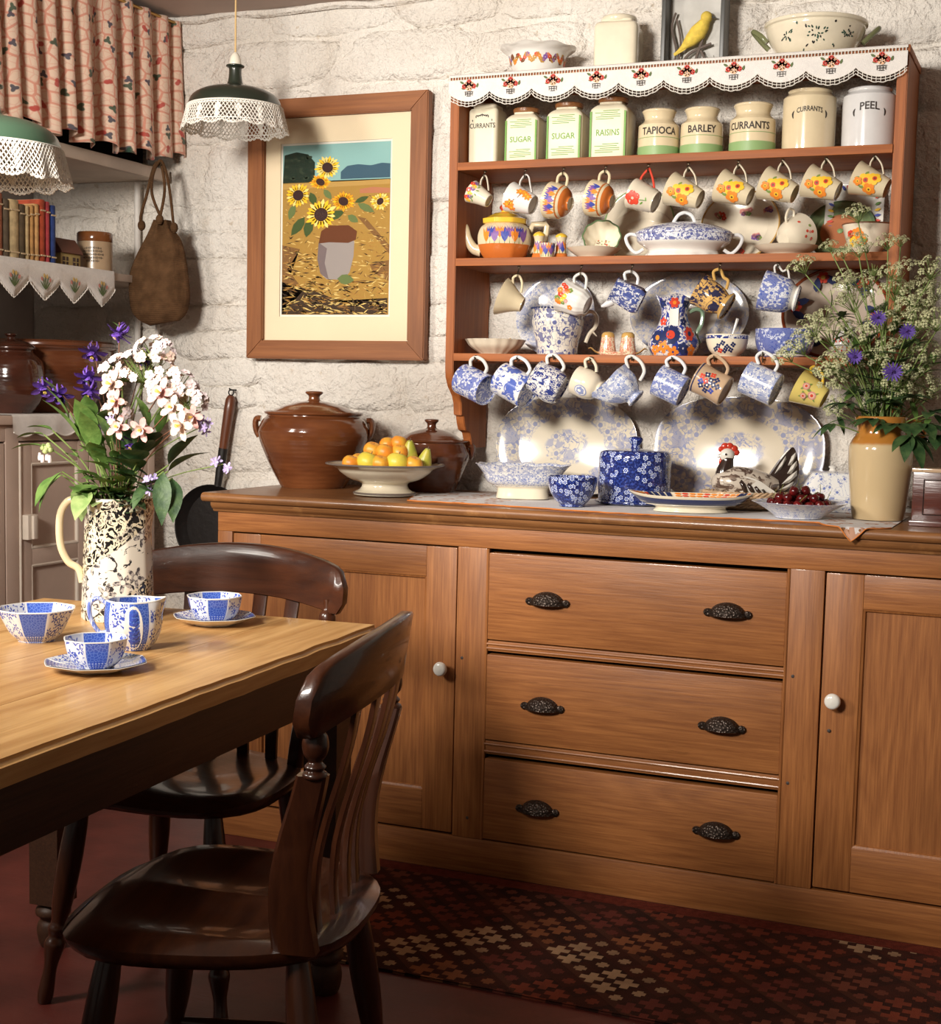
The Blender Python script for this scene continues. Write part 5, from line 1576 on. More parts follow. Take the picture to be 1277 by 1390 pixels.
def sjar(cx, w, h, word, mat, lb):
    p = place(cx, JY + .01, SH[0]); s = mpp(p)
    T = thing('storage_jar', lb, 'jar', p, (0, 0, 0), 'storage jars on the top shelf')
    R = w / 2
    o_ = S(sprof([(R - 2.5, 0), (R - .5, 3), (R, h * .4), (R, h * .82), (R - 1, h * .88), (R - 5, h * .925), (R - 7, h * .95), (R - 6, h * .985), (R - 7.5, h)], 4), s)
    mb = MB(); mb.lathe(vessel(o_, 2.4 * s), 56); mb.build('body', mat, T)
    P = Print(); P.text(word, 0, h * .62 * s, (9.5 if len(word) > 5 else 14) * s, 'ink', arc=.008 / s, bold=.02, sx=.72 if len(word) > 5 else .95)
    e_ = 22 if len(word) > 5 else 20
    for sx in (-1, 1):
        for q in range(4):
            P.poly(leafp(sx * (e_ + q * .9) * s, (h * .51 + q * 1.6) * s, 7 * s, 2.2 * s, (1.2 if sx > 0 else 1.9) + .3 * q * sx), 'ink')
    P.build('lettering', on_lathe(o_, camang(T)), T)
sjar(1096, 71, 84, 'CURRANTS', 'cream', 'large cream stoneware jar with arched CURRANTS lettering')
sjar(1177, 71, 83, 'PEEL', 'grey_white', 'large white stoneware jar with arched PEEL lettering')

# ------------------------------------------------------------------ lace edging of the rack top
def rack_lace():
    o = thing('rack_lace', 'white crochet-edged runner embroidered with flower baskets along the rack top', 'edging', (1.16, RY, RTOP))
    xa, xb = .561, 1.752; W = xb - xa; n = 10
    yf = RY - .0075
    per = W / n
    def bot(x):
        q = ((x / per) % 1.0)
        return .048 + .024 * math.sin(pi * q) ** .8
    N = 300; v = []; f = []
    for i in range(N + 1):
        x = W * i / N; wb = .0015 * math.sin(x * 40)
        v += [(xa + x, RY + .16, RTOP + .001), (xa + x, RY + .0, RTOP + .0015), (xa + x, yf, RTOP - .002)]
        z1 = RTOP - .016
        v += [(xa + x, yf - .0005, RTOP - .007), (xa + x, yf - .0008, z1), (xa + x, yf - .001 + wb, RTOP - bot(x) * .7), (xa + x, yf - .0015 + wb, RTOP - bot(x))]
    for i in range(N):
        for k in (0, 1, 2, 4, 5): f.append((i * 7 + k, i * 7 + k + 1, (i + 1) * 7 + k + 1, (i + 1) * 7 + k))
    c = MB().add(v, f).build('linen_band', 'linen', o, True, sharp=180)
    mb = MB()
    # insertion ladder
    z0, z1 = RTOP - .007, RTOP - .016
    for zz in (z0, z1): mb.tube([(xa + W * i / 60, yf - .001, zz) for i in range(61)], .0011, 4)
    for i in range(150): mb.tube([(xa + W * (i + .5) / 150, yf - .001, z0), (xa + W * (i + .5) / 150, yf - .001, z1)], .0012, 4)
    mb.build('insertion_ladder', 'crochet', o, True)
    mb = MB()
    M_ = 11 * n
    for d, r in ((0, .0010), (.006, .0009), (.012, .0011)):
        mb.tube([(xa + W * i / (M_ * 2), yf - .002, RTOP - bot(W * i / (M_ * 2)) - d - (.0022 * abs(math.sin(pi * i / 4)) if d > .01 else 0)) for i in range(M_ * 2 + 1)], r, 4)
    for i in range(M_):
        x = W * (i + .5) / M_
        mb.tube([(xa + x, yf - .002, RTOP - bot(x)), (xa + x, yf - .002, RTOP - bot(x) - .012)], .0009, 4)
    mb.build('crochet_edge', 'crochet', o, True)
    for k in range(n):
        P = Print(); xc = per * (k + .5); z0_ = 1.3
        for q, (dx, dz) in enumerate(((-.018, .002), (.018, .002), (-.012, .012), (.012, .012))): P.poly(leafp(dx, dz, .011, .005, q * 1.3), 'thread_green')
        P.up()
        for dx, dz, c, r in ((-.011, .006, 'thread_red', .0055), (.011, .006, 'thread_red', .0055), (0, .015, 'thread_red', .0058), (0, .004, 'thread_peach', .008), (-.006, .011, 'thread_peach', .005), (.006, .011, 'thread_peach', .005)): P.polys(petals(dx, dz, r, 5, .9), c)
        P.up()
        for q in range(3): P.poly(ell(0, -.006 - q * .0045, .011 - q * .0025, .0010, 0, 8), 'ink')
        for q in (-.008, -.003, .003, .008): P.poly(ell(q, -.010, .0008, .0055, 0, 6), 'ink')
        o2 = P.build('embroidered_basket', lambda x, y, e: (xa + xc + x * 1.25, yf - .0022 - e * .6, RTOP - .040 + y * 1.2), o); o2.location = -o.location
rack_lace()

# ------------------------------------------------------------------ things on top of the rack
TZ = RTOP + .0025
p = place(729, -.12, TZ, 60); s = mpp(p)
T = thing('serving_bowl', 'white footed bowl with wavy rim and red-gold floral band on the rack top', 'bowl', p)
def wavy(th, r, z, i):
    k = 1 + (.018 * math.cos(8 * th) if z > 36 * s else 0)
    return (r * k * math.cos(th), r * k * math.sin(th), z + (1.0 * s * math.cos(8 * th) if z > 40 * s else 0))
o_ = S(sprof([(21, 0), (23, 2), (30, 8), (36, 18), (38.5, 28), (41, 34), (47, 38.5), (52, 42)], 4), s)
mb = MB(); mb.lathe(vessel(o_, 1.8 * s, foot=1.5 * s), 64, shape=wavy); mb.build('body', 'white_glaze', T)
P = Print(); random.seed(2)
for k in range(60):
    cx = -60 + k * 2.0
    P.polys(petals(cx * s, (24 + 4 * math.sin(k * .9)) * s, random.uniform(2, 3.4) * s, 5, .8, k), random.choice(['pt_gold', 'pt_red', 'pt_orange', 'pt_gold', 'pt_brown', 'pt_violet']))
P.build('floral_band', on_lathe(o_, camang(T)), T)
p = place(838, -.10, TZ, 50); s = mpp(p)
T = thing('tea_caddy', 'plain cream square-shouldered canister on the rack top', 'canister', p, (0, 0, .12))
mb = MB(); mb.lathe(S([(0, .5), (28, .5), (29.5, 2)] + [(30, 30), (30, 60)] + sprof([(30, 62), (28.5, 66.5), (25, 69), (22, 70)], 3) + [(22, 73)], s), 72, shape=superell(7)); mb.build('body', 'pale_cream', T)
mb = MB(); mb.lathe(S(sprof([(21, 70), (23.5, 72), (24.5, 75), (23.5, 78), (20, 79.5), (0, 80)], 3), s), 48); mb.build('lid', 'pale_cream', T)
# glazed case with yellow bird
a_, b_ = place(899, -.085, TZ, 40), place(984, -.085, TZ, 40)
s = mpp(a_)
T = thing('bird_case', 'narrow dark framed glass case holding a yellow bird on a twig', 'display case', ((a_.x + b_.x) / 2, -.085, TZ))
hw = (b_.x - a_.x) / 2; ht = .24
flat('case_frame', (.05, .05, .045), .4); flat('case_back', (.60, .58, .54), .9, var=.2, vscale=12); flat('bird_yellow', (.78, .56, .08), .8, var=.25, vscale=60); flat('twig', (.12, .09, .075), .9); flat('dry_moss', (.14, .13, .10), .95)
for lo, hi in (((-hw, -.03, 0), (-hw + .011, .03, ht)), ((hw - .011, -.03, 0), (hw, .03, ht)), ((-hw + .011, -.03, 0), (hw - .011, .03, .010)), ((-hw + .011, -.03, ht - .01), (hw - .011, .03, ht))): bbox('frame_bar', lo, hi, 'case_frame', T, .0015, world=False)
bbox('back_board', (-hw + .006, .024, .005), (hw - .006, .029, ht - .005), 'case_back', T, 0, world=False)
mb = MB(); mb.box((-hw + .008, -.026, .008), (hw - .008, -.0245, ht - .008)); mb.build('glass_pane', 'pane_glass', T, smooth=False)
def pc(dx, dz): return (dx * s, 0, dz * s)
mb = MB(); B0 = [(-22, 30), (-14, 36), (-4, 44), (6, 54), (13, 63), (17, 70)]
mb.tube([pc(x - 2, z_) for x, z_ in B0], [1.4 * s, 3.5 * s, 9 * s, 11.5 * s, 9 * s, 6 * s], 14)
mb.ball(pc(15, 73), 8 * s, 14, 10); mb.build('bird_body', 'bird_yellow', T)
mb = MB(); mb.tube([pc(22, 73), pc(28, 72)], [2 * s, .4 * s], 8); mb.build('beak', 'case_frame', T)
mb = MB(); mb.tube([pc(-6, 40), pc(-18, 33), pc(-28, 27)], [2.5 * s, 3 * s, 2 * s], 8, flat=(1, .5)); mb.build('tail', 'bird_yellow', T)
for q, pts in enumerate(([(4, 0), (2, 16), (6, 30), (10, 42)], [(-20, 0), (-16, 14), (-8, 24), (4, 30), (22, 36)], [(18, 0), (14, 16), (8, 28)], [(-30, 2), (-26, 30), (-33, 60), (-28, 80)], [(-24, 2), (-20, 40), (-27, 72)])):
    mb = MB(); mb.tube(catmull([(x * s, .006, (z_ + 3) * s) for x, z_ in pts], 4), (2.2 - .2 * q) * s, 7); mb.build('twig', 'twig', T)
mb = MB(); random.seed(12)
for k in range(40):
    x = random.uniform(-34, -8) if k < 28 else random.uniform(10, 34); 
    mb.tube([(x * s, random.uniform(-.01, .015), 4 * s), ((x + random.uniform(-6, 6)) * s, random.uniform(-.015, .015), random.uniform(10, 26) * s)], [.8 * s, .3 * s], 4)
m_ = mb.build('dry_moss', 'dry_moss', T); m_['kind'] = 'stuff'
# two-handled bowl
p = place(1105, -.14, TZ, 40); s = mpp(p)
T = thing('two_handled_bowl', 'large cream pottery bowl with green leaf sprays and twisted handles on the rack top', 'bowl', p)
o_ = S(sprof([(34, 0), (38, 2), (50, 10), (61, 26), (66, 38), (66, 42), (69, 44), (69, 48)], 4), s)
mb = MB(); mb.lathe(vessel(o_, 3 * s), 56); mb.build('body', 'pale_cream', T)
ca = camang(T)
P = Print(); random.seed(9)
for cx, cy, R, n_ in ((0, 24, 15, 26), (-40, 24, 9, 14), (44, 26, 10, 16), (-24, 34, 2, 2), (24, 36, 2, 2), (-14, 8, 2, 2), (26, 12, 2, 2)):
    for k in range(n_):
        a = random.uniform(0, 2 * pi); r = R * random.uniform(.1, 1)
        P.poly(leafp((cx + r * math.cos(a)) * s, (cy + r * .8 * math.sin(a)) * s, random.uniform(3, 5) * s, 2 * s, a + random.uniform(-.6, .6)), random.choice(['pt_bg', 'pt_bg', 'pt_black']))
flat('pt_bg', (.03, .08, .055), .3)
P.build('leaf_sprays', on_lathe(o_, ca), T)
for sgn in (-1, 1):
    A = ca + sgn * 1.62
    d = Vector((math.cos(A), math.sin(A), 0)); tdir = Vector((-d.y, d.x, 0))
    mb = MB()
    pts = [d * 62 * s + Vector((0, 0, 20 * s)) - tdir * 12 * s, d * 72 * s + Vector((0, 0, 30 * s)) - tdir * 10 * s, d * 83 * s + Vector((0, 0, 42 * s)), d * 72 * s + Vector((0, 0, 34 * s)) + tdir * 10 * s, d * 63 * s + Vector((0, 0, 24 * s)) + tdir * 12 * s]
    mb.tube(catmull(pts, 6), 3.6 * s, 10); mb.build('handle', 'green_brown', T) if 'green_brown' in MATS else (glaze('green_brown', (.16, .17, .08)), mb.build('handle', 'green_brown', T))
# ------------------------------------------------------------------ standing plates
def plate(name, label, px_, zs, rx, ry, mat, ybot=-.085, lean=None, rim=.72, well=4.5, cat='plate', group=None, shape=None, sq=2.0, prof=None, rimmat=None, rz=0.0, parts=True):
    """plate standing on edge against the wall. rx, ry in photo pixels"""
    p = place(px_, ybot + .03, zs); s = mpp(p)
    RX, RYY = rx * s / .93, ry * s
    top = -.022
    L = math.asin(min(.6, (top - ybot) / (2 * RYY))) if lean is None else lean
    T = thing(name, label, cat, (p.x, ybot + RYY * math.sin(L), zs + RYY * math.cos(L) + .002), (pi / 2 - L, 0, rz), group)
    k = well * s
    R = RYY
    pr = prof(R, s) if prof else [(0, -k), (R * rim * .92, -k), (R * rim * .97, -k * .75), (R * rim * 1.03, -k * .2), (R * .93, k * .25), (R * .985, k * .5), (R, k * .48), (R * .995, k * .2), (R * .93, -k * .15), (R * rim * 1.03, -k * .65), (R * rim * .95, -k * 1.4), (R * rim * .6, -k * 1.5), (0, -k * 1.5)]
    kx = RX / RYY
    sh = shape or (superell(sq, kx, 1.0) if sq != 2.0 else oval(kx, 1.0))
    mb = MB(); mb.lathe(pr[::-1], 64, shape=sh); mb.build('dish', mat, T, sharp=60)
    if rimmat:
        mb = MB(); mb.tube([sh(2 * pi * q / 64, R * .985, k * .5, 0) for q in range(64)], (2.2 if rimmat == 'rim_rust' else 1.1) * s, 6, closed=True); mb.build('rim_line', rimmat, T)
    T['_'] = 0; del T['_']
    return T, s, R
def onplate(R, s, well, kx=1.0): return lambda x, y, e: (x, y, e + .0004 + (-well * s if math.hypot(x / kx, y) < R * .7 else well * s * .35))
def rad(name, cols, base):
    """concentric painted rings on a plate: cols [(r_norm, colour)...] by object-space radius"""
    m, nt, b = newmat(name, .14, .5, .3)
    q = nd(nt, 'ShaderNodeVectorMath', vmap(nt, objc(nt), (1, 1, 0)), p_operation='LENGTH').outputs['Value']
    c = base
    for r, col in cols:
        c = mixc(nt, ramp(nt, q, r - .0015, r + .0015), c, col)
    w = nd(nt, 'ShaderNodeTexWave', Vector=objc(nt), Scale=60.0, p_wave_type='RINGS', p_rings_direction='Z')
    bump(nt, b, w.outputs[0], .08, .002)
    _set(nt, b.inputs['Base Color'], c)

# ---- second shelf
T, s, R = plate('side_plate', 'cream plate with pale green edge leaning behind the ribbed red-flower cup', 868, SH[1], 46, 50, 'ivory', -.05, group='plates standing on the middle shelf', rimmat='pt_sage')
T, s, R = plate('dinner_plate', 'plain cream dinner plate half hidden behind the tureen', 868, SH[1], 43, 39, 'ivory', -.082, group='plates standing on the middle shelf')
T, s, R = plate('dinner_plate', 'cream dinner plate sprinkled with pink flower sprays right of the tureen', 1003, SH[1], 50, 50, 'ivory', -.075, group='plates standing on the middle shelf', rimmat='gold_tone')
P = Print(); random.seed(7)
for cx, cy, n_ in ((5, 22, 7), (24, -14, 6), (-30, 16, 5), (-26, -24, 4), (2, -36, 5), (36, 22, 4)):
    for k in range(n_):
        P.polys(petals((cx + random.uniform(-6, 6)) * s, (cy + random.uniform(-5, 5)) * s, random.uniform(2.5, 4.5) * s, 5, .8), random.choice(['pt_pink', 'pt_violet', 'pt_red', 'pt_pink', 'pt_leaf']))
P.build('flower_sprays', onplate(R, s, 4.5), T)
sw = mpp(place(1137, -.09, SH[1]))
rad('ring_charger', [(27 * sw, (.16, .22, .11)), (31 * sw, (.24, .30, .16)), (33 * sw, (.15, .21, .10)), (43 * sw, (.10, .15, .08))], (.50, .19, .09))
glaze('tile_white', (.70, .68, .62))
# square painted dish behind the charger
T, s, R = plate('square_dish', 'square white dish with bright brush strokes round its edge behind the green charger', 1157, SH[1], 36, 52, 'tile_white', -.055, sq=12, group='plates standing on the middle shelf', cat='dish')
P = Print(); random.seed(4)
for k in range(40):
    a = 2 * pi * k / 40; c, q = math.cos(a), math.sin(a)
    rr = (abs(c) ** 12 + abs(q) ** 12) ** (-1 / 12)
    P.poly(leafp(c * rr * R * .74 * 36 / 52, q * rr * R * .80, 9 * s, 3.6 * s, a), ['pt_red', 'pt_blue', 'pt_yellow', 'pt_green'][k % 4])
P.build('brush_strokes', lambda x, y, e: (x, y, e + 2.4 * s), T)
T, s, R = plate('ring_charger', 'round charger with terracotta centre and green border on the middle shelf', 1137, SH[1], 44, 45, 'ring_charger', -.10, group='plates standing on the middle shelf')
mb = MB(); mb.lathe(S([(0, -3.0), (4, -3.2), (2.5, -2), (0, -1.6)], s), 16); mb.build('centre_boss', 'pt_sage', T)
# teapot
p = place(684, -.155, SH[1]); s = mpp(p)
rr_ = math.atan2(CR.y, CR.x)
T = thing('teapot', 'cream and orange crocus teapot with yellow lid on the middle shelf', 'teapot', p, (0, 0, rr_ - .1))
o_ = S(sprof([(25, 0), (27, 2), (33, 10), (37, 21), (38, 33), (34, 44), (27, 49.5), (26, 51)], 4), s)
mb = MB(); mb.lathe(vessel(o_, 2 * s), 16, shape=ngon(8, .39, .55)); 
mb = MB(); mb.lathe(vessel(o_, 2 * s), 64, shape=ngon(8, .39, .4)); mb.build('body', 'cream', T)
mb = MB(); mb.lathe([(r + .0006, z_) for r, z_ in o_ if z_ < 22 * s], 64, shape=ngon(8, .39, .4)); mb.build('orange_base', 'orange_glaze', T)
mb = MB(); mb.lathe(S([(24, 48), (31, 50), (31.5, 56), (27, 57.5), (20, 61), (13, 64.5), (6, 65.5), (5, 68), (0, 68)], s), 64, shape=ngon(8, .39, .3)); mb.build('lid', 'yellow_glaze', T)
mb = MB(); mb.lathe(S(sprof([(4.5, 67), (6, 69), (8, 72), (5, 76), (0, 79)], 3), s), 16); mb.build('lid_knob', 'pt_red', T)
mb = MB(); mb.tube(catmull([(-32 * s, 0, 14 * s), (-42 * s, 0, 17 * s), (-50 * s, 0, 30 * s), (-54 * s, 0, 46 * s), (-62 * s, 0, 52 * s)], 5), [(8.5 - 5.5 * k / 20) * s for k in range(21)], 12); mb.build('spout', 'cream', T)
mb = MB(); mb.tube([(34 * s, 0, 40 * s), (38 * s, 0, 50 * s), (55 * s, 0, 51 * s), (57 * s, 0, 48 * s), (55 * s, 0, 30 * s), (45 * s, 0, 18 * s), (34 * s, 0, 14 * s)], 3.2 * s, 8, flat=(1.2, .8)); mb.build('handle', 'cream', T)
P = Print(); crocus(P, s, 9, 20, 7.0, 22, ('pt_orange', 'pt_violet', 'pt_blue')); P.build('painted_crocuses', on_lathe(o_, camang(T), 0, ngon(8, .39, .4)), T)
# cruet set
for px_, y, h, lb, nm in ((731, -.175, 39, 'crocus painted pepper pot with yellow top between teapot and mustard pot', 'pepper_pot'), (761, -.165, 37, 'crocus painted salt pot with yellow top right of the mustard pot', 'salt_pot')):
    p = place(px_, y, SH[1]); s = mpp(p)
    T = thing(nm, lb, 'cruet', p, (0, 0, 0), 'crocus painted cruets')
    o_ = S(sprof([(10, 0), (9.5, 4), (7.5, 12), (6.2, h * .62), (7, h * .75), (8, h * .82)], 3), s)
    mb = MB(); mb.lathe([(0, 0)] + o_ + [(0, h * .82 * s)], 28); mb.build('body', 'cream', T)
    mb = MB(); mb.lathe([(r + .0005, z_) for r, z_ in o_ if z_ < 9 * s], 28); mb.build('orange_base', 'orange_glaze', T)
    mb = MB(); mb.lathe(S(sprof([(8.2, h * .82), (8, h * .88), (5, h * .95), (0, h)], 3), s), 24); mb.build('cap', 'yellow_glaze', T)
    P = Print(); crocus(P, s, 4, 8, 4, 14); P.build('painted_crocuses', on_lathe(o_, camang(T)), T)
p = place(742, -.20, SH[1]); s = mpp(p)
T = thing('mustard_pot', 'small open crocus painted pot in front of the salt and pepper', 'cruet', p, (0, 0, 0), 'crocus painted cruets')
o_ = S(sprof([(8, 0), (9, 2), (10.5, 12), (11, 21)], 3), s)
mb = MB(); mb.lathe(vessel(o_, 1.3 * s), 28); mb.build('body', 'cream', T)
P = Print(); crocus(P, s, 6, 3, 3.6, 15, ('pt_orange', 'pt_blue', 'pt_violet')); P.build('painted_crocuses', on_lathe(o_, camang(T)), T)
# saucer with scalloped green-edged bowl leaning on it
p = place(806, -.165, SH[1]); s = mpp(p)
T = thing('saucer_dish', 'shallow cream dish left of the tureen', 'dish', p)
mb = MB(); mb.lathe(vessel(S(sprof([(20, 0), (21, 3), (30, 9), (37, 15)], 4), s), 1.3 * s, foot=1.5 * s), 48); mb.build('body', 'ivory', T)
T = thing('scalloped_bowl', 'scalloped bowl with green rim resting upright in the shallow dish', 'bowl', (p.x + .012, p.y + .025, p.z + .062), (math.radians(62), 0, .25))
mb = MB(); mb.lathe(vessel(S(sprof([(9, -20), (12, -17), (21, -9), (26, 2)], 4), s), 1.3 * s), 72, shape=flute(10, .03)); mb.build('body', 'pale_cream', T)
mb = MB(); mb.tube([tuple(c * 1.0 for c in flute(10, .03)(2 * pi * k / 80, 25.4 * s, 2.6 * s, 0)) for k in range(80)], 1.1 * s, 6, closed=True); mb.build('green_rim', 'green_glaze', T)
P = Print(); random.seed(3)
for k in range(26): P.poly(ell(random.gauss(4, 6) * s, random.gauss(0, 5) * s, .8 * s), random.choice(['pt_red', 'pt_brown', 'pt_leaf']))
P.build('speckled_flowers', lambda x, y, e: (x, y, -17.6 * s + e + .10 * (x * x + y * y) / (s * 10)), T)
# tureen
p = place(927, -.185, SH[1]); s = mpp(p)
T = thing('tureen', 'oval blue and white lidded vegetable tureen on the middle shelf', 'tureen', p, (0, 0, rr_ - .15))
ov = oval(1.0, .66)
def wavyfoot(th, r, z, i):
    x, y, zz = ov(th, r, z, i)
    return (x * (1 + (.02 * math.cos(14 * th) if z < 5 * s else 0)), y * (1 + (.02 * math.cos(14 * th) if z < 5 * s else 0)), zz)
o_ = S(sprof([(50, 0), (51, 3), (47, 8), (52, 13), (62, 20), (64, 29)], 3), s)
mb = MB(); mb.lathe([(0, 2 * s)] + o_ + [(0, 29 * s)], 72, shape=wavyfoot); mb.build('body', 'white_glaze', T)
mb = MB(); mb.lathe(S(sprof([(57, 17.5), (62.4, 20.5), (64.6, 29.5), (65, 30.5)], 3), s), 72, shape=ov); mb.build('blue_band', 'blue_scroll', T) if 'blue_scroll' in MATS else (transfer('blue_scroll', (.68, .69, .73), (.045, .06, .26), 30, .53, 4, .4, .8, mid=.8), mb.build('blue_band', 'blue_scroll', T))
mb = MB(); mb.lathe(S(sprof([(65, 30), (66, 32), (61, 36), (45, 42), (25, 46), (14, 47.5), (0, 48)], 3), s), 72, shape=ov); mb.build('lid', 'blue_scroll', T)
mb = MB(); mb.tube(catmull([(-15 * s, 0, 46 * s), (-9 * s, 0, 56 * s), (-2 * s, 0, 60 * s), (3 * s, 0, 60 * s), (10 * s, 0, 56 * s), (15 * s, 0, 46 * s)], 4), 2.6 * s, 8); mb.build('lid_handle', 'blue_soft', T)
for sg in (-1, 1):
    mb = MB(); mb.tube(catmull([(sg * 62 * s, 0, 29 * s), (sg * 72 * s, 0, 31 * s), (sg * 78 * s, 0, 26 * s), (sg * 74 * s, 0, 15 * s), (sg * 64 * s, 0, 6 * s), (sg * 54 * s, 0, 11 * s)], 5), 2.5 * s, 8); mb.build('side_handle', 'blue_soft', T)
rdir0 = Vector((CR.x, CR.y, 0)).normalized(); fdir0 = Vector((-CF.x, -CF.y, 0)).normalized()
# lying cup on saucer
p = place(1067, -.17, SH[1]); s = mpp(p)
T = thing('saucer', 'plain cream saucer right of the tureen with a cup lying on it', 'saucer', p)
mb = MB(); mb.lathe(vessel(S(sprof([(24, 0), (25, 3), (36, 8), (43.5, 14)], 4), s), 1.3 * s, foot=1.5 * s), 48); mb.build('body', 'ivory', T)
T = thing('teacup', 'cream teacup with tiny flowers lying tilted on a saucer, middle shelf', 'cup', (p.x + .012, p.y + .005, p.z + .052), Matrix((Vector((0, 0, 1)), (rdir0 * .75 + fdir0 * -.62).cross(Vector((0, 0, 1))), (rdir0 * .75 + fdir0 * -.62))).transposed() @ Matrix.Rotation(.35, 3, 'Y'), 'cups on the middle shelf')
o_ = S(sprof([(9, -20), (11, -18), (20, -8), (25, 10), (27, 19)], 4), s)
mb = MB(); mb.lathe(vessel(o_, 1.3 * s), 40); mb.build('body', 'ivory', T)
mb = MB(); mb.tube(catmull([(23 * s, 0, 10 * s), (32 * s, 0, 12 * s), (36 * s, 0, 3 * s), (28 * s, 0, -6 * s), (20 * s, 0, -7 * s)], 4), 1.8 * s, 8); mb.build('handle', 'ivory', T)
P = Print(); random.seed(5)
for k in range(8): P.polys(petals(random.uniform(-16, 16) * s, random.uniform(-10, 14) * s, 2 * s, 5, .8), random.choice(['pt_red', 'pt_leaf', 'pt_pink']))
P.build('tiny_flowers', on_lathe(o_, camang(T)), T)
# floral bowl at the right
p = place(1176, -.18, SH[1]); s = mpp(p)
T = thing('deep_bowl', 'cream bowl with orange flowers and brown rim at the right of the middle shelf', 'bowl', p)
o_ = S(sprof([(17, 0), (18, 3), (25, 12), (31, 28), (34, 40)], 4), s)
mb = MB(); mb.lathe(vessel(o_, 1.6 * s, foot=1.5 * s), 48); mb.build('body', 'ivory', T)
mb = MB(); mb.tube([(33.4 * s * math.cos(2 * pi * k / 48), 33.4 * s * math.sin(2 * pi * k / 48), 40.3 * s) for k in range(48)], 1.2 * s, 6, closed=True); mb.build('brown_rim', 'pt_brown', T)
P = Print()
for cx, cy, R, c in ((-14, 25, 9, 'pt_orange'), (-20, 16, 7, 'pt_yellow'), (-7, 17, 7, 'pt_orange'), (-24, 26, 5, 'pt_red')): 
    P.polys(petals(cx * s, cy * s, R * s, 5, .8), c); P.up(); P.poly(ell(cx * s, cy * s, R * .3 * s), 'pt_brown'); P.up()
for k in range(5): P.poly(leafp((-12 + k * 3) * s, (12 + k * 2) * s, 8 * s, 3 * s, k), 'pt_leaf')
P.build('painted_flowers', on_lathe(o_, camang(T)), T)

# ---- third shelf
T, s, R = plate('soup_plate', 'blue and white patterned plate standing behind the blue jug', 753, SH[2], 52, 56, transfer('plate_blue_a', (.64, .62, .60), (.16, .21, .42), 30, .5, 5, .4, 1.0, 'obj', .6, strength=.8), -.07, group='plates standing on the bottom shelf')
T, s, R = plate('meat_platter', 'oval faded blue and white platter behind the orange and blue jug', 934, SH[2], 76, 58, transfer('plate_blue_b', (.50, .45, .38), (.20, .24, .40), 26, .52, 5, .4, 1.0, 'obj', .55, rimr=.075, oval=1.25, strength=.85), -.062, group='plates standing on the bottom shelf', cat='platter')
glaze('plate_tan', (.56, .46, .37)); glaze('rim_rust', (.26, .055, .02))
T, s, R = plate('charger', 'large buff charger painted with dark blue leaves and orange rim behind the flowers', 1130, SH[2], 66, 64, 'plate_tan', -.09, group='plates standing on the bottom shelf', rimmat='rim_rust')
P = Print()
for k in range(6):
    a = 2 * pi * k / 6 + .4
    for da, c in ((-.16, 'pt_navy'), (.16, 'pt_navy')):
        P.poly(leafp(R * .62 * math.cos(a + da), R * .62 * math.sin(a + da), R * .34, R * .16, a + da * 6), c)
    P.polys(petals(R * .84 * math.cos(a + .5), R * .84 * math.sin(a + .5), R * .13, 6, .7), 'pt_red')
    P.up(); P.poly(ell(R * .84 * math.cos(a + .5), R * .84 * math.sin(a + .5), R * .05), 'pt_gold')
P.build('painted_leaves', lambda x, y, e: (x, y, e + 2.6 * s), T)
# low dish with red shape
p = place(672, -.17, SH[2]); s = mpp(p)
T = thing('fluted_dish', 'low ivory fluted dish at the left end of the bottom shelf', 'dish', p)
mb = MB(); mb.lathe(vessel(S(sprof([(20, 0), (22, 2), (34, 10), (39, 17), (41, 20)], 4), s), 1.5 * s, foot=1.5 * s), 80, shape=flute(16, .02)); mb.build('body', 'ivory', T)
p = place(692, -.155, SH[2]); 
T = thing('pin_cushion', 'small dark red cushion showing above the ivory dish', 'cushion', (p.x, p.y, p.z + .0155))
flat('red_velvet', (.16, .012, .015), .9, .1, bmp=.4)
mb = MB(); mb.ball((0, 0, .015), .016, 16, 10, sc=(1, 1, .85)); mb.build('cushion', 'red_velvet', T)
mb = MB(); mb.ball((0, 0, .0287), .0025, 8, 6); mb.build('button', 'gold_tone', T)
# blue jug
p = place(756, -.165, SH[2]); s = mpp(p)
T = thing('pitcher', 'fat blue and white floral jug with beaded rim on the bottom shelf', 'jug', p, (0, 0, rr_))
o_ = S(sprof([(26, 0), (27.5, 2), (28, 10), (31, 24), (35, 42), (34.5, 50), (33.5, 56), (36, 62)], 4), s)
transfer('jug_blue', (.68, .64, .56), (.05, .065, .23), 19, .55, 6, .46, .9, mid=.8, line=.028)
mb = MB(); mb.lathe(vessel(o_, 2 * s), 56); mb.build('body', 'jug_blue', T)
mb = MB()
for k in range(44): mb.ball((36 * s * math.cos(2 * pi * k / 44), 36 * s * math.sin(2 * pi * k / 44), 62.5 * s), 1.5 * s, 8, 5)
m_ = mb.build('beaded_rim', 'pt_navy', T); m_['kind'] = 'stuff'
mb = MB(); mb.tube(catmull([(33 * s, 0, 55 * s), (44 * s, 0, 60 * s), (52 * s, 0, 53 * s), (51 * s, 0, 40 * s), (43 * s, 0, 30 * s), (38 * s, 0, 18 * s)], 5), 2.6 * s, 8); mb.tube([(46 * s, 0, 34 * s), (53 * s, 0, 27 * s)], [1.8 * s, .5 * s], 6); mb.build('handle', 'ivory', T)
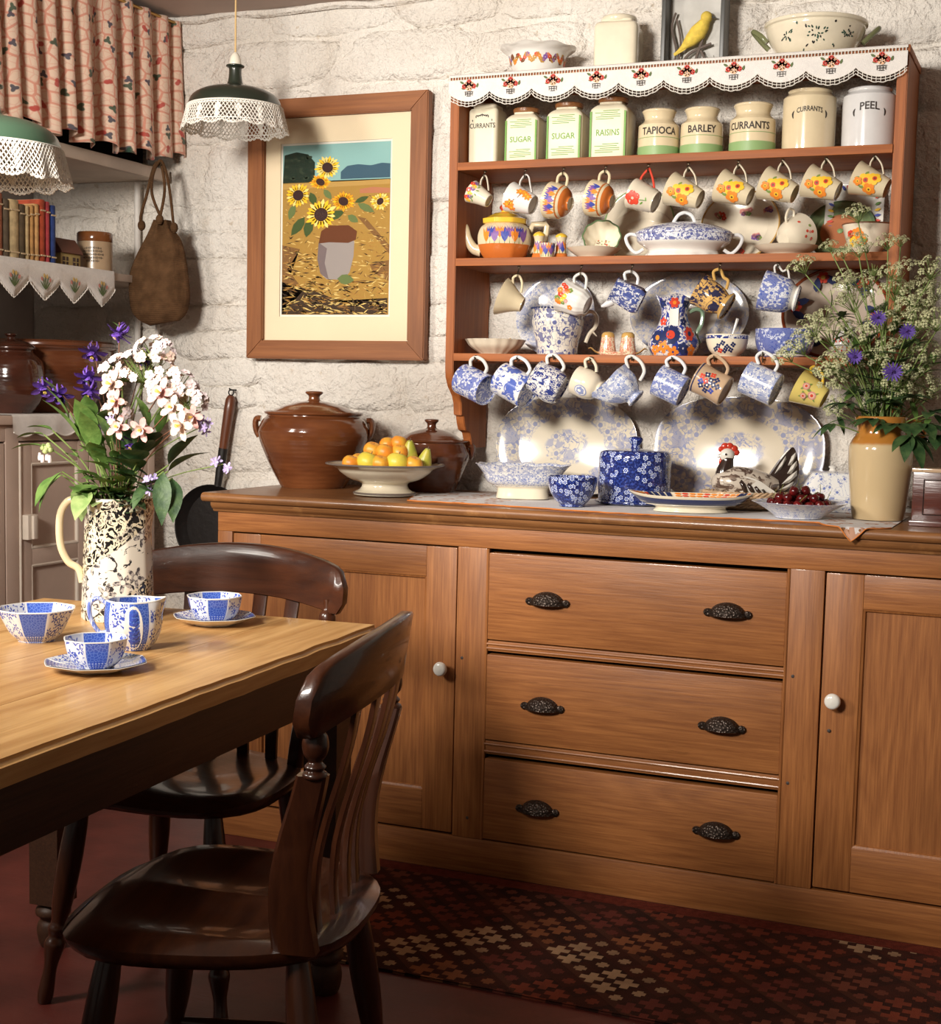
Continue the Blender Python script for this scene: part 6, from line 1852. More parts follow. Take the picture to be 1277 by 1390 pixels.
# salt and pepper on a tray
p = place(838, -.185, SH[2]); s = mpp(p)
T = thing('cruet_tray', 'gilt-edged floral tray with scroll ends under the salt and pepper pots', 'tray', p, (0, 0, rr_ - .2))
mb = MB(); mb.lathe(vessel(S([(22, 0), (24, 2), (27, 5)], s), 1.2 * s), 48, shape=oval(1.05, .5)); mb.build('dish', 'chintz_gold', T)
for sg in (-1, 1):
    mb = MB(); mb.tube(catmull([(sg * 25 * s, 0, 3 * s), (sg * 31 * s, 0, 6 * s), (sg * 36 * s, 0, 10 * s), (sg * 40 * s, 0, 9 * s)], 4), [2.4 * s] * 10 + [1.6 * s] * 3, 8, flat=(.5, 2)); mb.build('scroll_end', 'gold_tone', T)
for sg, lb in ((-1, 'flowered chintz shaker with gilt top, left one on the tray'), (1, 'flowered chintz shaker with gilt top, right one on the tray')):
    q = T.matrix_basis @ Vector((0, 0, 0)); dd = Matrix.Rotation(rr_ - .2, 3, 'Z') @ Vector((sg * 13.5 * s, 0, 2.2 * s))
    T2 = thing('shaker', lb, 'cruet', p + dd, (0, 0, 0), 'chintz shakers')
    mb = MB(); mb.lathe(S([(0, 0), (11, 0), (11.5, 3), (10, 14), (9, 22)] + sprof([(9, 22), (8.5, 26), (6, 29), (0, 30)], 3), s), 28); mb.build('body', 'chintz_gold', T2)
    mb = MB(); mb.lathe(S(sprof([(9.1, 22.5), (8.7, 26.2), (6.1, 29.2), (0, 30.3)], 3), s), 28); mb.build('gilt_top', 'gold_tone', T2)
# imari jug
p = place(913, -.19, SH[2]); s = mpp(p)
T = thing('pitcher', 'tall eight-sided jug in dark blue, orange and white on the bottom shelf', 'jug', p, (0, 0, rr_))
o_ = S(sprof([(27, 0), (30, 3), (35, 14), (33, 26), (24, 40), (19, 52), (19, 62), (23, 74), (27, 80)], 4), s)
def jugshape(th, r, z, i):
    x, y, zz = ngon(8, .39, .35)(th, r, z, i)
    return (x, y, zz + (2.5 * s * math.cos(4 * th) if z > 76 * s else 0))
mb = MB(); mb.lathe(vessel(o_, 2 * s), 64, shape=jugshape); mb.build('body', 'imari', T)
P = Print()
P.poly([(x * s, y * s) for x, y in ((-6, 40), (6, 40), (6, 64), (-6, 64))], 'pt_white')
for cx, cy, R_, c, n_ in ((0, 71, 7, 'pt_red', 6), (-4, 28, 13, 'pt_navy', 9), (24, 30, 10, 'pt_red', 6), (-24, 24, 10, 'pt_navy', 7), (-14, 12, 9, 'pt_orange', 5), (14, 10, 8, 'pt_navy', 6), (-16, 46, 6, 'pt_red', 5), (14, 46, 6, 'pt_navy', 5), (-18, 70, 6, 'pt_navy', 5), (18, 70, 6, 'pt_navy', 5), (0, 5, 8, 'pt_orange', 5), (-28, 8, 7, 'pt_orange', 5), (28, 8, 8, 'pt_orange', 5)):
    P.polys(petals(cx * s, cy * s, R_ * s, n_, .6, cx), c)
P.up()
for cx, cy, R_, c in ((-4, 28, 6, 'pt_red'), (24, 30, 3.5, 'pt_navy'), (0, 71, 2.5, 'pt_orange'), (-24, 24, 3.5, 'pt_orange')): P.poly(ell(cx * s, cy * s, R_ * s, None, 0, 12), c)
P.build('painted_flowers', on_lathe(o_, camang(T), 0, lambda th, r, z, i: ngon(8, .39, .35)(th, r, z, i)), T)
mb = MB(); mb.tube(catmull([(20 * s, 0, 60 * s), (30 * s, 0, 64 * s), (38 * s, 0, 60 * s), (37 * s, 0, 44 * s), (31 * s, 0, 30 * s), (36 * s, 0, 18 * s)], 5), 2.8 * s, 8); mb.build('handle', 'green_jug', T) if 'green_jug' in MATS else (glaze('green_jug', (.20, .30, .20)), mb.build('handle', 'green_jug', T))
# cream bowl with spoon
p = place(986, -.19, SH[2]); s = mpp(p)
T = thing('sugar_bowl', 'cream bowl with blue bird print and blue rim band on the bottom shelf', 'bowl', p)
o_ = S(sprof([(16, 0), (17, 2), (24, 9), (28, 20), (29, 30)], 4), s)
mb = MB(); mb.lathe(vessel(o_, 1.4 * s, foot=1.2 * s), 44); mb.build('body', 'pale_cream', T)
mb = MB(); mb.lathe([(rof(o_, z_ * s) + .0005, z_ * s) for z_ in (24, 26, 28.5)], 44); mb.build('blue_band', 'blue_chintz', T)
P = Print()
for cx, cy, c in ((-12, 14, 'pt_navy'), (-6, 18, 'pt_navy'), (0, 13, 'pt_navy'), (-3, 8, 'pt_navy'), (8, 16, 'pt_navy'), (-9, 8, 'pt_red'), (5, 9, 'pt_navy'), (-16, 10, 'pt_navy')): P.polys(petals(cx * s, cy * s, 3.6 * s, 4, .7, cx), c)
P.build('bird_print', on_lathe(o_, camang(T)), T)
T2 = thing('spoon', 'white china spoon standing in the cream bowl', 'spoon', (p.x, p.y, p.z + 4 * s), (0, 0, rr_))
mb = MB(); mb.tube([(2 * s, 0, 2 * s), (8 * s, 0, 30 * s), (13 * s, 0, 48 * s)], [2 * s, 1.3 * s, 2.2 * s], 8, flat=(1, .5)); mb.build('stem', 'white_glaze', T2)
mb = MB(); mb.ball((0, 0, 4 * s), 5 * s, 12, 8, sc=(1, .45, 1.2)); mb.build('spoon_bowl', 'white_glaze', T2)
# blue willow bowl
p = place(1064, -.18, SH[2]); s = mpp(p)
T = thing('willow_bowl', 'straight-sided blue and white landscape bowl at the right of the bottom shelf', 'bowl', p)
o_ = S(sprof([(28, 0), (29, 3), (35, 8), (39, 20), (40, 38)], 4), s)
mb = MB(); mb.lathe(vessel(o_, 1.8 * s), 56); mb.build('body', 'blue_willow', T)
mb = MB(); mb.tube([(29.5 * s * math.cos(2 * pi * k / 48), 29.5 * s * math.sin(2 * pi * k / 48), 3.2 * s) for k in range(48)], 1.5 * s, 6, closed=True); mb.build('white_line', 'white_glaze', T)
# white and red pot half behind the flowers
p = place(1150, -.17, SH[2]); s = mpp(p)
T = thing('lidded_pot', 'small white lidded pot with red swirls half behind the cow parsley', 'pot', p)
o_ = S(sprof([(13, 0), (15, 3), (22, 14), (22, 24), (14, 34), (13, 37)], 4), s)
mb = MB(); mb.lathe([(0, 0)] + o_ + [(0, 37 * s)], 36); mb.build('body', 'white_glaze', T)
mb = MB(); mb.lathe(S(sprof([(14, 37), (14, 39), (8, 44), (3, 46), (5, 50), (0, 54)], 3), s), 24); mb.build('lid', 'white_glaze', T)
P = Print()
for k in range(10): P.polys(petals((-18 + (k % 5) * 9) * s, (12 + (k // 5) * 13) * s, 4.5 * s, 3, .4, k), 'pt_red')
P.build('red_swirls', on_lathe(o_, camang(T)), T)

# ---- platters behind the worktop things
WZ = .9502
transfer('platter_blue', (.62, .55, .43), (.20, .23, .40), 17, .50, 5, .45, 1.0, 'obj', .7, rimr=.112, centre=.068, oval=1.32, strength=.9)
T, s, R = plate('meat_platter', 'large oval cream platter with faded blue flowers, left of the cheese dome', 768, WZ, 93, 66, 'platter_blue', -.052, rim=.74, well=5, cat='platter', group='platters on the dresser', sq=2.6)
transfer('platter_blue2', (.58, .50, .38), (.19, .22, .39), 17, .50, 5, .45, 1.0, 'obj', .7, rimr=.122, centre=.072, oval=1.38, strength=.9)
T, s, R = plate('meat_platter', 'large oval cream platter with faded blue flowers standing behind the hen', 1000, WZ, 108, 72, 'platter_blue2', -.052, rim=.74, well=5, cat='platter', group='platters on the dresser', sq=2.6)
# ------------------------------------------------------------------ lace runner on the worktop
def mk_runner():
    m, nt, b = newmat('cutwork_linen', .9, .1)
    o = objc(nt); p = vmap(nt, o, (1, 1, 0))
    c = (.72, .69, .67)
    mk, r, cs = blossom(nt, p, 17.0, 5, .40, .45)
    s = sep(nt, o)
    end = mth(nt, 'MAXIMUM', ramp(nt, s[0], -.28, -.36), ramp(nt, s[0], .42, .5))
    line = mth(nt, 'SUBTRACT', 1.0, mth(nt, 'ABSOLUTE', mth(nt, 'SUBTRACT', mth(nt, 'MULTIPLY', mk, 2.0), 1.0)))
    hole = mth(nt, 'MULTIPLY', ramp(nt, r, .30, .26), ramp(nt, r, .12, .15))
    pat = mth(nt, 'MULTIPLY', mth(nt, 'MAXIMUM', line, mth(nt, 'MULTIPLY', hole, .9)), end)
    _set(nt, b.inputs['Base Color'], mixc(nt, mth(nt, 'MULTIPLY', pat, .85), c, (.42, .15, .04)))
    bump(nt, b, noi(nt, p, 350, 2), .2, .002)
mk_runner()
flat('thread_orange', (.60, .20, .05), .85, .1)
RN = thing('lace_runner', 'white cutwork table runner with orange scalloped edge along the dresser top', 'runner', (1.13, -.32, WZ))
EDGE = FY - .034
def runpt(x, y):
    """sheet lies on the worktop; past the front edge it hangs down"""
    if y >= EDGE - .001: return (x, y, WZ + .0016 + .0008 * mnoise.noise(Vector((x * 20, y * 20, 0))))
    d = EDGE - y
    return (x, EDGE - .004 - .003 * min(1, d / .02), WZ + .001 - max(0, d - .004))
def front_y(x):
    t = (x - .50) / (1.77 - .50)
    base = -.525 + .02 * math.sin(t * 9)
    if t < .06: base += (1 - t / .06) * .22
    sc = .007 * abs(math.sin(x * 2 * pi / .13))
    y = base - sc
    if x > 1.62: y -= .115 * max(0, 1 - abs(x - 1.72) / .085) ** .6
    return y
NX, NYY = 150, 14; v = []; f = []
for i in range(NX + 1):
    x = .47 + (1.80 - .47) * i / NX; fy = front_y(x); by_ = -.12 - (.0 if x < 1.5 else .05)
    for j in range(NYY + 1): v.append(runpt(x, by_ + (fy - by_) * j / NYY))
for i in range(NX):
    for j in range(NYY):
        a = i * (NYY + 1) + j; f.append((a, a + 1, a + NYY + 2, a + NYY + 1))
MB().add(v, f).build('cloth', 'cutwork_linen', RN, True, sharp=180)
mb = MB(); mb.tube([runpt(.47 + 1.33 * i / 400, front_y(.47 + 1.33 * i / 400) + .001) for i in range(401)], .0016, 5); mb.build('orange_edge', 'thread_orange', RN, True)
CZ = WZ + .0034

# ------------------------------------------------------------------ lidded brown pots
mk_glaze('pot_brown', (.115, .034, .012), (.20, .066, .022), .14)
mk_glaze('pot_brown_dark', (.075, .022, .010), (.13, .040, .016), .12)
def pot(label, px_, y, W, rim, belly, base_r, H_, kn, mat):
    p = place(px_, y, WZ + .0005); s = mpp(p)
    T = thing('lidded_pot', label, 'pot', p, (0, 0, 0), 'brown glazed lidded pots')
    o_ = S(sprof([(base_r, 0), (base_r + 1, 2), (base_r + 2.5, 4), (belly * .80, H_ * .30), (belly, H_ * .68), (belly * .95, H_ * .86), (rim - 3, H_ * .95), (rim, H_ * .975), (rim + .5, H_)], 5), s)
    mb = MB(); mb.lathe(vessel(o_, 4 * s), 64); mb.build('body', mat, T)
    L = [(rim - 6, H_ - 2), (rim - 9, H_ + .5), (rim * .62, H_ + 8), (rim * .36, H_ + 13), (kn, H_ + 15.5), (kn * .75, H_ + 19), (kn * .8, H_ + 22), (kn * 1.15, H_ + 25), (kn * 1.15, H_ + 27.5), (kn * .6, H_ + 28.5), (0, H_ + 28)]
    mb = MB(); mb.lathe(S(sprof(L, 4), s), 56); mb.build('lid', mat, T)
    A0 = math.atan2(CR.y, CR.x)
    for sg in (0, pi):
        d = Vector((math.cos(A0 + sg), math.sin(A0 + sg), 0)); tt = Vector((-d.y, d.x, 0))
        mb = MB(); R0 = belly
        q = [d * (R0 * .97) + tt * -9 + Vector((0, 0, H_ * .84)), d * (R0 * 1.04 + 4) + tt * -9 + Vector((0, 0, H_ * .87)), d * (R0 * 1.04 + 7) + Vector((0, 0, H_ * .80)), d * (R0 * 1.04 + 4) + tt * 9 + Vector((0, 0, H_ * .87)), d * (R0 * .97) + tt * 9 + Vector((0, 0, H_ * .84))]
        q2 = [d * (R0 * .96) + Vector((0, 0, H_ * .90)), d * (R0 * 1.03) + Vector((0, 0, H_ * .90)), d * (R0 * 1.06) + Vector((0, 0, H_ * .84)), d * (R0 * 1.04) + Vector((0, 0, H_ * .74)), d * (R0 * .985) + Vector((0, 0, H_ * .66))]
        mb.tube(catmull([x * s for x in q2], 5), 4.2 * s, 10, flat=(1, 1.7)); mb.build('lug_handle', mat, T)
pot('large brown glazed casserole with lid at the left of the dresser top', 425, -.20, 0, 66, 74.5, 43, 101, 10, 'pot_brown')
pot('smaller dark brown lidded casserole behind the fruit bowl', 584, -.15, 0, 51, 53, 32, 70, 8, 'pot_brown_dark')

# ------------------------------------------------------------------ fruit in a comport
p = place(522, -.37, CZ); s = mpp(p)
T = thing('fruit_comport', 'cream footed fruit comport with grey rim on the dresser top', 'comport', p)
o_ = S(sprof([(42, 0), (41, 3), (34, 7), (31, 12), (33, 16), (48, 21), (60, 29), (66, 35), (80, 40)], 4), s)
mb = MB(); mb.lathe([(0, 3 * s)] + o_ + [(79.5 * s, 41.5 * s), (66 * s, 37.5 * s), (58 * s, 32 * s), (44 * s, 25 * s), (0, 23 * s)], 72); mb.build('body', 'pale_cream', T)
flat('grey_edge', (.16, .13, .11), .3)
mb = MB(); mb.tube([(79.6 * s * math.cos(2 * pi * k / 72), 79.6 * s * math.sin(2 * pi * k / 72), 41 * s) for k in range(72)], 1.3 * s, 6, closed=True); mb.build('grey_rim', 'grey_edge', T)
mb = MB(); mb.tube([(41.6 * s * math.cos(2 * pi * k / 72), 41.6 * s * math.sin(2 * pi * k / 72), 2 * s) for k in range(72)], 1.6 * s, 6, closed=True); mb.build('grey_foot_line', 'grey_edge', T)
def mk_fruit(name, a, b_, sc=30):
    m, nt, b = newmat(name, .38, .5)
    n = noi(nt, objc(nt), sc, 3)
    _set(nt, b.inputs['Base Color'], mixc(nt, ramp(nt, n, .4, .65), a, b_))
    bump(nt, b, noi(nt, objc(nt), 300, 2), .08, .002)
mk_fruit('apricot_skin', (.80, .40, .04), (.82, .28, .03)); mk_fruit('apple_skin', (.78, .62, .06), (.68, .58, .08)); mk_fruit('pear_skin', (.42, .42, .05), (.60, .50, .08))
rdir = Vector((CR.x, CR.y, 0)).normalized(); fdir = Vector((-CF.x, -CF.y, 0)).normalized()
def fruit(kind, label, dx, dz, dep, r):
    loc = p + rdir * dx * s + fdir * dep * s + Vector((0, 0, dz * s))
    T = thing(kind, label, kind, loc, (.3 * math.sin(dx), .3 * math.cos(dx * 2), dx), 'fruit in the comport')
    mb = MB(); R = r * s
    if kind == 'pear': mb.tube([(0, 0, -R), (0, 0, -R * .6), (0, 0, 0), (0, 0, R * .7), (0, 0, R * 1.5), (0, 0, R * 1.9)], [R * .5, R * .92, R, R * .8, R * .5, R * .3], 16)
    else:
        prf = [(R * math.sin(pi * i / 14) * (1 + (.04 if kind == 'apple' else 0) * math.sin(pi * i / 14)), -R * .94 * math.cos(pi * i / 14) - (.22 * R * math.exp(-((14 - i) / 1.6) ** 2)) + (.10 * R * math.exp(-(i / 1.4) ** 2))) for i in range(15)]
        prf[0] = (0, prf[0][1]); prf[-1] = (0, prf[-1][1])
        mb.lathe(prf, 24, shape=(lambda th, rr, z, i: (rr * math.cos(th) * (1 - .10 * math.exp(-((th - pi) / .35) ** 2)), rr * math.sin(th) * (1 - .0 * th), z)) if kind == 'apricot' else None)
    mb.build('flesh', {'apricot': 'apricot_skin', 'apple': 'apple_skin', 'pear': 'pear_skin'}[kind], T)
    mb = MB(); zt = R * (1.85 if kind == 'pear' else .66); mb.tube([(0, 0, zt), (.002, 0, zt + R * (.35 if kind != 'apricot' else .1))], [.0015, .001], 6); mb.build('stalk', 'twig', T)
for k, dx, dz, dep, r, lb in (('apricot', -49, 43, 34, 11, 'orange apricot at the left front of the comport'), ('apple', -23, 45, 36, 14, 'yellow apple at the front, second from left in the comport'), ('apricot', -5, 44, 44, 11, 'orange apricot at the front centre of the comport'), ('apple', 20, 45, 36, 14, 'yellow apple at the front right with dark eye'), ('apricot', 44, 43, 34, 11.5, 'orange apricot at the right front of the comport'),
                              ('apricot', -19, 60, 8, 11.5, 'apricot in the upper row, left, with orange blush'), ('apricot', 0, 58, 14, 11.5, 'apricot in the upper row, centre left'), ('apricot', 22, 58, 12, 11, 'apricot in the upper row, centre right'), ('apricot', 20, 70, -8, 10.5, 'topmost apricot at the back right of the heap'), ('apricot', 3, 67, -10, 11, 'topmost apricot at the back centre of the heap'), ('pear', 36, 52, 2, 11, 'yellow pear at the upper right of the heap'), ('pear', 58, 44, 0, 10, 'greenish pear lying at the right rim of the comport'), ('apricot', -40, 44, -6, 11, 'apricot half hidden at the back left of the comport'), ('apple', -10, 44, -8, 13, 'yellow apple buried in the middle of the heap'), ('apple', 20, 43, -30, 13, 'yellow apple at the back of the comport')):
    fruit(k, lb, dx * .9, dz - .5, dep * .82, r * 1.09)

# ------------------------------------------------------------------ oval bowl, calico bowl, cheese dome
p = place(709, -.25, CZ); s = mpp(p)
T = thing('footed_bowl', 'blue and white oblong footed bowl with scalloped edge, left of the calico bowl', 'bowl', p, (0, 0, rr_ - .1))
def obl(th, r, z, i):
    x, y, zz = superell(3.2, 1.0, .68)(th, r, z, i)
    k = 1 + (.018 * math.cos(12 * th) if z > 40 * s else 0)
    return (x * k, y * k, zz + (.8 * s * math.cos(12 * th) if z > 40 * s else 0))
transfer('bowl_blue', (.72, .70, .66), (.14, .19, .42), 38, .50, 5, .4, 1.1, mid=.6)
o_ = S(sprof([(35, 0), (35.5, 2), (34, 12), (37, 16), (48, 22), (54, 34), (62, 44), (64, 45.5)], 4), s)
mb = MB(); mb.lathe(vessel(o_, 2 * s, floor=17 * s), 96, shape=obl); mb.build('body', 'bowl_blue', T)
mb = MB(); mb.lathe([(r + .0005, z_) for r, z_ in o_ if z_ < 20 * s], 96, shape=obl); mb.build('plain_foot', 'pale_cream', T)
p = place(776, -.43, CZ); s = mpp(p)
T = thing('calico_bowl', 'small dark blue calico-flowered bowl at the front of the dresser top', 'bowl', p)
mb = MB(); mb.lathe(vessel(S(sprof([(17, 0), (17.5, 3), (23, 8), (31, 22), (34, 40)], 4), s), 1.6 * s, foot=1.5 * s), 48); mb.build('body', 'calico', T)
p = place(860, -.235, CZ); s = mpp(p)
T = thing('cheese_dome', 'dark blue calico-flowered cheese dome with knob on the dresser top', 'cheese dome', p)
mb = MB(); mb.lathe([(0, 0)] + S(sprof([(47, 0), (52, 1.5), (53, 4), (49, 5)], 3), s) + [(0, 5 * s)], 56); mb.build('base_plate', 'calico', T)
o_ = S([(47.5, 5), (48.5, 7), (49, 30), (49, 56)] + sprof([(49, 60), (48, 67), (43, 71.5), (30, 73), (9, 74.5)], 4), s)
mb = MB(); mb.lathe(o_ + [(0, 75 * s)], 64); mb.build('dome', 'calico', T)
mb = MB(); mb.lathe(S(sprof([(7, 74), (5.5, 78), (6.5, 80), (9, 83.5), (10, 87), (7, 90), (0, 91)], 4), s), 24); mb.build('knob', 'calico', T)

# ------------------------------------------------------------------ hen on nest
p = place(1012, -.20, CZ); s = mpp(p)
T = thing('hen_tureen', 'pottery hen with red comb sitting on a basket-weave dish', 'ornament', p, (0, 0, rr_))
flat('basket_buff', (.55, .37, .22), .4, .4, .2, var=.2, vscale=40)
def mk_hen():
    m, nt, b = newmat('hen_feathers', .18, .5, .35)
    o = objc(nt)
    n = noi(nt, vmap(nt, o, (1, 1, 1.8)), 26, 3, .6, 1.2)
    c = mixc(nt, ramp(nt, n, .5, .58), (.52, .45, .37), (.10, .065, .05))
    n2 = noi(nt, o, 60, 3)
    c = mixc(nt, mth(nt, 'MULTIPLY', ramp(nt, n2, .55, .65), .5), c, (.30, .22, .17))
    _set(nt, b.inputs['Base Color'], c)
mk_hen()
glaze('hen_grey', (.42, .35, .29)); glaze('hen_black', (.03, .018, .014)); glaze('hen_white', (.66, .62, .55)); glaze('hen_red', (.48, .04, .02))
mb = MB(); mb.lathe([(0, 0)] + S(sprof([(48, 0), (52, 3), (55, 10), (57, 20), (54, 22)], 3), s) + [(0, 20 * s)], 64, shape=oval(1.0, .72)); mb.build('nest_dish', 'basket_buff', T)
for zz, rr2 in ((5, 54), (10.5, 56.5), (16, 58), (21, 58)):
    mb = MB()
    for ph in (0, pi):
        mb.tube([((rr2 + 1.2 * math.cos(22 * a + ph)) * s * math.cos(a), .72 * (rr2 + 1.2 * math.cos(22 * a + ph)) * s * math.sin(a), (zz + 1.6 * math.sin(22 * a + ph)) * s) for a in [2 * pi * k / 176 for k in range(176)]], 1.9 * s, 5, closed=True)
    mb.build('woven_rope', 'basket_buff', T)
mb = MB()
B = catmull([(-40, 0, 24), (-34, 0, 32), (-20, 0, 34), (0, 0, 33), (20, 0, 32), (34, 0, 33), (42, 0, 34)], 4)
Rr = [c.x for c in catmull([(8, 0, 0), (17, 0, 0), (22, 0, 0), (22, 0, 0), (19, 0, 0), (13, 0, 0), (8, 0, 0)], 4)]
mb.tube([q * s for q in B], [r * s for r in Rr], 24, flat=(1.0, 1.15)); mb.build('body', 'hen_feathers', T)
mb = MB(); mb.tube([q * s for q in catmull([(-30, 0, 36), (-31, 0, 48), (-28, 0, 60), (-27, 0, 68)], 4)], [r * s for r in (15, 14, 13, 12, 11.5, 11, 10.5, 10, 9.5, 9, 8.5, 8.5, 8.5)], 20); mb.build('neck', 'hen_black', T)
mb = MB(); mb.ball((-28 * s, 0, 71 * s), 10 * s, 20, 14, sc=(1.05, .85, 1)); mb.build('head', 'hen_white', T)
mb = MB(); mb.tube([(-37 * s, 0, 70 * s), (-45 * s, 0, 68.5 * s)], [3.4 * s, .6 * s], 10); mb.build('beak', 'hen_grey', T)
mb = MB()
for cx, cz, r in ((-36, 79, 4), (-31, 83, 5), (-25, 83, 5.2), (-19, 80, 5), (-16, 75, 4.5)): mb.ball((cx * s, 0, cz * s), r * s, 12, 8, sc=(1.1, .6, 1))
mb.build('comb', 'hen_red', T)
mb = MB(); mb.ball((-36 * s, 0, 62 * s), 4.2 * s, 12, 8, sc=(.8, .7, 1.5)); mb.build('wattle', 'hen_red', T)
mb = MB()
for y in (-8.3, 8.3): mb.ball((-31 * s, y * s, 72.5 * s), 1.6 * s, 8, 6)
mb.build('eyes', 'hen_black', T)
def fan(pts, th, mat, nm, yo=0.0):
    n = len(pts); v = []; f = []
    for yy in (-th, th): v += [(a * s, (yo + yy * (1 if k not in (0,) else 1)) * s, b_ * s) for k, (a, b_) in enumerate(pts)]
    cx = sum(a for a, b_ in pts) / n; cz = sum(b_ for a, b_ in pts) / n
    v += [(cx * s, (yo - th * 1.7) * s, cz * s), (cx * s, (yo + th * 1.7) * s, cz * s)]
    for k in range(n):
        l = (k + 1) % n
        f += [(k, l, n + l, n + k), (2 * n, l, k), (2 * n + 1, n + k, n + l)]
    MB().add(v, f).build(nm, mat, T, sharp=70)
tailp = [(v.x, v.y) for v in catmull([(26, 36, 0), (34, 52, 0), (46, 70, 0), (57, 83, 0), (62, 82, 0), (67, 68, 0), (69, 52, 0), (64, 34, 0), (52, 22, 0), (38, 20, 0)], 4, True)]
fan(tailp, 5, 'hen_black', 'tail')
for k, pts in enumerate(([(52, 58), (58, 72), (63, 77), (64, 72), (58, 60)], [(50, 46), (57, 58), (65, 66), (66, 60), (58, 48)], [(46, 34), (54, 44), (66, 53), (66, 46), (56, 36)], [(42, 26), (52, 32), (62, 38), (60, 32), (50, 25)], [(36, 48), (42, 60), (50, 72), (51, 68), (44, 54)])):
    fan(pts, 6.9, 'hen_white', 'tail_feather')
for yo in (-19, 19):
    wing = [(v.x, v.y) for v in catmull([(-22, 38, 0), (-8, 44, 0), (10, 40, 0), (26, 30, 0), (36, 22, 0), (22, 18, 0), (4, 19, 0), (-12, 23, 0), (-22, 30, 0)], 3, True)]
    fan(wing, 4, 'hen_white', 'wing', yo)
    for q in range(4):
        cx = -12 + q * 10
        fan([(cx, 40 - q * 4), (cx + 6, 34 - q * 4), (cx + 10, 22 - q * .8), (cx + 5, 21), (cx + 1, 28 - q * 2), (cx - 3, 36 - q * 3)], 6.2, 'hen_black', 'wing_feather', yo * 1.02)

# ------------------------------------------------------------------ imari dish on foot
p = place(937, -.40, CZ); s = mpp(p)
T = thing('oval_dish', 'oval cream dish with navy and orange brushwork at the front of the dresser top', 'dish', p, (0, 0, rr_ - .08))
ov2 = oval(1.0, .60)
def lipped(th, r, z, i):
    x, y, zz = ov2(th, r, z, i)
    e = abs(math.cos(th)) ** 6
    return (x * (1 + .06 * e * (z > 14 * s)), y, zz + e * (5 * s if z > 14 * s else 0))
o_ = S(sprof([(50, 0), (50, 2), (47, 5), (52, 8), (66, 12), (76, 18), (80, 22)], 4), s)
mb = MB(); mb.lathe(vessel(o_, 2 * s, floor=9.5 * s), 80, shape=lipped); mb.build('body', 'pale_cream', T)
ringz = [(53, 8.3), (60, 10.1), (66.6, 12), (72, 14.9), (77, 18.6)]
mb = MB(); mb.lathe([(r * s + .0007, z_ * s) for r, z_ in ringz], 80, shape=lipped); mb.build('navy_band', 'navy_glaze', T)
P = Print(); random.seed(8)
for k in range(46):
    a = 2 * pi * k / 46; c = 'pt_orange' if k % 3 else 'pt_red'
    if 1.9 < a < 2.4 or 0.2 < a < .5: P.poly([(a, .60), (a + .10, .60), (a + .10, .97), (a, .97)], 'pt_navy'); continue
    for q in range(2): P.poly([(a + .07 * math.cos(t), .70 + q * .18 + .07 * math.sin(t)) for t in (0, 1.05, 2.1, 3.14, 4.2, 5.2)], c)
def insidefn(x, y, e):
    r = (50 + 28 * y) * s; z_ = (9.5 + 12.5 * max(0, y) ** 1.4) * s + .0012 + e
    q = lipped(x, r, 15 * s if y > .55 else 10 * s, 0)
    return (q[0], q[1], z_ + (q[2] - (15 * s if y > .55 else 10 * s)) * y)
P.build('brushwork', insidefn, T)
P = Print(); P.poly(ell(4 * s, -12 * s, 9 * s, 7 * s, 0, 16), 'pt_orange'); P.up(); P.poly(ell(4 * s, -12 * s, 6 * s, 4.5 * s, 0, 16), 'pt_white'); P.up(); P.poly(ell(4 * s, -12 * s, 3 * s, 2.2 * s), 'pt_orange')
P.build('medallion', lambda x, y, e: (x, y, 9.5 * s + .0008 + e), T)

# ------------------------------------------------------------------ cherries
p = place(1084, -.41, CZ); s = mpp(p)
T = thing('cherry_plate', 'shallow blue-edged soup plate filled with cherries', 'plate', p)
transfer('plate_edge_blue', (.66, .66, .68), (.18, .23, .50), 22, .55, 4, .3, .8, mid=.5, strength=.7)
o_ = S(sprof([(32, 0), (33, 2), (42, 9), (52, 15), (64, 21)], 4), s)
mb = MB(); mb.lathe(vessel(o_, 1.6 * s, foot=1.5 * s), 56); mb.build('body', 'plate_edge_blue', T)
mk_fruit('cherry_skin', (.06, .004, .005), (.15, .008, .008), 40); MATS['cherry_skin'].node_tree.nodes['Principled BSDF'].inputs['Roughness'].default_value = .12
random.seed(21)
ch = []
for rad_, n_, z_ in ((37, 16, 19), (24, 10, 17), (11, 5, 17), (28, 9, 28), (14, 6, 27), (2, 1, 27), (10, 2, 37), (24, 2, 36)):
    for k in range(n_):
        a = 2 * pi * k / n_ + z_; ch.append((rad_ * math.cos(a) + random.uniform(-1, 1), rad_ * math.sin(a) + random.uniform(-1, 1), z_ + random.uniform(-1, 1)))
cm = None
for k, (x, y, z_) in enumerate(ch):
    loc = p + Vector((x * s, y * s, z_ * s))
    T = thing('cherry', 'glossy dark red cherry heaped on the blue-edged plate', 'cherry', loc, (random.uniform(-.6, .6), random.uniform(-.6, .6), k), 'cherries on the plate')
    if cm is None:
        R = 6.6 * s
        prf = [(R * math.sin(pi * i / 12), -R * .95 * math.cos(pi * i / 12) - .2 * R * math.exp(-((12 - i) / 1.5) ** 2)) for i in range(13)]; prf[0] = (0, prf[0][1]); prf[-1] = (0, prf[-1][1])
        mb = MB(); mb.lathe(prf, 18); cm = mb.build('cherry_flesh', 'cherry_skin', T)
        flat('cherry_stalk', (.14, .15, .03), .6)
        mb = MB(); mb.tube(catmull([(0, 0, R * .7), (.002, 0, R * 1.6), (.007, 0, R * 2.7)], 3), .0008, 5); sm_ = mb.build('stalk', 'cherry_stalk', T)
    else:
        obj('cherry_flesh', cm.data, T)
        if k % 4 == 0: obj('stalk', sm_.data, T)

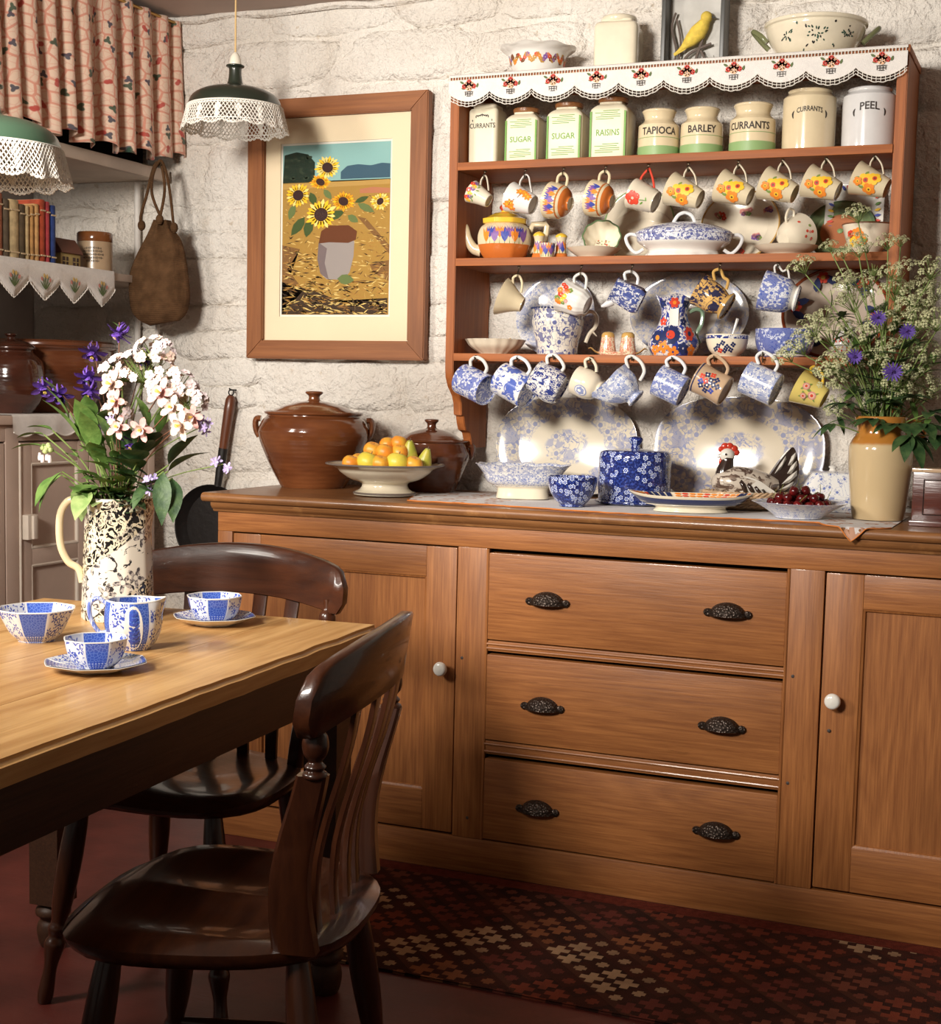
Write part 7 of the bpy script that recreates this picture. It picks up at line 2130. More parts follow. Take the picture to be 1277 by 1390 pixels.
# ------------------------------------------------------------------ butter dish
p = place(1128, -.14, CZ); s = mpp(p)
T = thing('butter_dish', 'white blue-sprigged oblong covered dish between hen and stoneware jug', 'butter dish', p, (0, 0, rr_ - .2))
transfer('butter_blue', (.74, .73, .71), (.10, .15, .42), 30, .62, 4, .3, .6, mid=.7, line=.012)
sq4 = superell(5, 1.0, .7)
mb = MB(); mb.lathe([(0, 1 * s)] + S(sprof([(34, 0), (36, 2), (44, 8), (48, 16), (49, 17.5)], 3), s) + S([(40, 17)], s) + [(0, 17 * s)], 72, shape=sq4); mb.build('base_dish', 'butter_blue', T)
mb = MB(); mb.lathe(S([(46, 17.5), (46.5, 20)] + sprof([(44, 22), (37, 36), (30, 48), (26, 52), (14, 54), (0, 54.5)], 3), s), 72, shape=sq4); mb.build('cover', 'butter_blue', T)
mb = MB(); mb.lathe(S(sprof([(6, 54), (4, 57), (6, 60), (0, 63)], 3), s), 16); mb.build('knob', 'white_glaze', T)

# ------------------------------------------------------------------ stoneware jug (for the cow parsley) and box
p = place(1191, -.325, CZ); s = mpp(p)
JUG = thing('stoneware_jug', 'two-tone buff stoneware jug with ochre neck holding cow parsley', 'jug', p, (0, 0, rr_ + .1))
def mk_jug():
    m, nt, b = newmat('jug_two_tone', .12, .5, .5)
    z_ = sep(nt, objc(nt))[2]
    n = noi(nt, objc(nt), 14, 3)
    edge = mth(nt, 'ADD', z_, mth(nt, 'MULTIPLY', n, .012))
    c = mixc(nt, ramp(nt, edge, 100 * s + .004, 104 * s + .006), (.56, .42, .235), (.42, .17, .03))
    _set(nt, b.inputs['Base Color'], c)
mk_jug()
o_ = S(sprof([(33, 0), (34, 2), (37, 20), (41, 60), (42.5, 86), (42, 98), (38, 107), (33.5, 114), (32.5, 124), (33.5, 138)], 5), s)
def jlip(th, r, z, i):
    k = max(0, -math.cos(th)) ** 8 * max(0, (z - 120 * s) / (18 * s)) * .12
    return (r * (1 + k) * math.cos(th), r * (1 + k) * math.sin(th), z)
mb = MB(); mb.lathe(vessel(o_, 3 * s), 64, shape=jlip); mb.build('body', 'jug_two_tone', JUG)
mb = MB(); mb.tube(catmull([(32 * s, 0, 128 * s), (44 * s, 0, 134 * s), (58 * s, 0, 128 * s), (58 * s, 0, 112 * s), (49 * s, 0, 92 * s), (41 * s, 0, 76 * s)], 5), 4.0 * s, 10, flat=(.7, 1.4)); mb.build('handle', 'jug_two_tone', JUG)
JUGTOP = p + Vector((0, 0, 136 * s)); JUGS = s
wood('mahogany', (.06, .013, .008), (.12, .027, .014), 0, .25, .5, knots=False)
p = place(1238, -.36, WZ + .0005); s = mpp(p)
BX = thing('wooden_box', 'small mahogany box with inlaid panel and steel crank at the right edge', 'box', (p.x + .085, -.36, WZ + .0005))
for nm, lo, hi, mt in (('carcass', (-.080, -.08, .006), (.09, .08, .125), 'mahogany'), ('plinth', (-.085, -.085, 0), (.095, .085, .012), 'mahogany'), ('top', (-.083, -.083, .125), (.093, .083, .134), 'tan_glaze')): bbox(nm, lo, hi, mt, BX, .002, world=False)
bbox('inlaid_panel', (-.052, -.0812, .03), (.062, -.0795, .105), 'mahogany', BX, .0005, world=False)
mb = MB()
for A, B in (((-.055, .027), (.065, .027)), ((.065, .027), (.065, .108)), ((.065, .108), (-.055, .108)), ((-.055, .108), (-.055, .027))): mb.tube([(A[0], -.0806, A[1]), (B[0], -.0806, B[1])], .0012, 5)
mb.build('inlay_line', 'hen_black', BX)
flat('steel', (.62, .60, .57), .22, .5, metal=.95)
mb = MB(); mb.tube([(.02, 0, .133), (.02, 0, .19)], .008, 12); mb.build('crank_post', 'steel', BX)
bbox('crank_bar', (-.065, -.008, .19), (.09, .008, .199), 'steel', BX, .002, world=False)
mb = MB(); mb.ball((-.065, 0, .1945), .0095, 14, 10); mb.build('crank_knob', 'hen_black', BX)
# ------------------------------------------------------------------ blue and white tea things on the table
TZT = .7606
def mk_panels(name, n, ph=0.0):
    m, nt, b = newmat(name, .12, .5, .4)
    o = objc(nt); s_ = sep(nt, o)
    ang = mth(nt, 'DIVIDE', mth(nt, 'ADD', mth(nt, 'ARCTAN2', s_[1], s_[0]), ph + pi), 2 * pi / n)
    i = mth(nt, 'FLOOR', ang); fr = mth(nt, 'FRACT', ang)
    odd = mth(nt, 'FLOORED_MODULO', i, 2.0)
    uv = uvc(nt); su = sep(nt, uv)
    # panel A: dense blue scale lattice; lower part white dashes
    a = mth(nt, 'MULTIPLY', su[0], 150.0); c_ = mth(nt, 'MULTIPLY', su[1], 150.0)
    lat = mth(nt, 'MULTIPLY', mth(nt, 'SINE', mth(nt, 'ADD', a, c_)), mth(nt, 'SINE', mth(nt, 'SUBTRACT', a, c_)))
    v = nd(nt, 'ShaderNodeTexVoronoi', Vector=uv, Scale=170.0, p_voronoi_dimensions='2D', p_feature='DISTANCE_TO_EDGE')
    A = mixc(nt, ramp(nt, v.outputs[0], .12, .04), (.045, .10, .44), (.15, .24, .60))
    dash = mth(nt, 'MULTIPLY', mth(nt, 'GREATER_THAN', mth(nt, 'SINE', mth(nt, 'MULTIPLY', su[0], 900.0)), .1), mth(nt, 'GREATER_THAN', mth(nt, 'SINE', mth(nt, 'MULTIPLY', su[1], 1100.0)), .1))
    low = ramp(nt, s_[2], .016, .014)
    A = mixc(nt, mth(nt, 'MULTIPLY', dash, low), A, (.70, .72, .76))
    # panel B: white with blue blossoms and foliage
    mk, r, cs = blossom(nt, uv, 48.0, 5, .44, .4)
    n1 = noi(nt, uv, 75, 3, .6, 1.0)
    B = mixc(nt, mth(nt, 'MAXIMUM', mth(nt, 'MULTIPLY', mk, mth(nt, 'GREATER_THAN', r, .1)), ramp(nt, n1, .57, .60)), (.70, .71, .73), (.05, .085, .40))
    col = mixc(nt, odd, A, B)
    line = mth(nt, 'LESS_THAN', mth(nt, 'ABSOLUTE', mth(nt, 'SUBTRACT', fr, .5)), .46)
    col = mixc(nt, line, (.72, .72, .74), col)
    _set(nt, b.inputs['Base Color'], col)
mk_panels('panel8', 8, 0.0)
glaze('china_white', (.76, .74, .70))
oct8 = ngon(8, 0.0, .3)
def white_rim(T, r, z, s, sh, w=1.1):
    mb = MB(); mb.tube([sh(2 * pi * k / 64, r, z, 0) for k in range(64)], w * s, 6, closed=True); mb.build('white_rim', 'china_white', T)
def teacup_set(px_, py, R, h, SR, which):
    q = atZ(px_, py, TZT); s = mpp(q)
    rz = .3
    S1_ = thing('saucer', 'octagonal blue and white saucer ' + which, 'saucer', q, (0, 0, rz), 'tea service on the table')
    o_ = S([(SR * .5, 0), (SR * .52, 2.5), (SR * .8, 6), (SR, 12)], s)
    mb = MB(); mb.lathe(vessel(o_, 1.8 * s, floor=3.2 * s, foot=1 * s), 64, shape=oct8); mb.build('dish', 'china_white', S1_)
    inner = S([(SR * .30, 4.2), (SR * .55, 5.0), (SR * .78, 8.4), (SR * .965, 13.1)], s)
    mb = MB(); mb.lathe(inner, 64, shape=oct8); mb.build('blue_inside', 'panel8', S1_)
    C_ = thing('tea_bowl', 'octagonal handleless blue and white tea cup ' + which, 'cup', q + Vector((0, 0, 4.6 * s)), (0, 0, rz), 'tea service on the table')
    o_ = S(sprof([(R * .56, 0), (R * .60, 2), (R * .78, h * .25), (R * .93, h * .6), (R, h)], 3), s)
    mb = MB(); mb.lathe(vessel(o_, 1.7 * s, foot=1 * s), 64, shape=oct8); mb.build('body', 'panel8', C_)
    white_rim(C_, R * s * .985, h * s, s, oct8)
teacup_set(130, 909, 44, 39, 71, 'at the near side of the table')
teacup_set(291, 847, 38, 34, 57, 'at the far side of the table')
q = atZ(50, 869, TZT); s = mpp(q)
T = thing('slop_bowl', 'blue and white panelled bowl at the left edge of the picture on the table', 'bowl', q, (0, 0, .2), 'tea service on the table')
o_ = S(sprof([(25, 0), (26, 2), (36, 12), (47, 32), (53, 44)], 4), s)
mb = MB(); mb.lathe(vessel(o_, 1.8 * s, foot=1.2 * s), 64, shape=ngon(8, 0.0, .3)); mb.build('body', 'panel8', T)
white_rim(T, 52.2 * s, 44 * s, s, ngon(8, 0.0, .3))
q = atZ(181, 880, TZT); s = mpp(q)
T = thing('cream_jug', 'blue and white panelled cream jug beside the flower jug on the table', 'jug', q, (0, 0, rr_ + .05), 'tea service on the table')
def cj(th, r, z, i):
    x, y, zz = ngon(8, .2, .5)(th, r, z, i)
    k = max(0, math.cos(th)) ** 6 * max(0, (z - 48 * s) / (20 * s))
    return (x + k * 10 * s, y, zz + k * 4 * s)
o_ = S(sprof([(23, 0), (24.5, 2), (33, 14), (38.5, 32), (38.5, 50), (36, 66)], 4), s)
mb = MB(); mb.lathe(vessel(o_, 2 * s, foot=1 * s), 72, shape=cj); mb.build('body', 'panel8', T)
mb = MB(); mb.tube([cj(2 * pi * k / 72, 35 * s, 66.3 * s, 0) for k in range(72)], 1.4 * s, 6, closed=True); mb.build('white_rim', 'china_white', T)
P = Print(); P.poly([(a * s, b_ * s) for a, b_ in ell(2, 33, 13, 30, 0, 24)], 'pt_white'); P.up()
for k in range(7):
    for sg in (-1, 1): P.poly([(a * s, b_ * s) for a, b_ in leafp(2, 12 + k * 6.2, 9 - k * .5, 4.4, pi / 2 - sg * .95)], 'pt_cobalt')
P.poly([(a * s, b_ * s) for a, b_ in ((1.2, 6), (2.8, 6), (2.4, 58), (1.6, 58))], 'pt_cobalt')
flat('pt_cobalt', (.05, .085, .40), .2)
P.build('leaf_panel', on_lathe(o_, camang(T) - .05, 0, lambda th, r, z, i: ngon(8, .2, .5)(th, r, z, i)), T)
mb = MB(); mb.tube(catmull([(-35 * s, 0, 60 * s), (-47 * s, 0, 68 * s), (-58 * s, 0, 60 * s), (-57 * s, 0, 40 * s), (-46 * s, 0, 22 * s), (-36 * s, 0, 22 * s)], 5), 3.2 * s, 10); mb.build('handle', 'handle_blue', T) if 'handle_blue' in MATS else (transfer('handle_blue', (.60, .64, .75), (.07, .13, .5), 60, .5, 4, .4, 1, 'obj', .8), mb.build('handle', 'handle_blue', T))

# ------------------------------------------------------------------ chintz jug
def mk_black_chintz():
    m, nt, b = newmat('black_chintz', .15, .5, .35)
    uv = uvc(nt)
    # bold zone of flowers over white and a dense scroll zone, on a diagonal split
    n1 = noi(nt, uv, 52, 2, .5, 1.2)
    scroll = ramp(nt, mth(nt, 'ABSOLUTE', mth(nt, 'SUBTRACT', n1, .5)), .05, .075)
    mk, r, cs = blossom(nt, uv, 26.0, 6, .40, .35)
    D_ = mixc(nt, scroll, (.78, .68, .48), (.012, .010, .010))
    D_ = mixc(nt, mk, D_, (.70, .62, .48)); D_ = mixc(nt, ramp(nt, r, .13, .09), D_, (.02, .016, .016))
    pet = mth(nt, 'MULTIPLY', mk, ramp(nt, mth(nt, 'ABSOLUTE', mth(nt, 'SUBTRACT', noi(nt, uv, 210, 2), .5)), .05, .02)); D_ = mixc(nt, pet, D_, (.05, .04, .04))
    mk2, r2, cs2 = blossom(nt, vmap(nt, uv, (1, 1, 1), (.3, .11, 0)), 19.0, 5, .44, .35)
    n2 = noi(nt, uv, 34, 3, .6, 1.5)
    W_ = mixc(nt, ramp(nt, n2, .60, .63), (.80, .74, .62), (.03, .026, .028))
    sh = mixc(nt, ramp(nt, noi(nt, uv, 120, 3, .6), .44, .56), (.07, .06, .065), (.50, .45, .40))
    W_ = mixc(nt, mk2, W_, sh); W_ = mixc(nt, ramp(nt, r2, .12, .08), W_, (.75, .7, .6))
    z_ = sep(nt, uv)
    t = mth(nt, 'SUBTRACT', z_[1], mth(nt, 'MULTIPLY', z_[0], .62))
    zone = ramp(nt, mth(nt, 'SINE', mth(nt, 'MULTIPLY', t, 2 * pi / .21)), -.05, .05)
    _set(nt, b.inputs['Base Color'], mixc(nt, zone, W_, D_))
mk_black_chintz()
q = atZ(160, 838, TZT); s = mpp(q)
T = thing('chintz_jug', 'tall cream jug printed with black flowers and scrolls holding columbines', 'jug', q, (0, 0, rr_ + .1))
o_ = S(sprof([(48, 0), (49, 3), (48, 30), (46, 80), (44.5, 120), (43.5, 150), (45, 163)], 4), s)
def jl(th, r, z, i):
    x, y, zz = ngon(10, .1, .35)(th, r, z, i)
    k = max(0, math.cos(th)) ** 10 * max(0, (z - 120 * s) / (43 * s))
    return (x + k * 7 * s, y, zz + k * 2 * s)
mb = MB(); mb.lathe(vessel(o_, 2.5 * s), 80, shape=jl); mb.build('body', 'black_chintz', T)
glaze('jug_handle', (.74, .60, .38))
mb = MB(); mb.tube(catmull([(-43 * s, 0, 142 * s), (-52 * s, 0, 158 * s), (-66 * s, 0, 157 * s), (-76 * s, 0, 138 * s), (-76 * s, 0, 100 * s), (-66 * s, 0, 76 * s), (-52 * s, 0, 66 * s), (-47 * s, 0, 48 * s)], 5), 5.0 * s, 12); mb.build('handle', 'jug_handle', T)
JT = q + Vector((0, 0, 158 * s)); JS = s

# ------------------------------------------------------------------ flowers
flat('stem_green', (.16, .22, .06), .6, .3); flat('stem_red', (.16, .07, .04), .6, .3)
def mk_leafmat(nm, a, b_):
    m, nt, b = newmat(nm, .5, .35)
    n = noi(nt, objc(nt), 40, 3)
    _set(nt, b.inputs['Base Color'], mixc(nt, ramp(nt, n, .35, .65), a, b_))
    bump(nt, b, noi(nt, objc(nt), 120, 2), .3, .003)
mk_leafmat('leaf_mid', (.075, .15, .03), (.14, .24, .055)); mk_leafmat('leaf_dark', (.025, .06, .02), (.06, .11, .035)); mk_leafmat('leaf_light', (.20, .30, .09), (.30, .38, .14))
flat('fl_purple', (.16, .07, .42), .6, .3, var=.4, vscale=60); flat('fl_violet_dark', (.09, .04, .20), .6, .3, var=.4, vscale=60); flat('fl_white', (.74, .62, .62), .6, .3); flat('fl_pink', (.78, .42, .38), .6, .3, var=.3, vscale=80)
flat('fl_blush', (.82, .62, .50), .6, .3, var=.2, vscale=80); flat('fl_yellow', (.80, .58, .12), .6, .3); flat('fl_lilac', (.50, .40, .68), .6, .3, var=.3, vscale=80); flat('fl_corn', (.10, .05, .30), .6, .3, var=.4, vscale=60)
flat('fl_umbel', (.50, .50, .28), .7, .2, var=.3, vscale=50); flat('fl_umbel_dark', (.26, .30, .11), .7, .2, var=.3, vscale=50); flat('fl_bud', (.40, .46, .18), .6, .3)
def petal(mb, M_, l, w, cup=.3, mi=0, tip=.5):
    """a cupped petal from origin along +x with its face to +z"""
    v = []; f = []; n = 4
    prof = [(0, .12), (.3, .75), (.65, 1.0), (.88, .7), (1.0, .12 * tip)]
    for t, ww in prof:
        for k in (-1, 0, 1):
            v.append((t * l, k * ww * w / 2, cup * l * t * t + (0 if k else -.10 * w)))
    for i in range(n):
        for k in range(2):
            a = i * 3 + k; f.append((a, a + 1, a + 4, a + 3))
    mb.add(v, f, mi, M_)
def frame(pos, d, roll=0.0):
    return Matrix.Translation(Vector(pos)) @ Vector(d).to_track_quat('Z', 'Y').to_matrix().to_4x4() @ Matrix.Rotation(roll, 4, 'Z')
def stemcurve(a, b_, sag=.0, droop=None):
    m = a.lerp(b_, .5) + Vector((0, 0, .12 * (b_ - a).length + sag))
    m.x = a.x + (b_.x - a.x) * .35; m.y = a.y + (b_.y - a.y) * .35
    pts = [a, m, b_]
    if droop is not None: pts = [a, m, b_ + Vector((0, 0, .010)), b_]
    return catmull(pts, 7)
def leafobj(T, base, d, l, w, mat, curl=.25, roll=0.0, name='leaf'):
    mb = MB(); v = []; f = []; n = 8
    prof = [0, .45, .8, .98, 1.0, .9, .68, .36, .02]
    for i in range(n + 1):
        t = i / n
        z = -curl * l * t * t
        for k in (-1, 0, 1): v.append((t * l, k * prof[i] * w / 2 + .0, z + (.12 * w * prof[i] if k else 0)))
    for i in range(n):
        for k in range(2):
            a = i * 3 + k; f.append((a, a + 1, a + 4, a + 3))
    X_ = Vector(d).normalized(); up = Vector((0, 0, 1)) if abs(X_.z) < .95 else Vector((1, 0, 0))
    Y_ = up.cross(X_).normalized(); Z_ = X_.cross(Y_)
    M_ = Matrix.Translation(Vector(base)) @ Matrix((X_, Y_, Z_)).transposed().to_4x4() @ Matrix.Rotation(roll, 4, 'X')
    mb.add(v, f, 0, M_)
    o = mb.build(name, mat, T, sharp=180)
    return o
def columbine(mb, pos, d, r, m0, m1, spur=True, droop=1.0):
    """five spreading sepals, five cupped petals with hooked spurs"""
    for k in range(5):
        a = 2 * pi * k / 5
        petal(mb, frame(pos, d, a) @ Matrix.Rotation(-.35, 4, 'Y'), r * 1.15, r * .62, -.25, m0)
        petal(mb, frame(pos, d, a + .63) @ Matrix.Rotation(-1.05, 4, 'Y'), r * .75, r * .55, -.1, m1, 1.5)
        if spur:
            F = frame(pos, d, a + .63)
            mb.tube([F @ Vector((r * .2, 0, 0)), F @ Vector((r * .42, 0, -r * .5)), F @ Vector((r * .30, 0, -r * .85))], [r * .12, r * .08, r * .05], 5, m0)
    for k in range(8):
        F = frame(pos, d, k * .8); mb.tube([F @ Vector((0, 0, 0)), F @ Vector((r * .12, 0, r * .6))], r * .03, 4, 2)
random.seed(31)
def mouth(i): 
    a = i * 2.4; r = .022 * math.sqrt((i % 7) / 7)
    return JT + Vector((r * math.cos(a), r * math.sin(a), -.10))
JD = JT.y
def head(px_, py, k):
    """flower head in the bouquet: column/row of the photo at a depth inside the bunch"""
    return atY(px_, py, JD + k)
def cut(nm, label, cat, i, hp, stem_mat='stem_green', r=.0016, grp=None, droop=False):
    a = mouth(i)
    T = thing(nm, label, cat, a, (0, 0, 0), grp)
    pts = stemcurve(a, hp, 0, True if droop else None)
    mb = MB(); mb.tube([q - a for q in pts], r, 6); mb.build('stem', stem_mat, T)
    return T, a, [q - a for q in pts]
G1 = 'flowers in the chintz jug'
pur = [(162, 452, 'topmost purple columbine nodding above the bouquet'), (126, 478, 'faded dark purple columbine at the upper left of the bouquet'), (197, 489, 'dark violet columbine amid the white phlox'), (120, 512, 'purple columbine left of the white phlox, upper one'), (121, 530, 'purple columbine left of the white phlox, lower one'), (60, 526, 'leftmost purple columbine drooping from the bouquet'), (80, 536, 'second purple columbine from the left, opening downward'), (181, 600, 'dark violet columbine low among the leaves')]
for i, (x, y, lb) in enumerate(pur):
    hp = head(x, y, [-.02, -.03, -.01, -.05, -.06, -.02, -.05, -.05][i])
    T, a, pts = cut('columbine', lb, 'flower', i, hp, 'stem_red', .0013, G1, True)
    mb = MB(); dk = i in (1, 2, 7)
    columbine(mb, hp - a, Vector((random.uniform(-.5, .5), -.45, -.8)), .026 if i != 2 else .028, 0, 1)
    columbine(mb, hp - a + Vector((.002, 0, .003)), Vector((random.uniform(-.3, .3), -.3, -.9)), .021, 0, 1, False)
    mb.build('bloom', ['fl_violet_dark' if dk else 'fl_purple', 'fl_purple', 'fl_yellow'], T, sharp=180)
    q = pts[len(pts) * 2 // 3]; leafobj(T, q, Vector((random.uniform(-1, 1), -.4, .5)), .022, .008, 'leaf_mid')
pink = [(218, 533, 'cream and pink columbine at the right of the white phlox'), (233, 553, 'peach columbine at the right of the bouquet'), (246, 577, 'blush columbine with long spurs at the lower right'), (262, 565, 'blush columbine at the far right of the bouquet'), (192, 583, 'small pink spurred columbine below the phlox'), (157, 545, 'pink and white columbine at the centre of the bouquet'), (152, 522, 'large blush columbine facing us at the centre left'), (160, 580, 'pink bud-like columbine in the middle of the bouquet')]
for i, (x, y, lb) in enumerate(pink):
    hp = head(x, y, -.085 - .01 * (i % 3))
    T, a, pts = cut('columbine', lb, 'flower', i + 9, hp, 'stem_red', .0013, G1)
    mb = MB(); columbine(mb, hp - a, Vector((.2 * math.sin(i * 2), -1, .25 * math.cos(i))), .027 if i in (0, 2, 6) else .022, 0, 1)
    mb.build('bloom', [('fl_pink', 'fl_blush', 'fl_blush', 'fl_pink', 'fl_pink', 'fl_pink', 'fl_blush', 'fl_pink')[i], 'fl_white', 'fl_yellow'], T, sharp=180)
    q = pts[len(pts) // 2]; leafobj(T, q, Vector((random.uniform(-1, 1), -.4, .3)), .03, .012, 'leaf_mid')
phl = [(210, 480, 18, 'white phlox head at the top right of the bouquet'), (166, 508, 22, 'white phlox head at the centre of the bouquet'), (197, 510, 34, 'large white phlox head right of centre'), (236, 528, 24, 'white phlox head on the right shoulder of the bouquet'), (256, 545, 16, 'small pinkish phlox head at the right of the bouquet'), (160, 562, 12, 'few white phlox florets low in the bouquet')]
for i, (x, y, n_, lb) in enumerate(phl):
    hp = head(x, y, -.03)
    T, a, pts = cut('phlox', lb, 'flower', i + 18, hp, 'stem_green', .0018, G1)
    c0 = hp - a; sub = MB(); mb = MB(); n_ = int(n_ * 1.7); R = .014 + .0009 * n_
    for k in range(n_):
        u = random.random() * 2 * pi; w = math.acos(random.uniform(-.4, 1))
        d = Vector((math.sin(w) * math.cos(u), math.sin(w) * math.sin(u), math.cos(w)))
        pp = c0 + Vector((d.x * R, d.y * R * .8 - .004, d.z * R * .8))
        dd = (d + Vector((0, -.5, .1))).normalized()
        for j in range(5): petal(mb, frame(pp, dd, 2 * pi * j / 5 + k), .0098, .0085, .05, 0 if (k + i) % 5 < 3 else 1, 5)
        mb.ball(pp, .0012, 6, 4, 2)
        sub.tube([c0 + Vector((0, 0, -.015)), pp], .0006, 4)
    o = mb.build('florets', ['fl_white', 'fl_blush', 'fl_pink'], T, sharp=180); o['kind'] = 'stuff'
    sub.build('floret_stalks', 'stem_green', T)['kind'] = 'stuff'
lil = [(277, 577, 10, 'lilac floret spray at the right edge of the bouquet'), (148, 577, 6, 'tiny lilac florets beneath the phlox'), (204, 652, 6, 'lilac florets low over the jug rim'), (303, 630, 4, 'thin sprig with lilac tip reaching over to the right')]
for i, (x, y, n_, lb) in enumerate(lil):
    hp = head(x, y, -.06)
    T, a, pts = cut('lilac_sprig', lb, 'flower', i + 25, hp, 'stem_green', .0011, G1)
    mb = MB()
    for k in range(n_):
        pp = hp - a + Vector((random.gauss(0, .010), random.gauss(0, .006), random.gauss(0, .009)))
        for j in range(5): petal(mb, frame(pp, (random.uniform(-.5, .5), -1, random.uniform(-.3, .6)), 2 * pi * j / 5), .011, .005, .1, 0, 1)
    mb.build('florets', 'fl_lilac', T, sharp=180)['kind'] = 'stuff'
# white comfrey-like bell with calyx at the left
hp = head(63, 612, -.07)
T, a, pts = cut('bell_flower', 'drooping cluster of white bells with green calyx at the left of the bouquet', 'flower', 3, hp, 'stem_green', .0018, G1, True)
mb = MB()
for k in range(9): mb.ball(hp - a + Vector((random.uniform(-.010, .010), random.uniform(-.008, .006), random.uniform(-.004, .012))), .0055, 8, 6)
mb.build('calyx', 'fl_bud', T)['kind'] = 'stuff'
for k in range(4):
    mb = MB(); c = hp - a + Vector((-.013 + .009 * k, -.004 - .003 * (k % 2), -.004 - .004 * (k % 2))); mb.tube([c, c + Vector((0, 0, -.010)), c + Vector((0, 0, -.015))], [.0028, .0042, .0034], 8); mb.build('bell', 'fl_white', T)
leafobj(T, pts[-4], Vector((-1, -.3, .25)), .065, .030, 'leaf_mid', .35)
# leafy stems
lv = [((95, 560), (-.4, -.2, 1), .075, .032, 'leaf_mid'), ((110, 600), (-.3, -.3, .9), .09, .036, 'leaf_mid'), ((128, 615), (.1, -.4, 1), .085, .034, 'leaf_mid'), ((84, 640), (-.5, -.5, -.7), .075, .045, 'leaf_mid'), ((110, 655), (.4, -.5, -.6), .07, .032, 'leaf_light'), ((135, 580), (.6, -.3, .8), .06, .026, 'leaf_mid'), ((228, 640), (1, -.2, .75), .10, .026, 'leaf_dark'), ((222, 640), (.25, -.5, -1), .085, .028, 'leaf_dark'), ((200, 615), (.5, -.4, .7), .07, .034, 'leaf_dark'), ((185, 640), (.2, -.6, .5), .06, .042, 'leaf_dark'), ((165, 655), (0, -.7, .4), .05, .034, 'leaf_mid'), ((150, 640), (-.3, -.6, .5), .05, .032, 'leaf_mid'), ((197, 660), (.6, -.5, .1), .05, .040, 'leaf_dark'), ((130, 668), (-.3, -.7, .2), .045, .03, 'leaf_mid'), ((178, 610), (0, -.4, 1), .06, .026, 'leaf_dark'), ((150, 600), (-.1, -.3, 1), .05, .022, 'leaf_mid'), ((60, 590), (-1, -.2, .15), .05, .025, 'leaf_mid'), ((215, 590), (.3, -.2, 1), .06, .02, 'leaf_mid')]
lv += [((x + 14 * math.sin(i * 2.1), y + 12 * math.cos(i * 1.7)), (d[0] * .7 + .3 * math.sin(i), d[1], d[2] * .8 + .2), l * .9, w * 1.05, mt) for i, ((x, y), d, l, w, mt) in enumerate(lv)]
for i, ((x, y), d, l, w, mt) in enumerate(lv):
    hp = head(x, y, -.03 - .012 * (i % 4))
    T, a, pts = cut('leafy_stem', 'cut leafy green stem among the columbines in the chintz jug', 'leaf stem', i + 4, hp, 'stem_green', .0017, 'leafy stems in the chintz jug')
    leafobj(T, hp - a, Vector(d), l * 1.2, w * 1.3, mt, .3)
    leafobj(T, pts[-5], Vector((-d[0] + .2, -.5, d[2] * .5 + .2)), l * .8, w * 1.0, mt, .3)
    leafobj(T, pts[-9], Vector((d[0], -.6, .3)), l * .7, w * 1.0, mt, .35)

# ------------------------------------------------------------------ cow parsley in the stoneware jug
random.seed(77)
def mouth2(i):
    a = i * 2.4; r = .032 * math.sqrt((i % 9) / 9)
    return JUGTOP + Vector((r * math.cos(a), r * math.sin(a), -.11))
JY2 = JUGTOP.y
G2 = 'stems in the stoneware jug'
def cut2(nm, label, cat, i, hp, mat='stem_green', r=.0016, grp=G2):
    a = mouth2(i); T = thing(nm, label, cat, a, (0, 0, 0), grp)
    pts = stemcurve(a, hp)
    mb = MB(); mb.tube([q - a for q in pts], r, 6); mb.build('stem', mat, T)
    return T, a, [q - a for q in pts]
_umb = {}
def umbel_mesh(kind):
    if kind in _umb: return _umb[kind]
    mb = MB(); st = MB(); rr = random.Random(kind)
    rays = 13; R = 1.0
    for k in range(rays):
        u = 2.4 * k; w = .95 * math.sqrt((k + .5) / rays)
        d = Vector((math.sin(w) * math.cos(u), math.sin(w) * math.sin(u), math.cos(w)))
        e = d * R * rr.uniform(.85, 1.1)
        st.tube([(0, 0, 0), e * .5 + Vector((0, 0, .04)), e], .018, 4, cap=False)
        for j in range(9):
            u2 = 2.4 * j + k; w2 = 1.2 * math.sqrt((j + .5) / 9)
            F = frame(e, d)
            q = F @ (Vector((math.sin(w2) * math.cos(u2), math.sin(w2) * math.sin(u2), math.cos(w2))) * .19)
            fl = frame(q, (q - e).normalized() + d * .5, j)
            rad2 = .085
            v = [fl @ Vector((0, 0, .02))] + [fl @ Vector((rad2 * (1 if i % 2 else .45) * math.cos(pi * i / 5), rad2 * (1 if i % 2 else .45) * math.sin(pi * i / 5), 0)) for i in range(10)]
            mb.add(v, [(0, 1 + i, 1 + (i + 1) % 10) for i in range(10)])
    a = mb.build('florets', 'fl_umbel', None, sharp=180); b_ = st.build('rays', 'stem_green', None)
    _umb[kind] = (a.data, b_.data)
    bpy.data.objects.remove(a); bpy.data.objects.remove(b_)
    return _umb[kind]
ums = [(1165, 303, 15), (1128, 342, 10), (1205, 340, 13), (1222, 336, 10), (1166, 350, 14), (1145, 352, 10), (1093, 372, 15), (1108, 458, 18), (1180, 395, 17), (1215, 410, 20), (1160, 425, 20), (1240, 425, 22), (1262, 380, 18), (1270, 450, 20), (1200, 455, 22), (1130, 470, 22), (1092, 482, 18), (1230, 470, 22), (1256, 500, 22), (1175, 470, 20), (1135, 510, 20), (1160, 535, 20), (1215, 530, 20), (1240, 550, 18), (1075, 492, 16), (1190, 505, 18), (1260, 540, 18), (1150, 395, 12), (1268, 410, 16), (1120, 440, 14), (1245, 450, 18), (1185, 560, 16), (1140, 560, 14), (1210, 380, 14), (1250, 400, 15)]
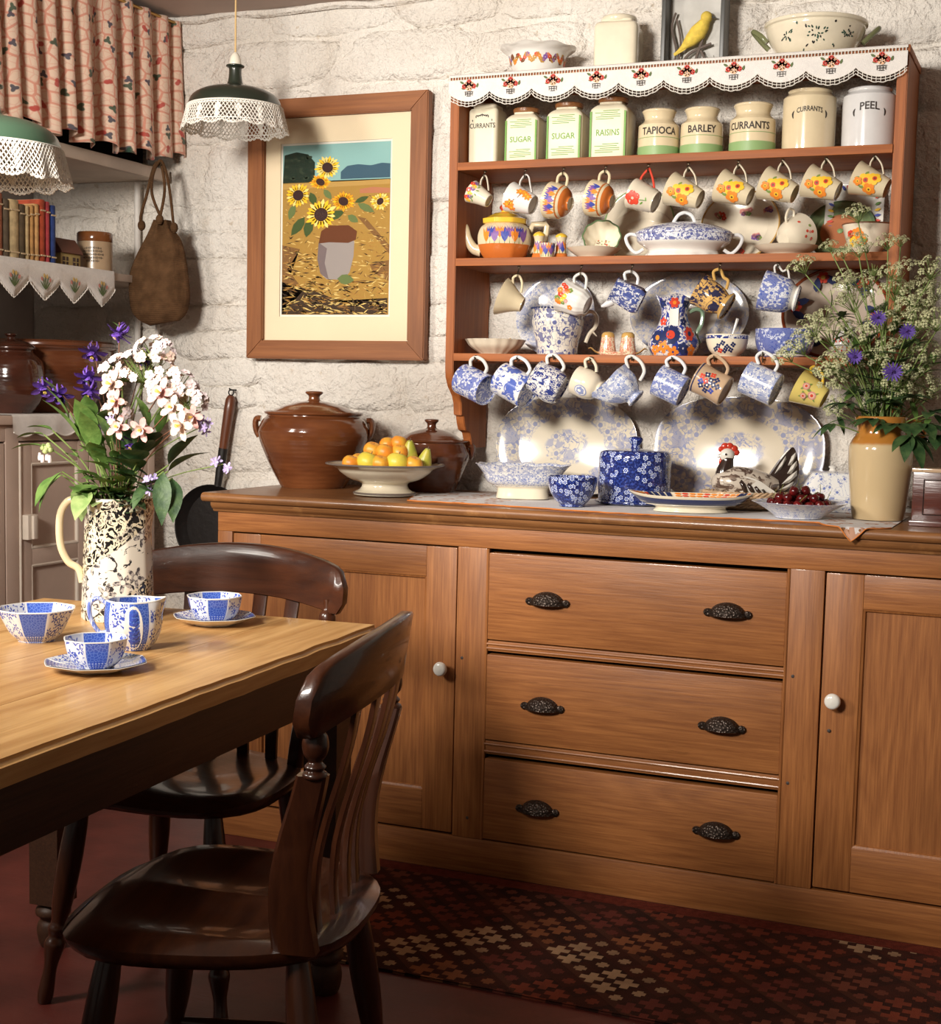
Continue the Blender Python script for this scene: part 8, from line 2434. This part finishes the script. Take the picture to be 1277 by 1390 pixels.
for i, (x, y, r) in enumerate(ums):
    hp = atY(x, y, JY2 + random.uniform(-.09, .07) * (1 if y > 420 else .6))
    T, a, pts = cut2('cow_parsley', 'stem of cow parsley with greenish white umbel in the stoneware jug', 'flower', i, hp, 'stem_green', .0015)
    s_ = mpp(hp) * r * 1.5
    for nm, me in zip(('florets', 'rays'), umbel_mesh(i % 5)):
        o = obj(nm, me, T); o['kind'] = 'stuff'
        o.matrix_local = Matrix.Translation(pts[-1]) @ ((pts[-1] - pts[-2]).normalized() * .6 + Vector((0, -.45, .6))).normalized().to_track_quat('Z', 'Y').to_matrix().to_4x4() @ Matrix.Scale(s_, 4)
    if i % 2 == 0:
        q = pts[len(pts) * 2 // 3]
        for nm, me in zip(('side_florets', 'side_rays'), umbel_mesh((i + 2) % 5)):
            e = q + Vector((random.uniform(-.05, .05), random.uniform(-.05, .03), random.uniform(.0, .05)))
            o = obj(nm, me, T); o['kind'] = 'stuff'
            o.matrix_local = Matrix.Translation(e) @ Vector((random.uniform(-.4, .4), -.6, .8)).to_track_quat('Z', 'Y').to_matrix().to_4x4() @ Matrix.Scale(s_ * .8, 4)
    if i % 3 == 0:
        mb = MB()    # feathery leaf
        q = pts[len(pts) // 2]; d = Vector((random.uniform(-1, 1), -.6, random.uniform(-.1, .5))).normalized(); L = .09
        sd = d.cross(Vector((0, 0, 1))).normalized()
        mb.tube([q, q + d * L], .0008, 4)
        for k in range(1, 12):
            b0 = q + d * L * k / 12; w = .030 * (1 - k / 13)
            for sg in (-1, 1):
                e = b0 + (sd * sg + d * .6).normalized() * w
                mb.tube([b0, e], [.0012, .0004], 4)
                for t in (.35, .65): 
                    m_ = b0.lerp(e, t); mb.tube([m_, m_ + d * w * .4], [.001, .0003], 4); mb.tube([m_, m_ + sd * sg * w * .4], [.001, .0003], 4)
        mb.build('feathery_leaf', 'leaf_dark', T)
corn = [(1192, 432, 'cornflower at the upper middle of the cow parsley'), (1160, 484, 'cornflower at the left of the cow parsley'), (1212, 505, 'largest cornflower low in the cow parsley'), (1232, 450, 'cornflower half hidden at the right of the cow parsley')]
for i, (x, y, lb) in enumerate(corn):
    hp = atY(x, y, JY2 - .10)
    T, a, pts = cut2('cornflower', 'violet-blue ' + lb, 'flower', i + 3, hp, 'stem_green', .0013)
    mb = MB(); c = hp - a
    for k in range(16):
        an = 2 * pi * k / 16; d = Vector((math.cos(an), -.35, math.sin(an) * .8))
        petal(mb, Matrix.Translation(c) @ Matrix((d.normalized(), Vector((0, -1, 0)).cross(d).normalized(), d.cross(Vector((0, -1, 0)).cross(d)).normalized())).transposed().to_4x4(), .026 if i == 2 else .021, .0045, .15 * math.sin(k * 2.3), 0, .6)
    for k in range(10): mb.tube([c, c + Vector((random.uniform(-.006, .006), -.008, random.uniform(-.006, .006)))], .0009, 4, 1)
    mb.build('bloom', ['fl_corn', 'fl_violet_dark'], T, sharp=180)
    mb = MB(); mb.ball(c + Vector((0, .005, -.002)), .006, 10, 8); mb.build('calyx', 'stem_green', T)
# broad palmate leaves over the jug rim
big = [((1215, 575), (.4, -.8, .1), .10), ((1250, 575), (.9, -.5, .0), .11), ((1235, 590), (.5, -.7, -.5), .10), ((1185, 568), (-.4, -.8, .1), .075), ((1270, 590), (1, -.3, -.3), .10), ((1142, 430), (.2, -.8, .5), .055), ((1262, 560), (.9, -.4, .4), .09), ((1200, 545), (.1, -.9, .4), .08), ((1150, 548), (-.7, -.7, .2), .07), ((1230, 540), (.5, -.8, .4), .08), ((1130, 575), (-.9, -.4, -.3), .06)]
for i, ((x, y), d, L) in enumerate(big):
    hp = atY(x, y, JY2 - .05 - .008 * (i % 3))
    T, a, pts = cut2('cut_leaf', 'deeply lobed dark green leaf at the mouth of the stoneware jug', 'leaf stem', i, hp, 'stem_green', .0016, 'lobed leaves in the stoneware jug')
    d = Vector(d).normalized(); sd = d.cross(Vector((0, 0, 1))).normalized()
    for k, an in enumerate((-1.15, -.6, 0, .6, 1.15)):
        dd = d * math.cos(an) + sd * math.sin(an) + Vector((0, 0, -.1))
        leafobj(T, hp - a, dd, L * (1 - .3 * abs(an) / 1.15), L * .34, 'leaf_dark', .3, 0, 'lobe')
# greenery filling the heart of the bunch
for i in range(30):
    x, y = random.uniform(1105, 1275), random.uniform(420, 570)
    hp = atY(x, y, JY2 + random.uniform(-.06, .05))
    T, a, pts = cut2('grass_stem', 'thin leafy stem filling the heart of the cow parsley', 'leaf stem', i + 2, hp, 'stem_green', .0012, 'filler stems in the stoneware jug')
    for k in range(5):
        q = pts[len(pts) - 1 - k * 2]; leafobj(T, q, Vector((random.uniform(-1, 1), random.uniform(-.8, .2), random.uniform(-.2, .8))), random.uniform(.04, .075), .016, random.choice(['leaf_dark', 'leaf_mid']), .3)
# ------------------------------------------------------------------ decorations and fittings become sub-parts of the part they sit on
SUB = {'lid_knob': ('lid',), 'lid_handle': ('lid',), 'knob': ('cover', 'dome'), 'shade_lining': ('shade',), 'bulb': ('lampholder',), 'tail_feather': ('tail',), 'wing_feather': ('wing',), 'comb': ('head',), 'wattle': ('head',), 'eyes': ('head',), 'beak': ('head', 'bird_body'), 'spine_band': ('cover',), 'inlay_line': ('inlaid_panel',), 'crank_knob': ('crank_bar',), 'glazing_bar': ('window',), 'centre_boss': ('dish',), 'gilt_top': ('body',), 'handle_ridge': ('handle_block',), 'brush_strokes': ('dish',), 'flower_sprays': ('dish',), 'painted_leaves': ('dish',), 'rim_line': ('dish',)}
for nm in ('lettering', 'printed_label', 'painted_motif', 'painted_crocuses', 'painted_flowers', 'leaf_sprays', 'floral_band', 'orange_base', 'green_band', 'green_line', 'green_rim', 'white_rim', 'brown_rim', 'grey_rim', 'grey_foot_line', 'blue_band', 'navy_band', 'brushwork', 'medallion', 'bird_print', 'red_swirls', 'tiny_flowers', 'speckled_flowers', 'gilt_foot', 'white_foot', 'plain_foot', 'beaded_rim', 'leaf_panel', 'white_line', 'rim_band', 'blue_inside'):
    SUB[nm] = ('body', 'dish')
def ctr(o): return sum((Vector(c) for c in o.bound_box), Vector()) / 8
for T in [o for o in COL.objects if o.type == 'EMPTY']:
    kids = list(T.children)
    for c in kids:
        tg = SUB.get(c.name.split('.')[0])
        if not tg: continue
        cand = [k for k in kids if k.name.split('.')[0] in tg and k is not c]
        if cand:
            c.parent = min(cand, key=lambda k: (ctr(k) - ctr(c)).length)
